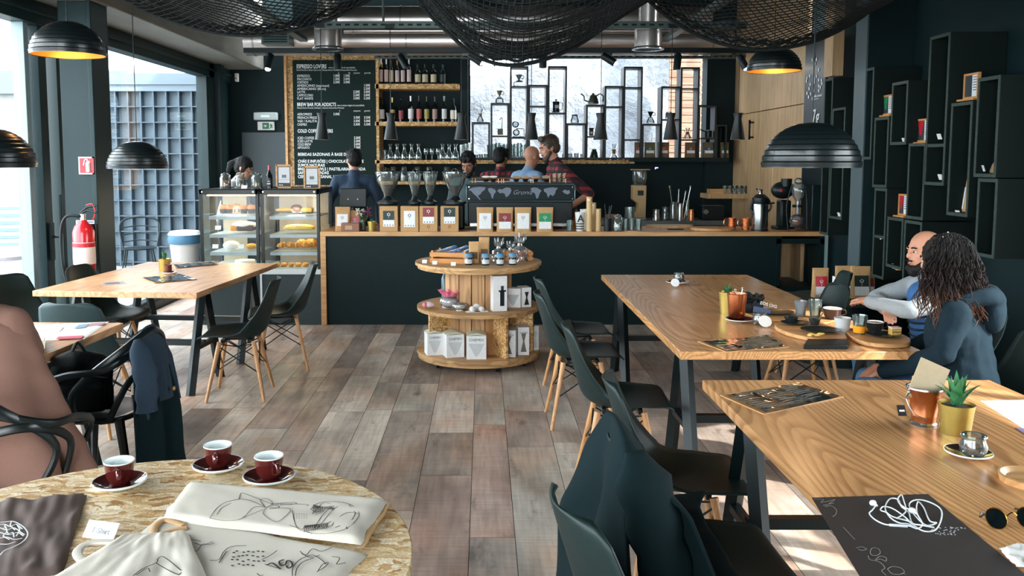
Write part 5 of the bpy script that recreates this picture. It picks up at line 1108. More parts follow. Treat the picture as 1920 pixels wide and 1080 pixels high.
# ================================================================ TABLES
ZT = .75
def trestle(t, x0, x1, y, w=.05, spread=.27, h=.71):
    for x in (x0, x1):
        for s in (-1, 1):
            m = MB(); m.tube([(x, y + s * .03, h), (x, y + s * spread, .0)], w * .7, 4, flat=(1, .75)); m.build('leg', METB, t, smooth=False)
    m = MB(); m.box((x0, y - .02, .3), (x1, y + .02, .34)); m.box((x0 - .03, y - .04, h - .03), (x1 + .03, y + .04, h))
    for x in (x0, x1): m.box((x - .02, y - spread * .58, .3), (x + .02, y + spread * .58, .33))
    m.build('crossbar', METB, t)
def table(label, corners, mat, ys, inset=.1, th=.04):
    cx0 = sum(c[0] for c in corners) / 4; cy0 = sum(c[1] for c in corners) / 4
    ang = math.atan2(corners[1][1] - corners[0][1], corners[1][0] - corners[0][0])
    w_ = (Vector(corners[1]) - Vector(corners[0])).length; l_ = (Vector(corners[3]) - Vector(corners[0])).length
    t = thing('trestle_table', label, 'table', (cx0, cy0, 0), ang)
    MB().box((-w_ / 2, -l_ / 2, ZT - th), (w_ / 2, l_ / 2, ZT)).build('tabletop', mat, t, bevel=.003)
    for y in ys: trestle(t, -w_ / 2 + inset, w_ / 2 - inset, y)
    return t
table('long pine trestle table on the right with cups, trays and copper beaker', [(.93, 3.96), (2.08, 3.96), (2.08, 6.67), (.93, 6.67)], TABLE, (-1.0, 1.0))
table('nearest pine trestle table on the right, with earphones and sunglasses', [(.9, 1.4), (2.08, 1.4), (2.08, 3.44), (.9, 3.44)], TABLE, (-.55, .62), .07)
table('wooden trestle table by the window with two menus and a gold pot', [(-3.1, 5.84), (-1.93, 5.74), (-1.83, 7.42), (-2.98, 7.52)], TABLE2, (-.45, .5), .12)
table('small wooden table at the left edge with an open newspaper', [(-3.2, 3.85), (-2.03, 3.8), (-2.0, 4.69), (-3.17, 4.72)], TABLE2, (0,), .1)
RC = Vector((-.823, 1.85, 0)); RR = .662
rt = thing('round_table', 'round strand-board table in the foreground with cups and printed tote bags', 'table', RC)
m = MB().lathe([(0, ZT - .03), (RR - .004, ZT - .03), (RR, ZT - .026), (RR, ZT - .003), (RR - .003, ZT), (0, ZT)], 96); m.build('tabletop', OSBL, rt)
MB().lathe([(0, .03), (.25, .03), (.25, ZT - .03)], 32).build('drum', COUNTERW, rt); MB().lathe([(0, 0), (.45, 0), (.45, .03), (0, .03)], 48).build('base', OSBL, rt)
# ================================================================ SHELL CHAIRS
SHELL = M('shell_plastic', '122423', .48, spec=.28); SHELLG = M('shell_lit_grey', '2c3f41', .45, spec=.3)  # second tone is the same plastic, greyed by light put into the colour
def shell_chair(label, x, y, rz, mat=SHELL):
    t = thing('shell_chair', label, 'chair', (x, y, 0), rz, 'moulded shell chairs with wooden legs')
    P = spline([(.245, 0, .418), (.215, 0, .442), (.11, 0, .432), (-.03, 0, .418), (-.13, 0, .425), (-.195, 0, .475), (-.225, 0, .56), (-.255, 0, .67), (-.285, 0, .77), (-.305, 0, .825)], 4)
    n = len(P) - 1
    W_ = [(0, .10), (.03, .165), (.1, .205), (.3, .232), (.5, .232), (.62, .222), (.8, .212), (.92, .19), (.97, .16), (1, .11)]
    def hw(v):
        for (a0, b0), (a1, b1) in zip(W_, W_[1:]):
            if v <= a1: q = (v - a0) / (a1 - a0); q = q * q * (3 - 2 * q) * .5 + q * .5; return b0 + (b1 - b0) * q
        return W_[-1][1]
    def fn(u, v):
        i = min(int(v * n), n - 1); q = v * n - i; p = P[i].lerp(P[i + 1], q); s = (u - .5) * 2
        h = hw(v); e = s * s; bend = max(0, min(1, (v - .35) / .3)); lift = .03 * (1 - bend) * min(1, v * 4)
        k = .085 * math.exp(-((v - .56) / .16) ** 2) + .045 * bend
        return (p.x + k * e, h * s, p.z + lift * e + .05 * math.exp(-((v - .45) / .14) ** 2) * e)
    o = MB().surf(fn, 16, 40).build('shell', mat, t, angle=80)
    sd = o.modifiers.new('s', 'SOLIDIFY'); sd.thickness = .007; sd.offset = 0
    for sx in (-1, 1):
        for sy in (-1, 1): MB().cyl((sx * .115 - .01, sy * .10, .40), (sx * .195 - .01, sy * .195, 0), .0165, .0105, 12).build('leg', LEGW, t)
    m = MB()
    L_ = lambda sx, sy, z: Vector((sx * (.115 + .08 * (1 - z / .4)) - .01, sy * (.10 + .095 * (1 - z / .4)), z))
    for sx, sy in ((-1, -1), (1, -1), (1, 1), (-1, 1)):
        for ex, ey in ((sx, -sy), (-sx, sy)): m.tube([L_(sx, sy, .19), L_(ex, ey, .37)], .0042, 6)
        m.tube([L_(sx, sy, .385), (0, 0, .345)], .0045, 6)
    m.box((-.1, -.085, .385), (-.08, .085, .41)); m.box((.08, -.085, .385), (.1, .085, .41)); m.box((-.1, -.01, .395), (.1, .01, .41))
    m.build('wire_brace', METB, t)
    return t
shell_chair('farthest dark shell chair in the aisle row by the right-hand table', .66, 5.98, .05)
shell_chair('dark shell chair second from the far end of the aisle row, beside the first', .62, 5.3, .02)
shell_chair('dark shell chair in the aisle at the near end of the long right table', .70, 4.25, -.05)
shell_chair('dark shell chair in the aisle beside the nearest table, seat fully visible', .76, 3.18, -.08)
shell_chair('dark shell chair with a black jacket over its back, at the nearest table', .68, 2.5, .03)
shell_chair('nearest dark shell chair, back cut off by the bottom edge of the picture', .47, 2.07, .28)
shell_chair('dark shell chair nearest the viewer on the aisle side of the window table', -1.72, 5.9, pi + .08)
shell_chair('dark shell chair behind the first on the aisle side of the window table', -1.62, 6.72, pi + .25)
shell_chair('dark shell chair on the window side of the table, near its left corner', -3.2, 6.0, -.35)
shell_chair('dark shell chair on the window side of the table in front of the extinguisher', -2.92, 6.62, -.1)
shell_chair('grey-lit shell chair between the small table and the window table, its back to us', -2.38, 5.15, pi / 2 - .1, SHELLG)
shell_chair('shell chair beyond the right-hand table, only its back showing above the tabletop', 2.42, 6.3, pi - .2)
shell_chair('shell chair on the far side of the right table, mostly its wooden legs showing', 2.1, 5.6, pi)
shell_chair('shell chair of the bearded man, mostly hidden under the long table', 2.62, 4.8, pi)
shell_chair('shell chair under the woman with long hair', 2.42, 4.0, pi)
# ================================================================ BENT-ARM CHAIRS
MAST = M('chair_black_gloss', '0f191b', .3)
def arm_chair(label, x, y, rz):
    t = thing('bent_arm_chair', label, 'chair', (x, y, 0), rz, 'black bent-arm chairs')      # faces +Y
    def sf(u, v):
        a_ = 2 * pi * u; r = v; return (.235 * math.copysign(abs(cos(a_)) ** .7, cos(a_)) * r, .02 + .225 * math.copysign(abs(sin(a_)) ** .7, sin(a_)) * r, .455 - .02 * (1 - r * r) + (-.012 if v > .99 else 0))
    o = MB().surf(sf, 36, 8, cu=True).build('seat', MAST, t, angle=80); sd = o.modifiers.new('s', 'SOLIDIFY'); sd.thickness = .012
    for sx in (-1, 1):
        MB().tube([(sx * .2, .19, .45), (sx * .225, .22, .22), (sx * .24, .24, 0)], [.024, .019, .014], 8).build('leg', MAST, t)
        MB().tube([(sx * .17, -.17, .45), (sx * .2, -.22, .22), (sx * .22, -.27, 0)], [.024, .019, .014], 8).build('leg', MAST, t)
    def band(pts): MB().tube(spline(pts, 9), .014, 8, flat=(1.25, .8)).build('back_band', MAST, t)
    band([(-.22, .18, .46), (-.285, .17, .6), (-.285, .02, .67), (-.24, -.16, .7), (0, -.25, .78), (.24, -.16, .7), (.285, .02, .67), (.285, .17, .6), (.22, .18, .46)])
    band([(-.24, .0, .45), (-.27, -.02, .6), (-.17, -.21, .78), (0, -.255, .84), (.14, -.23, .76), (.25, -.1, .6), (.2, -.12, .45)])
    band([(.24, .0, .45), (.27, -.02, .6), (.2, -.2, .7), (0, -.245, .67), (-.16, -.22, .62), (-.2, -.14, .45)])
    return t
arm_chair('black bent-arm chair of the person in the tan coat, at the left edge', -1.84, 3.15, .1)
arm_chair('black bent-arm chair with a denim jacket over it and a bag on its seat', -1.84, 4.08, 1.42)
# ================================================================ THINGS ON TABLES
def ont(name, label, cat, px, py, build, group=None, rz=0, z=ZT):
    p = on(px, py, z); t = thing(name, label, cat, p, rz, group); build(t); return t
CUPR = M('glaze_oxblood', '4e1a18', .12, coat=.8); CUPI = M('glaze_white', 'e6eeee', .15, coat=.5); 
def saucer(t, r=.062, top=CUPR, edge=CUPI):
    MB().lathe([(0, .002), (r * .55, 0), (r * .98, .014), (r, .017), (r * .97, .018)], 40).build('underside', edge, t)
    MB().lathe([(r * .95, .0185), (r * .985, .0188), (r, .017)], 40).build('rim', edge, t)
    MB().lathe([(0, .006), (r * .5, .006), (r * .8, .013), (r * .96, .0186)], 40).build('top', top, t)
def cupb(t, ang=0, r=.0345, h=.055, z=.006, col=CUPR):
    MB().lathe([(0, z), (r * .6, z), (r * .66, z + .004), (r * .86, z + h * .3), (r, z + h * .95)], 36).build('cup', col, t)
    MB().lathe([(r * .985, z + h * .95), (r * 1.01, z + h * .96), (r * 1.0, z + h), (r * .93, z + h), (r * .9, z + h * .9), (r * .78, z + h * .3), (r * .5, z + .008), (0, z + .008)], 36).build('inner_glaze', CUPI, t)
    Mx = Matrix.Rotation(ang, 4, 'Z'); MB().tube([Mx @ p for p in spline([(r * .9, 0, z + h * .8), (r * 1.45, 0, z + h * .78), (r * 1.5, 0, z + h * .45), (r * .85, 0, z + h * .3)], 6)], .004, 8, flat=(1.4, .7)).build('handle', col, t)
    MB().lathe([(0, z + .012), (r * .5, z + .012), (0, z + .0125)], 20).build('coffee_dregs', M('dregs', '3a2018', .3), t)
for px, py, an, ds in ((225, 913, -1.2, 'left, nearest the brown cloth'), (409.5, 881, -1.4, 'middle, farthest back'), (505, 903, -.9, 'right, above the folded tote bag')):
    q_ = ont('saucer', 'oxblood saucer with a pale rim on the round table, ' + ds, 'saucer', px, py, saucer, 'saucers on the round table'); q_.scale = (1.18,) * 3
    q_ = ont('coffee_cup', 'empty oxblood coffee cup on the round table, ' + ds, 'cup', px, py - 3, lambda t, an=an: cupb(t, an), 'cups on the round table', z=ZT + .0005); q_.scale = (1.18,) * 3
CANV = M('canvas_natural', 'd2cabc', .85, bump=.07, scale=400, var=.04); CANVB = M('canvas_brown', '5c4c46', .85, bump=.08, scale=400, var=.06); INK = M('ink_black', '22201e', .7); LINING = M('canvas_seam', 'c8a070', .85)
def cloth(t, quad, z0, th, mat, name='cloth', amp=.004, seed=1, nu=44, nv=26, fold=.02, curl=None):
    Q = [on(*q, z0) - t.location for q in quad]
    def pt(u, v):
        a_ = Q[0].lerp(Q[1], u); b_ = Q[3].lerp(Q[2], u); p = a_.lerp(b_, v); e = min(u, 1 - u, v, 1 - v) / .09; e = min(1, e); e = math.sqrt(max(0, 1 - (1 - e) ** 2))
        n_ = mnoise.noise((u * 5 + seed, v * 4, seed)) ; n2 = mnoise.noise((u * 14, v * 5 + seed, 3))
        hz_ = th * e + amp * e * (n_ * 1.6 + n2 * .7)
        p = p + Vector((.006 * mnoise.noise((v * 5, seed, 0)), .006 * mnoise.noise((u * 5, seed, 5)), 0)); p.z = z0 - t.location.z + max(hz_, 0) + (curl(u, v) if curl else 0)
        return p
    MB().surf(pt, nu, nv).build(name, mat, t, angle=80); 
    return pt
def ink(t, strokes, z, r=.0009, mat=INK, name='print'):
    m = MB()
    for s in strokes:
        if len(s) < 2: continue
        P = [on(x, y, z) - t.location for x, y in s]; m.tube(spline(P, 4) if len(s) > 2 else P, r, 5, flat=(1, .35))
    return m.build(name, mat, t, smooth=False)
def cz(s, ox, oy, k=3.49): return [[(ox + x / k, oy + y / k) for x, y in q] for q in s]
# lower tote (below the other two), with dots and the 7g lettering
p = on(500, 1050, ZT); t = thing('tote_bag', 'folded cream tote bag printed with dots and 7g lettering, under the other two', 'bag', p)
cloth(t, [(300, 968), (690, 1040), (600, 1130), (180, 1075)], ZT + .0005, .010, CANV, 'cloth', .0015, 3)
d = []
random.seed(2)
for k in range(26): x = 650 + (k % 7) * 33 + random.uniform(-8, 8); y = 750 + (k // 7) * 28 + random.uniform(-6, 6); d.append([(x - 7, y), (x, y - 2), (x + 7, y + 1)])
ink(t, cz(d, 250, 820), ZT + .0135, .0022, name='dots')
s = [[(280, 720), (300, 690), (330, 672), (380, 668), (440, 680)], [(370, 750), (420, 740), (450, 700), (500, 700), (530, 690)], [(400, 690), (450, 705), (500, 690), (520, 680)], [(500, 805), (560, 800), (590, 750), (640, 715), (740, 708)], [(560, 820), (585, 780), (610, 745)], [(1040, 905), (1045, 850), (1090, 800), (1170, 770), (1230, 800), (1260, 830)], [(1060, 905), (1070, 860), (1110, 815), (1180, 790)], [(1090, 745), (1130, 770), (1170, 730), (1230, 745), (1300, 720)], [(1100, 760), (1160, 785), (1220, 770)], [(1200, 880), (1250, 850), (1275, 820), (1240, 830), (1210, 870)], [(1300, 780), (1350, 790), (1330, 830), (1390, 820)], [(810, 890), (830, 905), (850, 900)], [(840, 800), (900, 770), (940, 740)], [(860, 830), (960, 860)]]
ink(t, cz(s, 250, 820), ZT + .0135, .0011)
m = MB(); Lp = on(250 + 875 / 3.49, 820 + 828 / 3.49, ZT + .0135) - t.location
for ch, (ax, ay), (bx, by) in (('7', (868, 838), (925, 868)), ('g', (945, 815), (1010, 850))):
    m.tube(spline([on(250 + x / 3.49, 820 + y / 3.49, ZT + .0135) - t.location for x, y in ({'7': [(872, 836), (905, 822), (925, 832), (962, 862)], 'g': [(985, 800), (955, 812), (965, 838), (995, 830), (1005, 808), (1030, 812), (1040, 840), (1015, 856), (1000, 838)]}[ch])], 6), .0022, 6, flat=(1, .35))
m.build('seven_g_lettering', INK, t, smooth=False)
# upper tote with the jar and bow drawing
p = on(510, 965, ZT); t = thing('tote_bag', 'folded cream tote bag with a jar and bow drawing, nearest the cups', 'bag', p)
cloth(t, [(352, 908), (731, 943), (676, 1022), (300, 975)], ZT + .0105, .016, CANV, 'cloth', .002, 8)
cloth(t, [(725, 950), (733, 945), (682, 1028), (675, 1022)], ZT + .002, .012, LINING, 'folded_edge', .001, 2, 6, 10)
s = [[(500, 528), (540, 470), (600, 425), (690, 405)], [(545, 505), (580, 460), (640, 430)], [(690, 405), (705, 365), (740, 372), (850, 415), (920, 440)], [(690, 400), (770, 415), (860, 455)], [(500, 528), (600, 545), (710, 530), (790, 455), (870, 460)], [(870, 460), (850, 500), (930, 552), (990, 520), (1030, 470), (960, 462), (890, 460)], [(860, 455), (830, 410), (870, 400), (910, 430), (870, 460)], [(900, 435), (960, 430), (1050, 425), (1060, 435), (960, 442)], [(900, 440), (1000, 435), (1140, 440), (1130, 450)], [(870, 455), (940, 445), (950, 460), (890, 468)], [(720, 525), (780, 500), (850, 470)], [(1040, 480), (1060, 570), (1100, 610), (1200, 630), (1320, 620), (1420, 580), (1478, 500), (1420, 440), (1320, 420), (1210, 430), (1160, 470)], [(1020, 575), (1100, 600), (1170, 630)], [(1170, 500), (1210, 460), (1240, 430), (1300, 435), (1340, 450)], [(1180, 600), (1230, 520), (1290, 460), (1350, 430)], [(1200, 600), (1250, 540), (1310, 470), (1360, 440)], [(1270, 560), (1310, 545), (1300, 575), (1265, 585), (1270, 560)], [(1350, 520), (1390, 495), (1440, 490), (1470, 500)], [(1350, 540), (1400, 550), (1440, 530)], [(1320, 590), (1380, 570), (1400, 600)], [(1410, 440), (1450, 490), (1430, 540), (1390, 590)], [(1160, 470), (1200, 490), (1250, 480), (1190, 510)]]
s += [[(1050 + 16 * (k % 6), 500 + 13 * (k // 6)), (1056 + 16 * (k % 6), 503 + 13 * (k // 6))] for k in range(18)]
s += [[(1170 + 11 * k, 470 - 2 * k), (1182 + 11 * k, 440 + 3 * k), (1176 + 12 * k, 500 - 4 * k)] for k in range(12)] + [[(1110 + 12 * k, 600 - 3 * k), (1125 + 12 * k, 575 - k), (1118 + 12 * k, 620 - 2 * k)] for k in range(13)]
ink(t, cz(s, 250, 820), ZT + .0275, .0008)
# front tote, cropped by the bottom edge
p = on(300, 1060, ZT); t = thing('tote_bag', 'cream tote bag at the bottom edge showing the top of a jar drawing', 'bag', p)
cloth(t, [(235, 1008), (350, 1000), (420, 1150), (20, 1130)], ZT + .011, .016, CANV, 'cloth', .005, 12)
MB().tube(spline([on(x, y, ZT + .018) - t.location for x, y in ((235, 1018), (170, 1018), (145, 1035), (160, 1054), (195, 1050), (240, 1030))], 7), .011, 8, flat=(1, .5)).build('strap', CANV, t)
ink(t, cz([[(0, 905), (60, 860), (150, 820), (160, 795), (190, 780), (240, 810), (310, 870)], [(150, 820), (170, 835), (250, 880), (300, 900)], [(310, 870), (350, 865), (378, 900)], [(300, 895), (330, 880), (345, 905)], [(20, 900), (90, 855), (110, 880)]], 250, 820), ZT + .0285, .0012)
t = thing('bag_strap', 'cream canvas strap loop sticking out between the tote bags', 'bag', on(310, 990, ZT))
MB().tube(spline([on(x, y, ZT + .012) - t.location for x, y in ((345, 985), (310, 975), (290, 988), (292, 1003), (318, 996), (350, 990))], 7), .010, 8, flat=(1, .4)).build('loop', LINING, t)
p = on(60, 1010, ZT); t = thing('folded_shirt', 'dark brown folded shirt with a white round print at the lower left corner', 'shirt', p)
cloth(t, [(-120, 960), (163, 928), (118, 1075), (-160, 1130)], ZT + .0005, .016, CANVB, 'cloth', .010, 21, 50, 34)
s = [[(0, 455), (60, 448), (110, 445), (160, 465), (210, 500), (238, 545), (225, 590), (180, 630), (100, 670), (40, 695), (0, 735)], [(0, 475), (40, 470), (90, 490), (140, 470), (190, 510)], [(0, 500), (60, 520), (120, 500), (180, 540), (210, 560)], [(0, 540), (80, 560), (150, 540), (200, 570)], [(0, 590), (60, 580), (120, 600), (190, 590)], [(0, 640), (70, 640), (130, 620)], [(100, 445), (90, 480), (130, 520)], [(150, 480), (170, 520), (140, 570)], [(40, 480), (60, 530), (30, 570), (80, 600)], [(20, 510), (50, 500), (70, 550), (110, 540), (120, 580)]]
ink(t, cz(s, 0, 880, 4.571), ZT + .026, .0016, M('print_white', 'd0d4d4', .7))
t = thing('price_tag', 'small white hand-written price tag leaning behind the tote bags', 'tag', on(190, 1008, ZT))
MB().cbox((0, 0, .018), (.085, .002, .042), rz=-.25, rx=-.7).build('card', PAPER, t); m = MB(); text_into(m, 'T-Shirt', Matrix.Translation((-.025, -.002, .014)) @ Matrix.Rotation(-.25, 4, 'Z') @ Matrix.Rotation(pi / 2 - .7, 4, 'X'), .018, ex=.0006); m.build('handwriting', M('pencil_grey', '9aa0a8', .7), t, smooth=False)
# --- nearest right table
def flat(t, quad, z0, th, mat, name, **k):
    P = [on(*q, z0) - t.location for q in quad]; MB().plate(P, (0, 0, th)).build(name, mat, t, **k)
BROWNP = M('placemat_brown', '37312f', .6, spec=.25)
t = thing('placemat', 'dark brown paper placemat with thin white circle drawings under the earphones', 'placemat', on(1700, 1000, ZT))
flat(t, [(1522, 934), (1740, 927), (1960, 1110), (1645, 1135)], ZT, .0015, BROWNP, 'sheet')
kz = lambda q: [(1500 + x / 4.571, 860 + y / 4.571) for x, y in q]
s = [[(120, 345), (200, 350), (180, 375), (240, 365), (300, 350), (250, 385), (290, 380), (200, 400)], [(215, 410), (270, 405), (312, 440), (305, 480), (280, 495)], [(480, 765), (530, 755), (570, 775), (530, 785), (500, 775)], [(600, 800), (620, 765), (670, 770), (688, 805), (660, 828), (615, 825), (600, 800)], [(645, 865), (690, 835), (738, 850), (735, 878), (690, 860), (650, 870)], [(585, 830), (600, 865), (680, 885), (728, 935), (700, 960), (740, 1000)], [(750, 945), (790, 925), (860, 935), (895, 970), (860, 990), (790, 985), (750, 945)], [(370, 585), (470, 693)], [(870, 980), (905, 990)]]
ink(t, [kz(q) for q in s], ZT + .0018, .0007, M('line_grey', '9c9a98', .6), 'drawings')
random.seed(9); s = []
for k in range(46): x = 1120 + random.random() * 290; y = 610 + (x - 1120) * .03 + random.uniform(-32, 38); s.append([(x, y), (x + 9, y + 3)])
ink(t, [kz(q) for q in s], ZT + .0018, .0018, M('dots_white', 'c8ccd0', .6), 'dot_print')
EPW = M('earphone_white', 'e4e8ea', .35)
t = thing('earphones', 'white wired earphones tangled on the dark placemat', 'earphones', on(1700, 975, ZT))
E_ = lambda q, h: [on(1500 + x / 4.571, 860 + y / 4.571, ZT + .004 + h[i % len(h)]) - t.location for i, (x, y) in enumerate(q)]
cable = [(650, 400), (620, 440), (595, 470), (640, 520), (720, 560), (800, 570), (930, 575), (980, 590), (940, 540), (800, 500), (740, 460), (690, 440), (720, 410), (800, 430), (900, 500), (960, 560), (1060, 620), (1160, 610), (1210, 520), (1210, 440), (1150, 390), (1050, 355), (970, 360), (935, 400), (980, 480), (1080, 570), (1170, 550), (1110, 530), (1060, 420), (1010, 370), (1000, 460), (1050, 560), (1000, 600), (930, 560), (850, 550), (770, 500), (730, 420), (770, 345), (840, 350), (870, 410), (930, 460), (960, 550), (1040, 570), (1150, 590)]
MB().tube(spline(E_(cable, [.0, .001, .003, .001]), 6), .0018, 6).build('cable', EPW, t)
MB().tube(spline(E_([(960, 440), (900, 420), (850, 380), (840, 340), (870, 310), (890, 360), (910, 440), (880, 480), (830, 510)], [.003, .005]), 6), .0018, 6).build('cable_loop', EPW, t)
for x, y, r_ in ((625, 380, 0), (960, 445, 1)):
    q = on(1500 + x / 4.571, 860 + y / 4.571, ZT + .008) - t.location; m = MB(); m.ell(q, (.009, .008, .008)); m.tube([q, q + Vector((.006, -.012, -.003))], [.005, .003], 8); m.build('earbud', EPW, t)
q = E_([(765, 568), (920, 578)], [0]); MB().tube(q, .0036, 8).build('remote', EPW, t)
t = thing('sunglasses', 'dark round-lensed sunglasses with gold rims on the nearest table', 'sunglasses', on(1890, 985, ZT), 0)
def lens(px, py, s_):
    q = on(px, py, ZT + .022) - t.location; Mx = Matrix.Translation(q) @ Matrix.Rotation(1.05, 4, 'X')
    MB().lathe([(0, .003), (.015, .002), (.026, 0)], 28, Mx).build('lens', M('lens_black', '0c1416', .05, coat=1), t)
    MB().tube([Mx @ Vector((.026 * cos(a_ / 14 * pi), .025 * sin(a_ / 14 * pi), 0)) for a_ in range(28)], .0014, 6, closed=True).build('rim', M('gold_wire', 'c8903c', .25, metal=1), t)
    return q
qa = lens(1868, 972, 0); qb = lens(1926, 971, 1)
m = MB(); m.tube(spline([qa + Vector((.026, 0, .006)), (qa + qb) / 2 + Vector((0, 0, .014)), qb + Vector((-.026, 0, .006))], 5), .0016, 6); m.build('bridge', M('gold_wire', 'c8903c', .25, metal=1), t)
m = MB(); m.tube(spline([qa + Vector((-.026, .004, .01)), qa + Vector((-.034, .01, .0)), qa + Vector((-.0, .06, -.008))], 5), .0022, 6); m.tube([qb + Vector((.026, .004, .01)), qb + Vector((.02, .08, -.01))], .0022, 6); m.build('temple', METB, t)
def menu_board(label, quad, lift=0):
    t = thing('menu_clipboard', label, 'menu', on(*quad[0], ZT)); flat(t, quad, ZT + .0005, .004, COUNTERW, 'wooden_board')
    C_ = Vector((sum(q[0] for q in quad) / 4, sum(q[1] for q in quad) / 4)); q2 = [tuple(C_ + (Vector(q) - C_) * .93) for q in quad]
    Q = [on(*q, ZT + .005) - t.location for q in q2]
    def fn(u, v): p = Q[0].lerp(Q[1], u).lerp(Q[3].lerp(Q[2], u), v); p.z += .002 + .006 * abs(mnoise.noise((u * 7, v * 5, len(label)))) + .004 * (max(0, abs(u - .5) * 2 - .85) / .15); return p
    MB().surf(fn, 30, 20).build('plastic_sheet', M('sheet_black_gloss', '1e2626', .12, coat=.6), t)
    m = MB(); random.seed(len(label))
    for k in range(9):
        v = .1 + k * .09
        for c in range(3):
            u0 = .08 + c * .3; u1 = u0 + random.uniform(.1, .24); A = Vector(fn(u0, v)); B = Vector(fn(u1, v)); A.z += .0015; B.z += .0015; m.tube([A, A.lerp(B, .5) + Vector((0, 0, .001)), B], .0012, 4, flat=(1, .3))
    m.build('chalk_text_lines', M('chalk', '9aa4a4', .6), t, smooth=False)
    return t
menu_board('glossy black menu on a wooden board, on the nearest right table', [(1350, 742), (1498, 718), (1582, 745), (1432, 778)])
menu_board('glossy black menu on a wooden board near the front of the long right table', [(1308, 641), (1440, 629), (1480, 651), (1362, 661)])
menu_board('black menu lying nearest on the window table', [(262, 521), (338, 514), (370, 524), (290, 531)])
menu_board('black menu behind the gold pot on the window table', [(322, 497), (400, 490), (409, 496), (330, 503)])
def bucket(t):
    MB().lathe([(0, .004), (.038, .004), (.040, .03), (.0415, .034), (.0405, .038), (.056, .125), (.058, .127)], 40).build('bucket', COPPER, t)
    MB().lathe([(.036, 0), (.041, .0), (.043, .006), (.039, .012)], 40).build('base_ring', STEEL, t); MB().lathe([(.056, .124), (.0595, .126), (.059, .131), (.055, .129), (.033, .01), (0, .01)], 40).build('inner_rim', STEEL, t)
    m = MB(); m.ell((-.058, -.01, .115), (.006, .006, .006)); m.tube(spline([(-.059, -.01, .112), (-.07, -.02, .09), (-.055, -.045, .05), (-.02, -.06, .035)], 7), .0018, 6); m.build('wire_handle', STEEL, t)
ont('copper_bucket', 'small copper bucket with a wire handle on the nearest right table', 'bucket', 1731, 795, bucket)
t = thing('kraft_card', 'brown kraft card standing tilted in the copper bucket', 'card', on(1731, 795, ZT)); MB().cbox((.01, 0, .145), (.11, .004, .14), ry=.42, rx=-.15).build('card', M('kraft_grey', 'b4a284', .7), t, bevel=.001); MB().cbox((-.03, .008, .115), (.03, .003, .1), ry=.1).build('second_card', KRAFT, t)
t = thing('tea_tag', 'small black printed tag lying left of the copper bucket', 'tag', on(1690, 780, ZT)); MB().cbox((0, 0, .02), (.028, .003, .038), rx=-.5).build('tag', METB, t); MB().cbox((0, -.003, .02), (.018, .001, .006), rx=-.5).build('print', WHITE, t)
ont('potted_succulent', 'green aloe-like succulent in a gold pot on the nearest right table', 'potted plant', 1791, 812, lambda t: succulent(t, .075, .115, 17, seed=4, pr=.056, ph=.1, wide=.9))
def sjar(t, z=.02):
    MB().lathe([(0, z), (.028, z), (.037, z + .012), (.039, z + .03), (.032, z + .046), (.0315, z + .052), (.035, z + .056), (.034, z + .062), (.031, z + .062)], 32).build('glass', SG, t)
    random.seed(4); m = MB(); [m.cbox((random.uniform(-.02, .02), random.uniform(-.02, .02), z + .006 + random.random() * .025), (.011, .009, .008), rz=random.random() * 3, rx=random.random()) for _ in range(30)]; m.build('brown_sugar', M('brown_sugar', '7a4a34', .7), t)
    MB().lathe([(.0352, z + .054), (.037, z + .058), (.035, z + .062)], 32).build('rim', SG, t)
t = ont('saucer', 'brown saucer with a pale rim on the nearest right table', 'saucer', 1815, 856, lambda t: saucer(t, .068, M('glaze_brown', '2c1c18', .15, coat=.6), CUPI)); ont('sugar_jar', 'small round glass jar of brown sugar on a saucer', 'jar', 1824, 862, lambda t: sjar(t, .016))
t = thing('wooden_coaster', 'shallow wooden tray cut off by the right edge', 'tray', on(1932, 905, ZT)); MB().lathe([(0, 0), (.075, 0), (.08, .02), (.074, .022), (.06, .01), (0, .009)], 36).build('tray', COUNTERW, t)
t = thing('napkin', 'crumpled white paper napkin at the lower right edge', 'napkin', on(1915, 1045, ZT)); cloth(t, [(1872, 1028), (1960, 1018), (1980, 1070), (1905, 1062)], ZT + .003, .008, PAPER, 'napkin', .006, 5, 20, 14)
t = thing('paper_sheet', 'bright white paper sheet in the sunlight at the right edge', 'paper', on(1890, 775, ZT)); flat(t, [(1838, 752), (1990, 748), (2120, 800), (1922, 806)], ZT, .001, PAPER, 'sheet')
t = thing('leaflet', 'small lilac leaflet corner at the right edge of the nearest table', 'paper', on(1918, 805, ZT)); flat(t, [(1903, 802), (1945, 806), (1960, 822), (1925, 816)], ZT + .0015, .001, M('lilac', '8c7ca0', .6), 'sheet')
# --- long right table
ont('saucer', 'white saucer near the far end of the long right table', 'saucer', 1270, 532, lambda t: saucer(t, .085, CUPR, CUPI)); ont('sugar_jar', 'little glass jar on the far saucer of the long table', 'jar', 1273, 531, lambda t: sjar(t, .016))
t = thing('white_tag', 'round white tag leaning on the far sugar jar', 'tag', on(1262, 537, ZT)); MB().lathe([(0, 0), (.03, 0), (.03, .005), (0, .006)], 24, Matrix.Translation((0, -.06, .035)) @ Matrix.Rotation(1.1, 4, 'X')).build('disc', WHITE, t); MB().lathe([(0, 0), (.018, 0), (.018, .002), (0, .002)], 24, Matrix.Translation((0, -.0625, .036)) @ Matrix.Rotation(1.1, 4, 'X')).build('print', DKGREEN, t)
ont('potted_succulent', 'dark succulent in a gold pot beside the copper beaker', 'potted plant', 1364, 588, lambda t: succulent(t, .05, .06, 15, seed=8, pr=.052, ph=.13, wide=1.2))
t = ont('saucer', 'oxblood saucer with white rim under the copper beaker', 'saucer', 1386, 603, lambda t: saucer(t, .08))
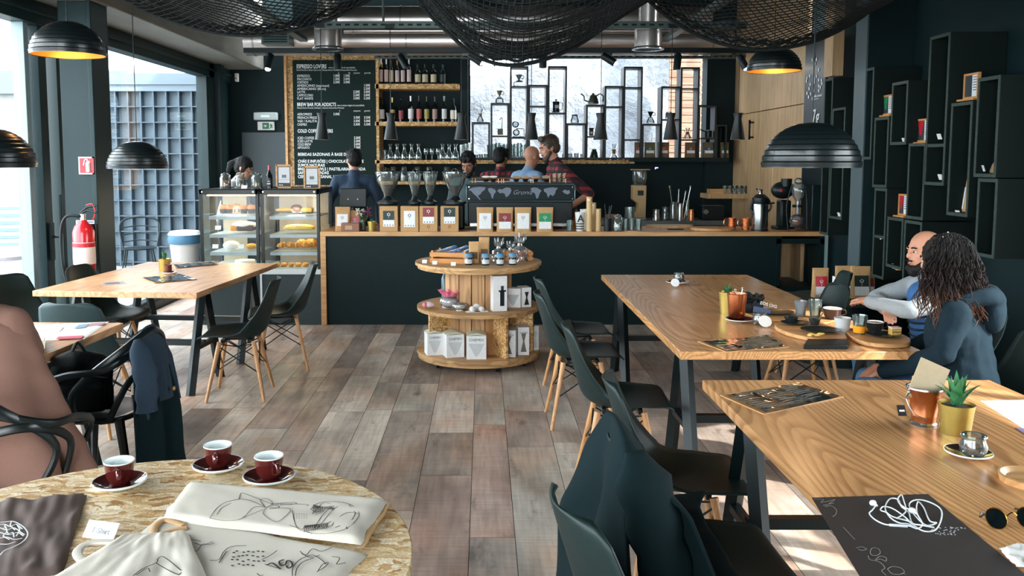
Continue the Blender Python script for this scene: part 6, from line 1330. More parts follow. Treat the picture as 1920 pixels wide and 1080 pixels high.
ont('copper_beaker', 'tall copper beaker with spoons on the long right table', 'cup', 1381, 600, lambda t: (MB().lathe([(0, .016), (.04, .016), (.043, .02), (.055, .15), (.053, .15), (.04, .02), (0, .018)], 36).build('beaker', COPPER, t), MB().lathe([(.054, .149), (.057, .151), (.054, .153)], 36).build('rim', STEEL, t)))
for i, (dx, dz) in enumerate(((.03, .18), (-.01, .17))): ont('teaspoon', 'steel teaspoon standing in the copper beaker, %s' % ('right', 'left')[i], 'spoon', 1381, 600, lambda t, dx=dx, dz=dz: MB().tube([(0, 0, .03), (dx, .0, dz)], .003, 6).ell((dx, 0, dz), (.006, .003, .009), 8, 6).build('spoon', STEEL, t), 'teaspoons in the copper beaker')
t = thing('camera_strap', 'bundled black camera strap with white lettering behind the copper beaker', 'strap', on(1405, 590, ZT)); m = MB(); random.seed(6)
pts = [(random.uniform(-.1, .12), random.uniform(-.05, .1), random.uniform(.02, .13)) for _ in range(26)]; m.tube(spline(pts, 6), .016, 6, flat=(1, .3)); m.ell((0, .03, .05), (.09, .07, .05)); m.build('strap', M('strap_black', '12191b', .7), t)
m = MB(); text_into(m, 'EOS DIG', Matrix.Translation((.035, -.075, .075)) @ Matrix.Rotation(pi / 2 - .3, 4, 'X') @ Matrix.Rotation(-.25, 4, 'Z'), .026, ex=.001); m.build('lettering', WHITE, t, smooth=False); MB().cbox((.05, -.07, .035), (.1, .01, .035), rx=-.3, ry=.2).build('colour_patch', M('patch_blue_orange', '4a5c80', .5), t)
ont('sugar_jar', 'glass jar with a white round tag on the long right table', 'jar', 1424, 608, lambda t: (sjar(t, 0), MB().lathe([(0, 0), (.035, 0), (.035, .004), (0, .005)], 24, Matrix.Translation((.005, -.075, .03)) @ Matrix.Rotation(.9, 4, 'X')).build('tag', WHITE, t)))
def tray(label, pts, z=.022):
    t = thing('serving_tray', label, 'tray', on(*pts[0], ZT)); P = [on(*q, ZT) - t.location for q in pts]; P = spline([Vector((q.x, q.y, 0)) for q in P], 6, closed=True); MB().prism([(q.x, q.y) for q in P], .001, z).build('board', COUNTERW, t, bevel=.005); return t
tray('long rounded wooden tray with black plates on the long table', [(1452, 617), (1475, 607), (1540, 612), (1584, 634), (1580, 645), (1540, 644), (1480, 632)])
tray('rounded wooden tray with juice, cup and cake on the long table', [(1586, 626), (1615, 618), (1670, 628), (1704, 640), (1700, 652), (1650, 653), (1605, 644)])
tray('far wooden tray edge with plates and glasses on the long table', [(1395, 588), (1440, 578), (1520, 582), (1565, 600), (1540, 610), (1480, 606), (1430, 600)], .012)
SLT = M('slate_plate', '242c2c', .25)
def plate(label, px, py, rx_, ry_, z=.023):
    t = thing('oval_plate', label, 'plate', on(px, py, ZT)); S_ = Matrix.Diagonal((rx_, ry_, 1, 1)); MB().lathe([(0, z), (.6, z), (.97, z + .012), (1, z + .014), (.95, z + .013), (.6, z + .004), (0, z + .004)], 40, S_).build('plate', SLT, t); return t
plate('black oval plate at the left end of the long wooden tray', 1490, 616, .075, .06); plate('black oval plate with crumbs on the long wooden tray', 1538, 630, .1, .08); plate('black plate under the cake on the near tray', 1656, 639, .085, .075)
plate('dark plate on the far tray behind the sugar jar', 1452, 592, .11, .09, .013)
t = thing('crumbs', 'pale pastry crumbs left on the oval black plate', 'food', on(1538, 630, ZT + .03)); m = MB(); [m.ell((x_, y_, .006), (.016, .007, .005), 8, 6, Matrix.Rotation(x_ * 20, 4, 'Z')) for x_, y_ in ((-.05, 0), (-.035, .02), (-.06, -.015), (.0, .01), (.02, .025), (-.02, -.01), (.01, .03))]; m.build('crumb_pieces', CAKEY, t)
def bowl(name, label, px, py, r, h, mat_, z=.027, extra=None):
    t = thing(name, label, 'cup', on(px, py, ZT)); MB().lathe([(0, z), (r * .7, z), (r, z + h), (r * .94, z + h), (r * .65, z + .006), (0, z + .006)], 32).build('body', mat_, t); extra and extra(t); return t
bowl('dip_bowl', 'tiny black dip bowl with a spoon on the long tray', 1527, 618, .03, .03, SLT, extra=lambda t: MB().tube([(0, 0, .035), (.05, .01, .09)], .003, 6).build('spoon', STEEL, t)); bowl('dip_bowl', 'tiny dark dip bowl at the left of the long tray', 1483, 612, .038, .026, SLT)
bowl('drinking_glass', 'frosted empty glass, left of the two far glasses on the long table', 1501, 596, .036, .085, glass_mat('frost_glass', (.8, .85, .88), 2, body=.35, body_col='a8b4bc'), .013)
bowl('drinking_glass', 'clear faceted glass beside the brown coffee cup', 1528, 599, .038, .1, SG, .013)
def latte(t, r, z): MB().lathe([(0, z), (r, z), (0, z + .001)], 28).build('coffee', M('latte', 'b08058', .4), t)
t = thing('coffee_cup', 'wide brown cup of latte on the far side of the tray', 'cup', on(1560, 602, ZT)); cupb(t, 0, .05, .062, .013, M('cup_brown', '3c2a26', .3)); latte(t, .045, .066)
bowl('milk_glass', 'glass with white milk-foam stains on the long table', 1579, 626, .042, .085, glass_mat('milk_glass', (.9, .92, .92), 2, body=.7, body_col='d8dcdc'), .001)
def juice(t): MB().lathe([(0, .03), (.029, .03), (.033, .065), (0, .066)], 28).build('juice', M('orange_juice', 'e89820', .3), t)
bowl('juice_glass', 'glass half full of orange juice on the near wooden tray', 1611, 634, .037, .095, SG, .023, juice)
t = thing('coffee_cup', 'black cup with cappuccino foam on the near wooden tray', 'cup', on(1639, 629, ZT)); cupb(t, 0, .045, .05, .023, SLT); latte(t, .04, .068)
ont('cake_slice', 'square slice of layered cake on the black plate', 'cake', 1677, 638, lambda t: (MB().cbox((0, 0, .045), (.05, .04, .034)).build('sponge', M('sponge_cake', 'c8a04c', .8, bump=.5, scale=120, var=.25), t, bevel=.003), MB().cbox((0, 0, .065), (.052, .042, .008)).build('icing', M('icing_pink', 'e0c4c0', .6), t, bevel=.003), MB().cbox((0, -.0205, .045), (.048, .001, .004)).build('cream_layer', CHOC, t)))
t = thing('wallet', 'black rectangular wallet at the front edge of the long right table', 'wallet', on(1550, 652, ZT)); flat(t, [(1506, 655), (1590, 655), (1593, 644), (1514, 643)], ZT, .022, M('wallet_black', '14191b', .4), 'wallet', bevel=.004)
# --- window table and small table
ont('saucer', 'saucer under the candle on the window table', 'saucer', 319, 514, lambda t: saucer(t, .06, CUPR, CUPI)); ont('potted_succulent', 'spiky succulent in a yellow-gold pot on the window table', 'potted plant', 309, 508, lambda t: succulent(t, .05, .08, 12, seed=2, pr=.05, ph=.1, wide=.6))
ont('candle_glass', 'small dark red candle glass before the gold pot', 'candle', 316, 514, lambda t: MB().lathe([(0, .016), (.026, .016), (.028, .075), (.024, .075), (.022, .06), (0, .06)], 24).build('glass', M('dark_red_glass', '5a2420', .15), t))
t = thing('flyer', 'small printed flyer lying on the window table', 'paper', on(213, 531, ZT)); flat(t, [(190, 530), (230, 527), (238, 532), (196, 535)], ZT, .001, M('flyer_grey', '9a9094', .5), 'sheet'); flat(t, [(196, 531), (222, 529), (227, 532), (200, 533)], ZT + .001, .0005, M('flyer_photo', '5a4a50', .5), 'photo')
t = thing('newspaper', 'open colour newspaper spread on the small table at left', 'newspaper', on(130, 620, ZT)); cloth(t, [(45, 610), (205, 603), (158, 636), (40, 640)], ZT + .001, .004, PAPER, 'pages', .002, 6, 24, 14)
for q, c, nm in (([(148, 609), (168, 607), (160, 614), (138, 616)], '7a9cb0', 'blue_photo'), ([(170, 606), (200, 604), (192, 609), (164, 612)], 'b08890', 'small_photo'), ([(110, 631), (158, 629), (152, 634), (104, 636)], 'd05060', 'red_box'), ([(75, 616), (120, 613), (112, 622), (68, 625)], 'c8ccc0', 'text_block')): flat(t, q, ZT + .0072, .0005, M('np_' + c, c, .7), nm)
t = thing('notebook', 'thick white-paged book under the newspaper edge beside the coat', 'book', on(66, 652, ZT)); flat(t, [(40, 662), (82, 653), (84, 640), (40, 640)], ZT, .03, PAPER, 'pages'); flat(t, [(38, 664), (84, 655), (86, 639), (38, 638)], ZT + .03, .002, M('book_cover', 'b8a890', .6), 'cover')
# ================================================================ SPOOL DISPLAY
SPX = on(897, 662, .1); sc_ = Vector((at(897, 600, 6.95).x, 6.95, 0))
DRW = wood_mat('spool_wood', 'c49a68', '7c5430', ring=10, sx=5, sy=.5, contrast=.5, rough=.6, axis='X'); DRWZ = wood_mat('spool_wood_upright', 'c09466', '74502e', ring=10, sx=5, sy=.5, contrast=.5, rough=.6, axis='Z')
zz = lambda py: at(897, py, 6.95).z
R1 = 118 * 7.0 / FOC; za, zb2, zc2 = zz(489), zz(571), zz(652)
sp_ = thing('cable_spool_display', 'three-tier wooden cable-spool display on castors in front of the counter', 'display stand', sc_)
def disc(z, r, name, gap=True):
    m = MB(); k = 9
    for i in range(k):
        ya = -r + 2 * r * i / k + .002; yb = -r + 2 * r * (i + 1) / k - .002; pts = []
        for s in range(7): y = ya + (yb - ya) * s / 6; pts.append((math.sqrt(max(r * r - y * y, 0)), y))
        for s in range(6, -1, -1): y = ya + (yb - ya) * s / 6; pts.append((-math.sqrt(max(r * r - y * y, 0)), y))
        m.prism(pts, z - .022, z)
    m.build(name, DRW, sp_, bevel=0)
disc(za, R1, 'top_board'); MB().lathe([(0, za - .05), (R1 - .02, za - .05), (R1 - .015, za - .024), (0, za - .024)], 64).build('top_underboard', DRW, sp_)
MB().lathe([(0, zb2 - .03), (R1 - .015, zb2 - .03), (R1 - .012, zb2), (0, zb2)], 64).build('middle_board', DRW, sp_)
disc(zc2, R1 - .01, 'bottom_board'); MB().lathe([(0, zc2 - .055), (R1 - .02, zc2 - .055), (R1 - .015, zc2 - .024), (0, zc2 - .024)], 64).build('bottom_underboard', DRW, sp_)
m = MB()
for k in range(16):
    a_ = 2 * pi * k / 16; m.cbox((.26 * cos(a_), .26 * sin(a_), (zc2 + za - .05) / 2), (.022, .098, za - zc2 - .05), rz=a_)
m.build('core_staves', DRWZ, sp_)
for nm, a_ in (('divider', -2.55), ('divider', -1.07), ('divider', -.35), ('divider', 1.0), ('divider', 2.3)):
    MB().cbox((.36 * cos(a_), .36 * sin(a_), (zc2 + zb2 - .03) / 2), (.22, .02, zb2 - zc2 - .03), rz=a_).build(nm, OSB, sp_)
for a_ in (-2.45, -1.2, -.5, .9, 2.2):
    m = MB(); c = Vector(((R1 - .1) * cos(a_), (R1 - .1) * sin(a_), .03)); m.cyl(c + Vector((-.012, 0, 0)), c + Vector((.012, 0, 0)), .03, n=16); wl = m.build('castor', METB, sp_)
    m = MB(); m.box(c + Vector((-.018, -.012, 0)), c + Vector((-.014, .012, .05))); m.box(c + Vector((.014, -.012, 0)), c + Vector((.018, .012, .05))); m.box(c + Vector((-.018, -.02, .045)), c + Vector((.018, .02, .055))); m.build('fork', STEEL, wl)
def ons(name, label, cat, px, dy, z, build, group=None, rz=0):
    p = at(px, 500, 6.95 + dy); p.z = z; t = thing(name, label, cat, p, rz, group); build(t); return t
US = 6.75 / FOC
CRW = M('crate_orange_wood', 'c88a4c', .6, scale=10, var=.1, stretch=(1, 6, 6))
def crateb(w, d, h):
    def f(t):
        m = MB()
        for sy in (-1, 1):
            for k in range(2): m.box((-w / 2, sy * d / 2 - .006, .004 + k * h * .52), (w / 2, sy * d / 2 + .006, .004 + k * h * .52 + h * .36))
        for sx in (-1, 1):
            for k in range(2): m.box((sx * w / 2 - .006, -d / 2, .004 + k * h * .52), (sx * w / 2 + .006, d / 2, .004 + k * h * .52 + h * .36))
        m.build('slats', CRW, t)
        [MB().box((sx * (w / 2 - .015) - .008, sy * (d / 2 - .006) - .008, 0), (sx * (w / 2 - .015) + .008, sy * (d / 2 - .006) + .008, h * 1.06)).build('corner_post', CRW, t) for sx in (-1, 1) for sy in (-1, 1)]
        MB().box((-w / 2, -d / 2, 0), (w / 2, d / 2, .006)).build('bottom', CRW, t)
    return f
ons('wooden_crate', 'small slatted orange-wood crate of blue sachets on top of the spool', 'crate', 848, -.08, za, crateb(.3, .22, .095), rz=-.25)
ons('wooden_crate', 'slatted orange-wood crate of wrapped sweets at the right on the spool', 'crate', 970, .1, za, crateb(.22, .2, .075), rz=.1)
BLUEC = M('sachet_blue', '6c94c8', .5, var=.2, scale=40)
for i in range(7):
    ons('sachet', 'blue and white sachet lying in the left crate, %s from the left' % ORD[i], 'sachet', 826 + i * 8.2, -.08 + .03 * (i % 3), za + .088 + .008 * (i % 3), lambda t, i=i: (MB().cbox((0, 0, .0), (.035, .16, .016), rz=-.8 + .05 * i, ry=.2 * (i % 3 - 1), rx=.15).build('pack', BLUEC if i > 1 else M('sachet_grey', '8a9498', .5), t, bevel=.005), MB().cbox((0, 0, .009), (.02, .06, .003), rz=-.8 + .05 * i, rx=.15).build('print', WHITE, t)), 'sachets in the left crate')
for i, px in enumerate((878.5, 910.5, 937.5, 961)):
    def f(t, i=i):
        MB().lathe([(0, 0), (.027, 0), (.029, .006), (.029, .06), (.024, .068)], 26).build('glass', M('jam_dark', '18181c', .12, coat=.5), t); MB().lathe([(.0295, .012), (.0295, .045)], 26).build('label_band', M('jam_label', 'c8d0d0', .6), t)
        MB().lathe([(.034, .06), (.031, .07), (.031, .084), (.027, .09), (0, .091)], 20).build('cloth_cap', M('cap_blue', '4c8cb4' if i < 3 else '44707c', .7, bump=.3, scale=80), t)
        MB().tube([(.032 * cos(a_ / 3), .032 * sin(a_ / 3), .07) for a_ in range(19)], .002, 5).tube([(0, -.033, .07), (-.01, -.036, .04), (.005, -.034, .02)], .0012, 4).build('string', M('string', 'a89878', .8), t)
    ons('jam_jar', 'jam jar with tied blue cloth cap on the spool top, %s from the left' % ORD[i], 'jar', px, -.3 + .02 * abs(i - 1.5), za, f, 'jam jars on the spool top')
for i, (px, dy, h, ds) in enumerate(((889, -.12, .17, 'left, lower'), (908, -.05, .2, 'right, taller and folded over'))):
    ons('kraft_bag', 'brown printed kraft bag on the spool top, ' + ds, 'bag', px, dy, za, lambda t, h=h: (gusset_bag(.085, h, .06, KRAFT, t), MB().cbox((0, -.028, h * .35), (.055, .002, h * .35)).build('print', M('kraft_print', '6a4c34', .7), t)), 'kraft bags on the spool top')
CELLO = glass_mat('cellophane', (.93, .95, .95), 3.0, rough=.08, body=.12, body_col='d8dcdc')
def sweets(r, h, fill):
    def f(t):
        def fn(u, v):
            a_ = 2 * pi * u; q = r * (1 - .75 * max(0, (v - .45) / .2)) if v < .65 else r * (.25 + 1.6 * (v - .65)); q = max(q, r * .22); q *= 1 + .22 * mnoise.noise((cos(a_) * 3, sin(a_) * 3, v * 5)) * (1 + v); return (q * cos(a_), q * sin(a_), h * v * (1 + .15 * sin(a_ * 5) * (v > .8)))
        MB().surf(fn, 30, 16, cu=True).build('wrapping', CELLO, t, angle=15)
        m = MB(); random.seed(int(r * 1e4)); [m.ell((random.uniform(-.6, .6) * r, random.uniform(-.6, .6) * r, .012 + random.random() * h * .33), (.016, .014, .013), 8, 6) for _ in range(24)]; m.build('sweets', M('sw_' + fill, fill, .5, var=.3, scale=30), t)
    return f
ons('wrapped_sweets', 'cellophane bag of orange and red sweets on the spool top, rightmost', 'bag', 975, -.02, za, sweets(.06, .21, 'b0644a')); ons('wrapped_sweets', 'cellophane bag of dark sweets on the spool top, beside the kraft bags', 'bag', 935, .0, za, sweets(.05, .17, '4a3c34')); ons('wrapped_sweets', 'clear bag of brown biscuits on the spool top behind the blue-capped jars', 'bag', 957, .08, za, sweets(.045, .14, '6a5444'))
for i, (px, dy) in enumerate(((796, -.2), (815, -.28), (850, -.36))): ons('price_card', 'small white price card at the left front of the spool top, %s' % ('leftmost', 'middle', 'right')[i], 'card', px, dy, za, lambda t: MB().cbox((0, 0, .018), (.038, .003, .03), rx=-.5).build('card', WHITE, t), 'price cards on the spool top')
# middle tier
PINKP = M('pink_paper', 'd87088', .6, var=.2, scale=30)
ons('gift_bag', 'white cellophane gift with a pink ruffled top on the middle tier', 'gift', 843, -.2, zb2, lambda t: (MB().ell((0, 0, .055), (.085, .06, .055)).build('white_wrap', CELLO, t), MB().cbox((0, 0, .045), (.12, .07, .08)).build('box', M('gift_white', 'd8d4d8', .5), t, bevel=.012), MB().surf(lambda a_, v: ((.05 + .035 * v) * cos(2 * pi * a_) * (1 + .16 * sin(a_ * 75) * v), (.03 + .02 * v) * sin(2 * pi * a_) * (1 + .2 * sin(a_ * 63) * v), .1 + .045 * v + .012 * sin(a_ * 50) * v), 90, 5, cu=True).surf(lambda a_, v: (.05 * (1 - v) * cos(2 * pi * a_), .03 * (1 - v) * sin(2 * pi * a_), .1 + .04 * v + .01 * sin(a_ * 44)), 60, 4, cu=True).build('ruffle', PINKP, t)))
ons('gift_bag', 'small pink and white wrapped gift at the left edge of the middle tier', 'gift', 803, -.18, zb2, lambda t: (MB().ell((0, 0, .03), (.05, .04, .025)).build('wrap', M('gift_pale', 'd8ccd0', .5), t), MB().ell((-.025, -.02, .03), (.02, .025, .024)).build('pink_end', PINKP, t)))
ons('wrapped_cups', 'open-worked clear bag of white paper cups on the middle tier', 'bag', 862, -.28, zb2, lambda t: (MB().ell((0, 0, .035), (.065, .05, .035)).build('bag', CELLO, t), MB().lathe([(0, 0), (.03, 0), (.05, .05), (.045, .05)], 24).build('ruffled_cup', PAPER, t)))
ons('soap_parcel', 'round white wrapped parcel with a small pink rose on the middle tier', 'gift', 880, -.12, zb2, lambda t: (MB().ell((0, 0, .04), (.05, .045, .04)).build('wrap', CELLO, t), MB().ell((0, 0, .035), (.036, .034, .03)).build('parcel', M('parcel_white', 'd8d8d8', .6), t), MB().ell((-.035, 0, .16), (.012, .012, .014)).build('rose', M('rose_red', 'a83048', .6), t), MB().tube([(-.035, 0, .15), (-.01, 0, .05)], .0015, 4).build('stem', METB, t)))
for i, (px, dy, r) in enumerate(((893, -.25, .034), (886, -.34, .026), (903, -.33, .024))): ons('paper_roll', 'small white wrapped roll on the middle tier, %s' % ('at the back', 'front left', 'front right')[i], 'parcel', px, dy, zb2, lambda t, r=r: (MB().cbox((0, 0, .002), (r * 4, r * 2.4, .003), rz=.2).build('sheet', PAPER, t), MB().ell((0, 0, r * .9), (r, r, r * .85)).build('roll', M('roll_white', 'dcdcdc', .6), t)), 'white rolls on the middle tier')
t = ons('small_bottle', 'small dark bottles behind the gifts at the left of the middle tier', 'bottle', 833, .15, zb2, lambda t: MB().lathe([(0, 0), (.025, 0), (.025, .2), (.01, .23), (.01, .25), (0, .25)], 18).build('bottle', M('bottle_teal', '3c6470', .2), t))
def cbox_(w, d, h, art, top=None, txt=None, art_kind=0):
    def f(t):
        MB().box((-w / 2, -d / 2, 0), (w / 2, d / 2, h)).build('carton', M('carton_white', 'e4e4e4', .5), t, bevel=.002)
        if top: MB().box((-w / 2, -d / 2, h), (w / 2, d / 2, h + .004)).build('lid', M('carton_lid', top, .5), t); MB().prism([(-w / 2, 0), (0, .02), (w / 2, 0), (0, .006)], -d / 2, d / 2, Matrix.Translation((0, 0, h + .004)) @ Matrix.Rotation(pi / 2, 4, 'X')).build('lid_tabs', M('carton_tab', 'd0d0bc', .5), t)
        m = MB(); y = -d / 2 - .001
        if art_kind == 0: m.plate([(-w * .4, y, h * .68), (w * .4, y, h * .68), (w * .12, y, h * .2), (0, y, h * .1), (-w * .12, y, h * .2)], (0, -.001, 0))
        elif art_kind == 1: m.plate([(-w * .22, y, h * .78), (w * .22, y, h * .78), (w * .06, y, h * .5), (w * .26, y, h * .12), (-w * .26, y, h * .12), (-w * .06, y, h * .5)], (0, -.001, 0)); 
        else: m.box((-w * .0, y - .001, h * .15), (w * .3, y, h * .6)); m.box((w * -.1, y - .001, h * .55), (w * .42, y, h * .6)); m.cyl((w * .15, y, h * .6), (w * .15, y, h * .72), w * .1)
        m.build('picture', art, t, smooth=False)
        if txt: m = MB(); text_into(m, txt, face_south((0, y - .001, h * .78)), w * .19, 'CENTER', .0004); m.build('lettering', M('txt_grey', '5c6064', .6), t, smooth=False)
    return f
ons('french_press_box', 'tall white carton with a french press picture on the middle tier', 'box', 934, -.26, zb2, cbox_(.115, .12, .28, METB, txt=None, art_kind=2), rz=.25)
ons('kettle_box', 'white carton printed with text on the middle tier, in front of the kettle carton', 'box', 962, -.1, zb2, cbox_(.13, .09, .155, M('print_grey', 'b4b8bc', .6), art_kind=0), rz=-.1)
ons('kettle_box', 'white carton with a black kettle picture at the right of the middle tier', 'box', 983, -.07, zb2, cbox_(.08, .12, .16, METB, art_kind=1), rz=.3)
# bottom tier
CONEC = M('filter_grey', 'c4c8c8', .6)
ons('filter_carton', 'white filter carton with a drawn cone, left one on the bottom tier', 'box', 812, -.22, zc2, cbox_(.125, .13, .175, CONEC, 'c4c8a8', 'CHEMEX'), 'filter cartons on the bottom tier', .25)
ons('filter_carton', 'white filter carton with a drawn cone, middle one on the bottom tier', 'box', 849, -.29, zc2, cbox_(.145, .14, .18, CONEC, 'c4c8a8', 'CHEMEX'), 'filter cartons on the bottom tier', .3)
ons('filter_carton', 'white filter carton with a drawn cone, facing front beside the divider', 'box', 893, -.35, zc2, cbox_(.155, .14, .185, CONEC, 'c4c8a8', 'CHEMEX'), 'filter cartons on the bottom tier', .02)
ons('brewer_carton', 'tall white brewer carton right of the divider on the bottom tier', 'box', 955, -.27, zc2, cbox_(.12, .14, .215, M('brewer_print', '6c6458', .5), None, 'CHEMEX', 1), 'brewer cartons on the bottom tier', -.15)
ons('brewer_carton', 'tall white brewer carton behind, at the right of the bottom tier', 'box', 980, -.2, zc2, cbox_(.09, .14, .225, M('brewer_print', '6c6458', .5), None, 'CHEMEX', 1), 'brewer cartons on the bottom tier', .1)
ons('brewer_carton', 'plain pale carton at the far right of the bottom tier', 'box', 997, -.05, zc2, cbox_(.07, .12, .2, CONEC, None, None, 1), 'brewer cartons on the bottom tier', .5)
# ================================================================ BLACK SHELF WALL ON THE RIGHT
XS = 3.12
EDGE = M('shelf_edge', '24352f', .6, bump=.3, scale=60, var=.45); INN = M('shelf_board_shaded', '0b1816', .7, spec=.2)  # shade painted into the boards, edge highlight into the speckled front trim
units = [(1547, 1563, 149, 440, ()), (1562, 1586, 204, 410, ()), (1617, 1640, 131, 299, ()), (1641, 1668, 221, 351, ()), (1674, 1704, 156, 272, ()), (1705, 1737, 269, 410, ()),
         (1745, 1783, 70, 347, (270,)), (1785, 1825, 194, 404, ()), (1835, 1877, 147, 332, ()), (1665, 1695, 406, 500, ()), (1641, 1664, 352, 520, (440,)), (1697, 1730, 412, 540, ()), (1835, 1872, 334, 480, ()), (1520, 1545, 341, 430, ())]
wh = ['beside the oak wall', 'just left of the dark square pillar', 'right of the square pillar', 'holding the green framed print', 'upper, above the long pendant', 'holding the red framed print', 'tallest, reaching up out of the picture', 'holding the dark framed print at upper right', 'rightmost upper one', 'low, with the small red framed print', 'lower, left column behind the bearded man', 'low, just above the bald head', 'rightmost lower one', 'lowest, behind the counter end']
SU = []
for i, (xl, xr, yt, yb, sh) in enumerate(units[:13]):
    A = atX(xl, yt, XS); B = atX(xr, yt, XS); z0 = atX(xl, yb, XS).z; z1 = A.z; w = A.y - B.y
    t = thing('shelf_box', 'black wall shelf box on the right wall, ' + wh[i], 'shelf', (XS, B.y, z0), 0, 'black wall shelf boxes'); h = z1 - z0; d = .375; g = .022
    m = MB(); m.box((0, 0, 0), (d, g, h)); m.box((0, w - g, 0), (d, w, h)); m.box((0, g, 0), (d, w - g, g)); m.box((0, g, h - g), (d, w - g, h)); m.build('frame', INN, t); m = MB(); m.box((-.004, 0, 0), (0, g, h)); m.box((-.004, w - g, 0), (0, w, h)); m.box((-.004, g, 0), (0, w - g, g)); m.box((-.004, g, h - g), (0, w - g, h)); m.build('front_edge', EDGE, t)
    MB().box((d - .02, g, g), (d - .005, w - g, h - g)).build('back', INN, t)
    for s in sh: zz_ = atX(xl, s, XS).z - z0; MB().box((.0, g, zz_ - g), (d - .02, w - g, zz_)).build('shelf', EDGE, t)
    SU.append((A, B, z0, z1))
def facew(p): return Matrix(((0, 0, -1, p[0]), (-1, 0, 0, p[1]), (0, 1, 0, p[2]), (0, 0, 0, 1)))
# framed prints on top of the boxes: frame leans on the wall side
def print_(label, xl, xr, yt, yb, col, X=3.2):
    A = atX(xl, yb, X); B = atX(xr, yb, X); h = atX(xl, yt, X).z - A.z; w = A.y - B.y
    t = thing('framed_print', label, 'picture frame', (X, B.y, A.z), 0, 'framed prints on the black shelf boxes'); g = .014
    m = MB(); m.box((0, 0, 0), (.02, g, h)); m.box((0, w - g, 0), (.02, w, h)); m.box((0, g, 0), (.02, w - g, g)); m.box((0, g, h - g), (.02, w - g, h)); m.build('frame', M('frame_oak', 'c08850', .5), t)
    MB().box((.006, w * .45, g), (.012, w - g, h - g)).build('dark_half', M('print_dark', '2c3638', .5), t); MB().box((.006, g, g), (.012, w * .45, h - g)).build('white_half', M('print_white2', 'd4dade', .5), t)
    if col: MB().plate([(.004, w * .9, h * .9), (.004, w * .5, h * .9), (.004, w * .62, h * .3), (.004, w * .75, h * .3)], (.002, 0, 0)).build('colour_shape', col, t)
    m = MB(); [m.box((.003, w * .1, h * (.85 - .1 * k)), (.005, w * .36, h * (.85 - .1 * k) - .006)) for k in range(6)]; m.build('text_lines', M('txt_grey', '5c6064', .6), t)
    MB().box((-.03, -.01, -.012), (.06, w + .02, 0)).build('wooden_shelf', M('frame_oak', 'c08850', .5), t)
print_('framed green and white print left of the tall pendant on the shelf wall', 1652, 1673, 180, 217, GREEN); print_('framed red and white print in the middle of the shelf wall', 1716, 1743, 224, 267, RED)
print_('large dark framed print at the upper right of the shelf wall', 1805, 1832, 140, 187, None); print_('small framed red print above the bald head', 1683, 1700, 363, 403, RED)
for i, (x, y) in enumerate(((1573, 403), (1648, 445), (1695, 265), (1708, 402), (1761, 258), (1763, 334), (1796, 402), (1841, 318), (1674, 500))):
    p = atX(x, y + 4, XS + .04); t = thing('price_card', 'white price card on the shelf wall, ' + ('left of the square pillar', 'lowest left, far from the lamps', 'in the box above the red print', 'beside the low red print', 'on the inner shelf of the tallest box', 'at the bottom of the tallest box', 'in the box under the dark print', 'at the bottom of the rightmost box', 'behind the bearded face')[i], 'card', p, 0, 'price cards on the shelf wall'); MB().cbox((0, 0, .022), (.004, .05, .04), ry=-.35).build('card', M('card_white', 'd8d8d4', .6), t)
for x, y, h, w, lab, ds in ((1655, 348, 53, .09, WHITE, 'leaning kraft coffee pouch in the box below the green print'), (1727, 407, 48, .06, RED, 'red-labelled coffee pouch beside the low red print'), (1809, 398, 68, .10, WHITE, 'tall kraft pouch with a black and white label below the dark print'), (1862, 324, 24, .06, WHITE, 'small pouch in the rightmost upper box'), (1686, 506, 40, .06, WHITE, 'slim red and white pouch behind the bearded face')):
    p = atX(x, y, XS + .12); q = atX(x, y - h, XS + .12); t = thing('coffee_pouch', ds, 'coffee bag', p, -pi / 2); gusset_bag(w, q.z - p.z, .06, KRAFT, t, lab, None, .1, .7)
# logo sign panel
A = atX(1507, 200, 3.26); B = atX(1546, 200, 3.26); zt_ = atX(1507, 84, 3.26).z; zb_ = atX(1507, 345, 3.26).z
t = thing('logo_sign', 'tall glossy black sign with white bean dots and 7g lettering before the oak wall', 'sign', (3.26, B.y, zb_)); w = A.y - B.y
MB().box((0, 0, 0), (.03, w, zt_ - zb_)).build('panel', M('sign_black_gloss', '121c1f', .3), t, bevel=.003)
m = MB()
for px, py in ((1527, 107), (1523, 112), (1531, 111), (1528, 119), (1535, 131), (1513, 147), (1518, 143), (1527, 154), (1535, 150), (1540, 150), (1512, 152), (1519, 158), (1531, 143), (1535, 161), (1541, 157), (1517, 166), (1526, 170), (1513, 175), (1516, 182), (1535, 170), (1520, 176), (1527, 148), (1538, 164), (1523, 185)):
    q = atX(px, py, 3.255) - t.location; m.ell(q, (.002, .013, .018), 10, 6)
m.build('bean_dots', WHITE, t)
m = MB(); q = atX(1522, 232, 3.255) - t.location; text_into(m, '7g', facew(q), .2, 'LEFT', .001); q = atX(1525, 183, 3.255) - t.location; text_into(m, 'coffee roasters', facew(q), .035, 'LEFT', .001); q = atX(1524, 187, 3.255) - t.location; m.box((q.x, q.y - .14, q.z), (q.x + .002, q.y, q.z + .004)); m.build('lettering', WHITE, t, smooth=False)
A = atX(1547, 60, 3.2); B = atX(1563, 60, 3.2)
tag(MB().box((3.2, B.y, atX(1547, 145, 3.2).z), (3.3, A.y, 3.9)).build('oak_board', OAK), 'narrow upright oak board above the shelf box beside the logo sign', 'board')
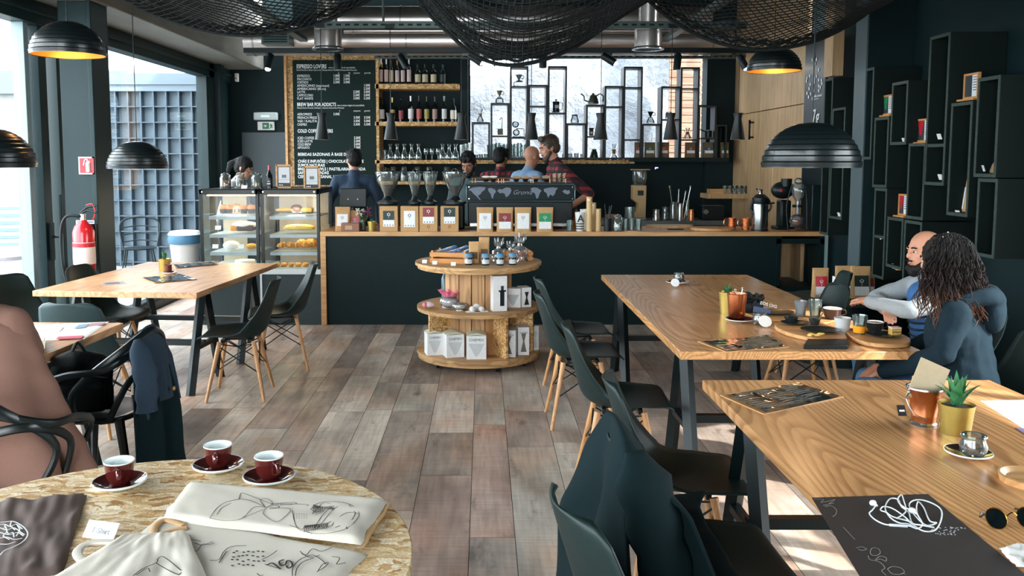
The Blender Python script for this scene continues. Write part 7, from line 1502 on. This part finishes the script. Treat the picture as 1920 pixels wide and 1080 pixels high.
# side table with coffee bags by the shelf wall
p = at(1590, 560, 6.95); t = thing('side_table', 'dark round side table carrying coffee bags near the shelf wall', 'table', (p.x - .1, 6.95, 0))
MB().lathe([(0, .5), (.36, .5), (.37, .53), (0, .535)], 48).build('tabletop', M('side_table_top', '2c3a38', .5, var=.2), t); MB().lathe([(.3, 0), (.28, .5)], 32).build('drum', BLK, t); zt2 = .535
for px, dy, w, h, l, ds in ((1537, .0, .13, .24, RED, 'kraft pouch with a red label at the left of the side table'), (1583, -.02, .16, .26, M('bright_green_print', '1f9058', .5), 'kraft pouch with a green label on the side table, left of two'), (1612, -.05, .16, .26, DKGREEN, 'kraft pouch with a dark green label on the side table, right of two'), (1625, .1, .12, .2, MAROON, 'dim red pouch at the back right of the side table')):
    q = at(px, 550, 6.9 + dy); q.z = zt2; tt = thing('coffee_pouch', ds, 'coffee bag', q); gusset_bag(w, h, .08, KRAFT, tt, l, None, .1, .72)
q = at(1571, 550, 6.75); q.z = zt2; tt = thing('tall_carton', 'slim white carton in front of the green-labelled pouches', 'box', q); MB().box((-.035, -.035, 0), (.035, .035, .19)).build('carton', WHITE, tt, bevel=.002); MB().box((-.025, -.037, .06), (.025, -.035, .12)).build('print', METB, tt); MB().box((-.02, -.038, .14), (.02, -.035, .16)).build('logo_bar', GREEN, tt)
q = at(1550, 553, 6.75); q.z = zt2; tt = thing('small_parcel', 'small grey paper parcel at the front left of the side table', 'parcel', q); MB().box((-.05, -.03, 0), (.05, .04, .05)).build('parcel', M('parcel_grey', '9aa4a0', .6), tt, bevel=.012)
# ================================================================ CLOTHES ON CHAIRS
def drape(label, name, cat, loc, rz, crest, fr, bk, w, mat, flare=.5, seed=1, folds=5, amp=.03, parts=()):
    """chair-local garment: hangs over the back crest; fr / bk = drop in front and behind, the back is at -Y"""
    t = thing(name, label, cat, loc, rz); cy_, cz_ = crest
    def fn(u, v):
        s = (u - .5) * 2; tot = fr + bk; d = v * tot - fr; hang = abs(d)
        ww = w * (.62 + flare * min(1, hang / .5)) ; x = s * ww; sag = .05 * s * s
        k = min(1, hang / .12); fold = amp * min(1, hang * 3) * (sin(s * folds * 1.7 + seed) + .7 * mnoise.noise((s * 3, hang * 4, seed)))
        y = cy_ + ((.06 + .05 * s * s) * k if d < 0 else -.03 * k) + (.33 * hang if d < 0 else -.10 * hang) + (fold if d > 0 else fold * .3); z = cz_ + .018 * (1 - k * k) - hang * (.97) - sag - .12 * max(0, abs(s) - .6) * (1 - k)
        if d < 0 and z < .475: y += (.475 - z) * .9; z = .475 + .01 * mnoise.noise((s * 4, hang * 9, seed))
        return (x, y, max(z, .02) - .0 * s)
    o = MB().surf(fn, 46, 50).build('cloth', mat, t, angle=80); sd = o.modifiers.new('s', 'SOLIDIFY'); sd.thickness = .012; o.modifiers.new('ss', 'SUBSURF').render_levels = 1
    for nm, pts, rad, mt_ in parts:
        P = spline(pts, 6); n = len(P); rr = [rad * (1 + .10 * sin(i * 1.9 + seed)) * (1.1 - .25 * i / n) * min(1, .3 + .22 * i) for i in range(n)]; MB().tube(P, rr, 14, flat=(1.0, .55)).build(nm, mt_, t, angle=80)
    return t
DENIM = M('denim_dark', '1a2f40', .85, bump=.3, scale=160, var=.12); DARKCO = M('coat_dark', '0d1f22', .9, bump=.1, scale=30, spec=.15)
drape('black jacket draped over the back of a chair at the nearest table', 'jacket', 'jacket', (.70, 2.5, 0), -pi / 2 + .03, (-.305, .875), .52, .7, .37, DARKCO, .62, 2.0, 3, .05, [('sleeve', [(.2, -.29, .85), (.27, -.25, .68), (.29, -.2, .48), (.26, -.17, .3)], .085, DARKCO)])
t = drape('dark blue denim jacket hanging over the bent-arm chair', 'denim_jacket', 'jacket', (-1.84, 4.08, 0), 1.42, (-.24, .85), .12, .36, .2, DENIM, .4, 4.0, 3, .025, [('sleeve', [(-.14, -.26, .82), (-.2, -.33, .66), (-.2, -.33, .5)], .055, DENIM)])
MB().ell((.02, -.345, .55), (.012, .006, .012)).build('button', M('brass_button', 'b8945c', .3, metal=.8), t)
drape('long dark coat hanging under the denim jacket down to the floor', 'coat', 'coat', (-1.84, 4.08, 0), 1.42, (-.215, .835), .1, .76, .24, DARKCO, .25, 7.0, 4, .03)
KNIT = M('knit_grey', '4a5c60', .95, bump=1, scale=90, var=.35)
drape('grey knitted coat on a chair, cut off by the right edge of the picture', 'knitted_coat', 'coat', (2.25, 3.0, 0), pi / 2, (-.3, .88), .2, .5, .2, KNIT, .6, 3.0, 4, .03)
shell_chair('shell chair under the knitted coat at the right edge', 2.27, 3.0, pi)
# ================================================================ PEOPLE
def shift(m, T): m.v = [tuple(T @ Vector(v)) for v in m.v]; return m
def flesh(m, name, mat, t, vox, sm=6, disp=0, tex=None):
    o = m.build(name, mat, t, angle=180); r = o.modifiers.new('union', 'REMESH'); r.mode = 'VOXEL'; r.voxel_size = vox; r.use_smooth_shade = True
    s = o.modifiers.new('soft', 'SMOOTH'); s.iterations = sm; s.factor = .5
    if disp: d = o.modifiers.new('folds', 'DISPLACE'); d.texture = tex; d.strength = disp; d.mid_level = .5; d.texture_coords = 'LOCAL'
    return o
FT = bpy.data.textures.new('cloth_folds', 'CLOUDS'); FT.noise_scale = .09; FT.noise_depth = 1
def hand(m, w, d, up, curl=.6, s=1.0):
    w = Vector(w); d = Vector(d).normalized(); up = (Vector(up) - d * Vector(up).dot(d)).normalized(); sd = d.cross(up)
    m.cap(w, w + d * .03 * s, .026 * s, .03 * s); m.ell(w + d * .055 * s, (.04 * s, .022 * s, .045 * s), 12, 8, Matrix((sd, up, d)).transposed().to_4x4())
    for k, (o_, L_) in enumerate(((-.030, .062), (-.010, .075), (.011, .071), (.030, .056))):
        b0 = w + d * .085 * s + sd * o_ * s; d1 = (d * cos(curl * .5) - up * sin(curl * .5)); b1 = b0 + d1 * L_ * .5 * s; d2 = (d * cos(curl * 1.6) - up * sin(curl * 1.6)); b2 = b1 + d2 * L_ * .55 * s; m.cap(b0, b1, .0098 * s, .009 * s, 8).cap(b1, b2, .009 * s, .007 * s, 8)
    b0 = w + d * .03 * s - sd * .03 * s; b1 = b0 + (d * .6 - sd * .75 - up * .3).normalized() * .04 * s; m.cap(b0, b1, .013 * s, .011 * s, 8).cap(b1, b1 + (d * .9 - sd * .2 - up * .3).normalized() * .032 * s, .011 * s, .008 * s, 8)
SKIN = M('skin', 'c08a70', .55, scale=25, var=.06); SKIND = M('skin_tan', '9c6c54', .55, scale=25, var=.06); HAIRK = M('hair_black', '0e0f10', .65, spec=.25, bump=.5, scale=120, stretch=(1, 1, .2)); HAIRB = M('hair_brown', '3c3024', .55, bump=.5, scale=120)
def person(label, loc, yaw, s=1.0, lean=0, head=(0, 0), seated=False, arms=None, skin=SKIN, shirt=BLK, pants=BLK, hair=None, vox=.011, sleeve=.98, tw=1.0, beard=None, disp=.006, extra=None, hands=True):
    t = thing('person', label, 'person', loc, yaw); hipz = .52 if seated else .95; o_ = hipz - .95
    Sx = Matrix.Scale(s, 4); U = Sx @ Matrix.Translation((0, 0, hipz)) @ Matrix.Rotation(-lean, 4, 'X') @ Matrix.Translation((0, 0, -.95))
    def u(x, y, z): return U @ Vector((x, y, z))
    arms = arms or (((-.28, .02, 1.14 + o_), (-.27, .14, .92 + o_)), ((.28, .02, 1.14 + o_), (.27, .14, .92 + o_)))
    HM = Matrix.Translation(u(0, .035, 1.61)) @ Matrix.Rotation(head[1], 4, 'Z') @ Matrix.Rotation(-head[0], 4, 'X') @ Sx
    b = MB(); b.cap(u(0, 0, .97), u(0, .0, 1.2), .115 * s, .13 * s); b.cap(u(-.12, 0, 1.36), u(.12, 0, 1.36), .045 * s); b.cap(u(0, .0, 1.38), u(0, .02, 1.53), .062 * s, .055 * s)
    h = MB(); h.ell((0, -.012, .035), (.076, .096, .092), 22, 16).ell((0, .022, -.035), (.056, .068, .078), 18, 12).ell((0, .064, -.088), (.027, .024, .022)).ell((0, .096, -.01), (.011, .018, .02)).cap((0, .086, .022), (0, .103, -.016), .008, .011)
    h.cap((-.034, .078, .03), (.034, .078, .03), .012).ell((0, .083, -.05), (.022, .012, .008)).ell((0, .081, -.06), (.019, .012, .007)); [h.ell((sx * .077, -.008, -.002), (.008, .02, .03)) for sx in (-1, 1)]; [h.ell((sx * .04, .055, -.012), (.022, .022, .022)) for sx in (-1, 1)]
    shift(h, HM); b.add(h.v, h.f)
    c = MB()
    c.ell(u(0, .0, .99), (.165 * s * tw, .125 * s, .13 * s)); c.cap(u(0, 0, 1.0), u(0, .01, 1.27), .14 * s * tw, .145 * s); c.ell(u(0, .015, 1.28), (.185 * s * tw, .125 * s, .14 * s)); c.cap(u(-.14, 0, 1.385), u(.14, 0, 1.385), .075 * s); c.cap(u(0, -.01, 1.4), u(0, .01, 1.47), .085 * s, .066 * s)
    for i, (el, ha) in enumerate(arms):
        sx = -1 if i == 0 else 1; sh_ = u(sx * .185, 0, 1.385); el = Vector(el) * s; ha = Vector(ha) * s; w = ha; d = (ha - el).normalized()
        b.cap(sh_, el, .034 * s, .036 * s).cap(el, w, .038 * s, .025 * s)
        if hands: hand(b, w, d, (0, 0, 1), .7, s * .95)
        c.cap(sh_, el, .067 * s, .052 * s); 
        if sleeve > .5: c.cap(el, el.lerp(w, sleeve), .052 * s, .038 * s)
    lg = MB(); sh = MB()
    for sx in (-1, 1):
        hp = Vector((sx * .09, 0, hipz)) * s; kn = Vector((sx * (.12 if seated else .1), .44 if seated else .02, .53 if seated else .5)) * s; an = Vector((sx * .11, .40 if seated else 0, .09)) * s
        b.cap(hp, kn, .07 * s, .05 * s).cap(kn, an, .048 * s, .033 * s); lg.cap(hp, kn, .088 * s, .066 * s).cap(kn, an, .064 * s, .05 * s); sh.cap(an + Vector((0, 0, -.045)), an + Vector((0, .15 * s, -.05)), .04 * s, .034 * s)
    lg.ell((0, 0, hipz * s), (.15 * s, .12 * s, .1 * s))
    flesh(b, 'body', skin, t, vox * .75, 3); flesh(c, 'shirt', shirt, t, vox, 8, disp, FT); flesh(lg, 'trousers', pants, t, vox * 1.3, 8, disp, FT); flesh(sh, 'shoes', METB, t, vox * 1.3, 4)
    e = MB(); p_ = MB()
    for sx in (-1, 1): e.ell(HM @ Vector((sx * .031, .0785, .012)), (.0105 * s, .0095 * s, .0062 * s)); p_.ell(HM @ Vector((sx * .031, .0865, .012)), (.0058 * s, .004 * s, .0058 * s), 8, 6)
    e.build('eyes', M('eye_white', 'b8b0a8', .4), t); p_.build('irises', METB, t); m = MB(); [m.tube([HM @ Vector((sx * .048, .078, .034)), HM @ Vector((sx * .03, .09, .038)), HM @ Vector((sx * .014, .09, .034))], .0045 * s, 6) for sx in (-1, 1)]; m.build('eyebrows', HAIRK, t)
    m = MB(); m.ell(HM @ Vector((0, .0925, -.055)), (.02 * s, .005 * s, .006 * s)); m.build('lips', M('lips', 'a06058', .5), t)
    if hair:
        m = MB(); hair(m); shift(m, HM); flesh(m, 'hair', HAIRK if hair is not hair_brown else HAIRB, t, .007, 2, .012, HT)
    if beard: m = MB(); m.cap((-.058, .02, -.04), (-.035, .07, -.085), .02).cap((.058, .02, -.04), (.035, .07, -.085), .02).cap((-.03, .075, -.088), (.03, .075, -.088), .024).ell((0, .07, -.1), (.035, .032, .04)).cap((-.024, .096, -.04), (.024, .096, -.04), .007); shift(m, HM); flesh(m, 'beard', beard, t, .006, 2, .008, HT)
    if extra: extra(t, HM, u, s)
    return t
HT = bpy.data.textures.new('hair_clumps', 'CLOUDS'); HT.noise_scale = .02
def hair_short(m): m.ell((0, -.022, .052), (.084, .1, .09), 20, 14).ell((0, -.05, .0), (.078, .066, .075)); m.cap((-.05, .05, .108), (.05, .05, .108), .022); [m.ell((sx * .072, .005, .03), (.014, .03, .045)) for sx in (-1, 1)]
def hair_curly(m): hair_short(m); [m.ell((.075 * cos(a_) * sin(b_), -.015 + .09 * sin(a_) * sin(b_), .06 + .085 * cos(b_)), (.024,) * 3, 8, 6) for a_ in [k * .7 for k in range(9)] for b_ in (.3, .8, 1.25)]
def hair_brown(m): hair_short(m); m.cap((-.045, .045, .118), (.045, .045, .12), .026)
def hair_tail(m): m.ell((0, -.022, .05), (.086, .104, .094), 20, 14).ell((0, -.05, .0), (.08, .07, .08)).cap((0, -.11, .05), (.02, -.16, -.02), .035, .04).cap((.02, -.16, -.02), (.03, -.15, -.11), .038, .02); [m.ell((sx * .074, .015, .01), (.012, .03, .06)) for sx in (-1, 1)]
def hair_sides(m): m.ell((0, -.04, .022), (.083, .078, .078), 20, 14); m.ell((0, -.06, -.03), (.066, .05, .06)); [m.ell((sx * .073, .002, .01), (.012, .03, .045)) for sx in (-1, 1)]
def plaid(name, base, line):
    if name in MATS: return MATS[name]
    m, nt, b = new_mat(name); N = nt.nodes; L = nt.links; tc = N.new('ShaderNodeTexCoord'); sp_2 = N.new('ShaderNodeSeparateXYZ'); L.new(tc.outputs['Object'], sp_2.inputs[0]); outs = []
    for ax in (0, 2):
        a_ = N.new('ShaderNodeMath'); a_.operation = 'MULTIPLY'; a_.inputs[1].default_value = 14; L.new(sp_2.outputs[ax], a_.inputs[0]); f_ = N.new('ShaderNodeMath'); f_.operation = 'FRACT'; L.new(a_.outputs[0], f_.inputs[0]); g_ = N.new('ShaderNodeMath'); g_.operation = 'GREATER_THAN'; g_.inputs[1].default_value = .5; L.new(f_.outputs[0], g_.inputs[0]); outs.append(g_.outputs[0])
    s_ = N.new('ShaderNodeMath'); s_.operation = 'ADD'; L.new(outs[0], s_.inputs[0]); L.new(outs[1], s_.inputs[1]); h_ = N.new('ShaderNodeMath'); h_.operation = 'MULTIPLY'; h_.inputs[1].default_value = .5; L.new(s_.outputs[0], h_.inputs[0])
    r_ = ramp(nt, [(0, base), (.45, base), (.5, '3a2024'), (.95, line), (1, line)]); L.new(h_.outputs[0], r_.inputs[0]); L.new(r_.outputs[0], b.inputs['Base Color']); b.inputs['Roughness'].default_value = .8; MATS[name] = m; return m
PLAID = plaid('plaid_red', '1c1c20', '9a2c3c'); NAVY = M('shirt_navy', '2c4058', .8); 
JEANS = M('jeans', '3f6f98', .85, bump=.3, scale=150, var=.12)
def G2(px, py, D): return at(px, py, D)
person('woman in a white shirt with a dark ponytail behind the pastry case, looking down', (-2.93, 9.75, 0), -pi / 2 - .1, .985, .28, (.45, 0), arms=(((-.28, .12, 1.12), (-.2, .34, 1.08)), ((.28, .12, 1.12), (.2, .34, 1.08))), shirt=M('shirt_white', 'dfe4e8', .8), hair=hair_tail)
person('man in a navy shirt seen from behind at the till', (-1.47, 9.72, 0), .12, 1.02, .05, (.1, .35), shirt=NAVY, hair=hair_short)
person('curly-haired barista facing us with his head bent over the machine', (-.12, 9.98, 0), pi - .35, 1.0, .16, (.5, 0), skin=SKIND, shirt=M('shirt_teal_grey', '3a5054', .8), hair=hair_curly, beard=HAIRK)
person('dark-haired person in a red plaid shirt turned away behind the bar', (.2, 10.6, 0), -.25, 1.04, .08, (.1, -.3), skin=SKIND, shirt=PLAID, hair=hair_short)
person('bald man in a light blue shirt behind the bearded barista', (.48, 10.08, 0), -.9, 1.05, .12, (.35, 0), shirt=M('shirt_light_blue', '86a4c4', .8), hair=None)
person('bearded barista in a red plaid shirt in profile, reaching toward the espresso machine', (.93, 9.72, 0), pi / 2 + .15, 1.12, .2, (.35, 0), arms=(((-.31, -.17, 1.14), (-.26, .03, 1.0)), ((.25, -.02, 1.13), (.1, .24, 1.04))), shirt=PLAID, hair=hair_brown, beard=HAIRB, sleeve=.0)
STRIPE = M('tee_blue_stripe', '2c5a8c', .8)
def tee(t, HM, u, s):
    m = MB(); m.cap(u(0, .07, 1.05), u(0, .075, 1.36), .105, .09); flesh(m, 'striped_tee', STRIPE, t, .012, 6)
    m = MB(); [m.tube([u(.1 * cos(a_), .07 + .105 * sin(a_), z_) for a_ in [k * pi / 10 for k in range(11)]], .006, 6) for z_ in (1.06, 1.1, 1.14, 1.18, 1.22, 1.26, 1.3)]; m.build('dark_stripes', METB, t)
GREYC = M('cardigan_grey', '8e969a', .9, bump=.3, scale=120, var=.06)
person('bearded balding man in a grey cardigan sitting with folded arms at the long table', (2.64, 4.8, 0), pi / 2 + .06, .97, .18, (.05, .05), seated=True, arms=(((-.2, .34, .86), (.1, .42, .86)), ((.24, .3, .86), (0, .37, .83))), shirt=GREYC, pants=JEANS, hair=hair_sides, beard=HAIRK, extra=tee, vox=.009, disp=.012, tw=1.05)
NAVYH = M('hoodie_navy', '15252e', .9, bump=.15, scale=90, spec=.15)
HAIRL = M('hair_long_curly', '2a211e', .6, spec=.3)
_n = HAIRL.node_tree; _s = _n.nodes.new('ShaderNodeSeparateXYZ'); _t = _n.nodes.new('ShaderNodeTexCoord'); _n.links.new(_t.outputs['Object'], _s.inputs[0]); _m = _n.nodes.new('ShaderNodeMapRange')
for _i, _q in enumerate((.9, 1.22, 1, 0)): _m.inputs[_i + 1].default_value = _q
_r = ramp(_n, [(0, '120e0d'), (.5, '231815'), (1, '66432f')]); _n.links.new(_s.outputs[2], _m.inputs[0]); _n.links.new(_m.outputs[0], _r.inputs[0]); _n.links.new(_r.outputs[0], _n.nodes['Principled BSDF'].inputs['Base Color'])  # browner ends: partly the hair's own colour, partly sunlight painted in
def longhair(t, HM, u, s):
    random.seed(11); m = MB(); cap_ = MB()
    cap_.ell((0, -.02, .045), (.092, .108, .1), 20, 14).ell((0, -.055, -.03), (.088, .075, .1)).ell((0, -.07, -.13), (.1, .07, .12)); shift(cap_, HM); flesh(cap_, 'hair_cap', HAIRL, t, .008, 3, .02, HT)
    for k in range(620):
        a_ = random.uniform(-.55, pi + .55) + pi; el_ = random.random() ** .7 * 1.45; r0 = Vector((.09 * cos(a_) * sin(el_), -.02 + .107 * sin(a_) * sin(el_), .05 + .1 * cos(el_)))
        Ln = random.uniform(.24, .37); ph = random.random() * 6.28; wv = random.uniform(.008, .02); out = Vector((cos(a_), sin(a_), 0)); sp3 = random.uniform(.35, 1.0) * .10; pts = []
        for i in range(15):
            q = i / 14; p0 = r0 + out * (sp3 * q * (1.25 - .35 * q) + .012 * sin(el_)) + Vector((0, 0, -Ln * q ** 1.15)); w2 = wv * min(1, q * 2.5)
            p0 += Vector((w2 * sin(q * 22 + ph), w2 * cos(q * 19 + ph), 0)); pts.append(p0)
        m.tube(pts, [.0035 - .0018 * i / 14 for i in range(15)], 4)
    HM2 = Matrix.Translation(HM.translation) @ Matrix.Rotation(-.3, 4, 'Z'); shift(m, HM2); m.build('curls', HAIRL, t)
    m = MB()
    for k in range(4): a_ = -1.2 + k * .55; m.ell(HM @ Vector((.08 * sin(a_), -.04, .05 + .1 * cos(a_))), (.006, .004, .004))
    m.build('hair_clips', M('clip_silver', 'e8ecec', .15, metal=.6), t)
    m = MB(); m.tube(spline([u(-.13, -.02, 1.43), u(-.1, -.13, 1.45), u(0, -.17, 1.42), u(.1, -.13, 1.45), u(.13, -.02, 1.43)], 6), .045, 12); m.ell(u(0, -.15, 1.36), (.1, .06, .1)); flesh(m, 'hood', NAVYH, t, .009, 6, .014, FT)
person('woman with long dark curly hair in a navy hoodie, seated with her back to us', (2.31, 4.0, 0), pi / 2 - .5, .99, .14, (.1, -.55), seated=True, arms=(((-.24, .1, .78), (-.06, .36, .62)), ((.24, .12, .78), (.06, .38, .62))), skin=SKIN, shirt=NAVYH, pants=M('jeans_blue', '4a7aa4', .85), hair=None, extra=longhair, vox=.008, disp=.018, tw=1.08)
TAN = M('coat_tan', '806156', .95, scale=260, bump=.08, var=.06, spec=.1); TAN2 = M('coat_tan_trim', '7c5a4c', .95, scale=220, bump=.5, var=.1, spec=.1)
def coat(t, HM, u, s):
    lv = [(1.48, .075, .07, 0), (1.44, .15, .09, 0), (1.385, .235, .12, .0), (1.27, .275, .15, .02), (1.1, .325, .18, .03), (.95, .385, .2, .04), (.8, .43, .22, .04), (.62, .46, .23, .04), (.5, .47, .23, .04)]
    def fn(a, v):
        q = v * (len(lv) - 1); k = min(int(q), len(lv) - 2); f = q - k; z, rx_, ry_, yo = [lv[k][c] + (lv[k + 1][c] - lv[k][c]) * f for c in range(4)]; an = 2 * pi * a
        w_ = 1 + .13 * max(0, v - .2) * sin(an * 8 + 1.5 * sin(v * 4)) + .035 * mnoise.noise((cos(an) * 1.5, sin(an) * 1.5, z * 8)) + .008 * sin(z * 60 + 4 * sin(an * 2)) * min(1, v * 3)
        return u(rx_ * cos(an) * w_, yo + ry_ * sin(an) * w_, z)
    o = MB().surf(fn, 90, 60, cu=True).build('coat', TAN, t, angle=80); sd = o.modifiers.new('s', 'SOLIDIFY'); sd.thickness = .01
    MB().tube([u(.105 * cos(k * pi / 10), .005 + .09 * sin(k * pi / 10), 1.475) for k in range(20)], .034, 12, closed=True, flat=(.55, 1.3)).build('collar', TAN2, t)
    MB().tube([Vector(fn(.75, .06 + .9 * k / 30)) for k in range(31)], .004, 5).build('back_seam', TAN2, t)
person('person in a long tan coat seated at the left edge of the picture', (-2.0, 3.2, 0), .05, 1.07, .03, (.15, 0), seated=True, arms=(((-.2, .1, .84), (-.1, .33, .79)), ((.2, .1, .84), (.1, .33, .79))), shirt=TAN, pants=DARKCO, hair=hair_short, extra=coat, vox=.011, disp=.012)
t = thing('backpack', 'black backpack on the seat of the bent-arm chair with the jackets', 'bag', (-1.92, 3.98, .45), .5)
m = MB().box((-.14, -.07, .01), (.14, .09, .24)); m.ell((0, 0, .24), (.13, .075, .06)); m.box((-.1, -.12, .02), (.1, -.05, .15)); flesh(m, 'body', M('bag_black', '0e1618', .7, bump=.3, scale=100, spec=.2), t, .014, 6, .02, FT)
MB().tube(spline([(-.1, -.08, .25), (-.16, -.16, .14), (-.11, -.12, .02)], 6), .012, 6, flat=(1.6, .5)).build('strap', METB, t); MB().tube([(-.12, -.075, .17), (0, -.085, .2), (.12, -.075, .17)], .003, 5).build('zip', STEEL, t); MB().tube(spline([(-.03, 0, .29), (0, 0, .34), (.03, 0, .29)], 5), .008, 6).build('carry_loop', METB, t)
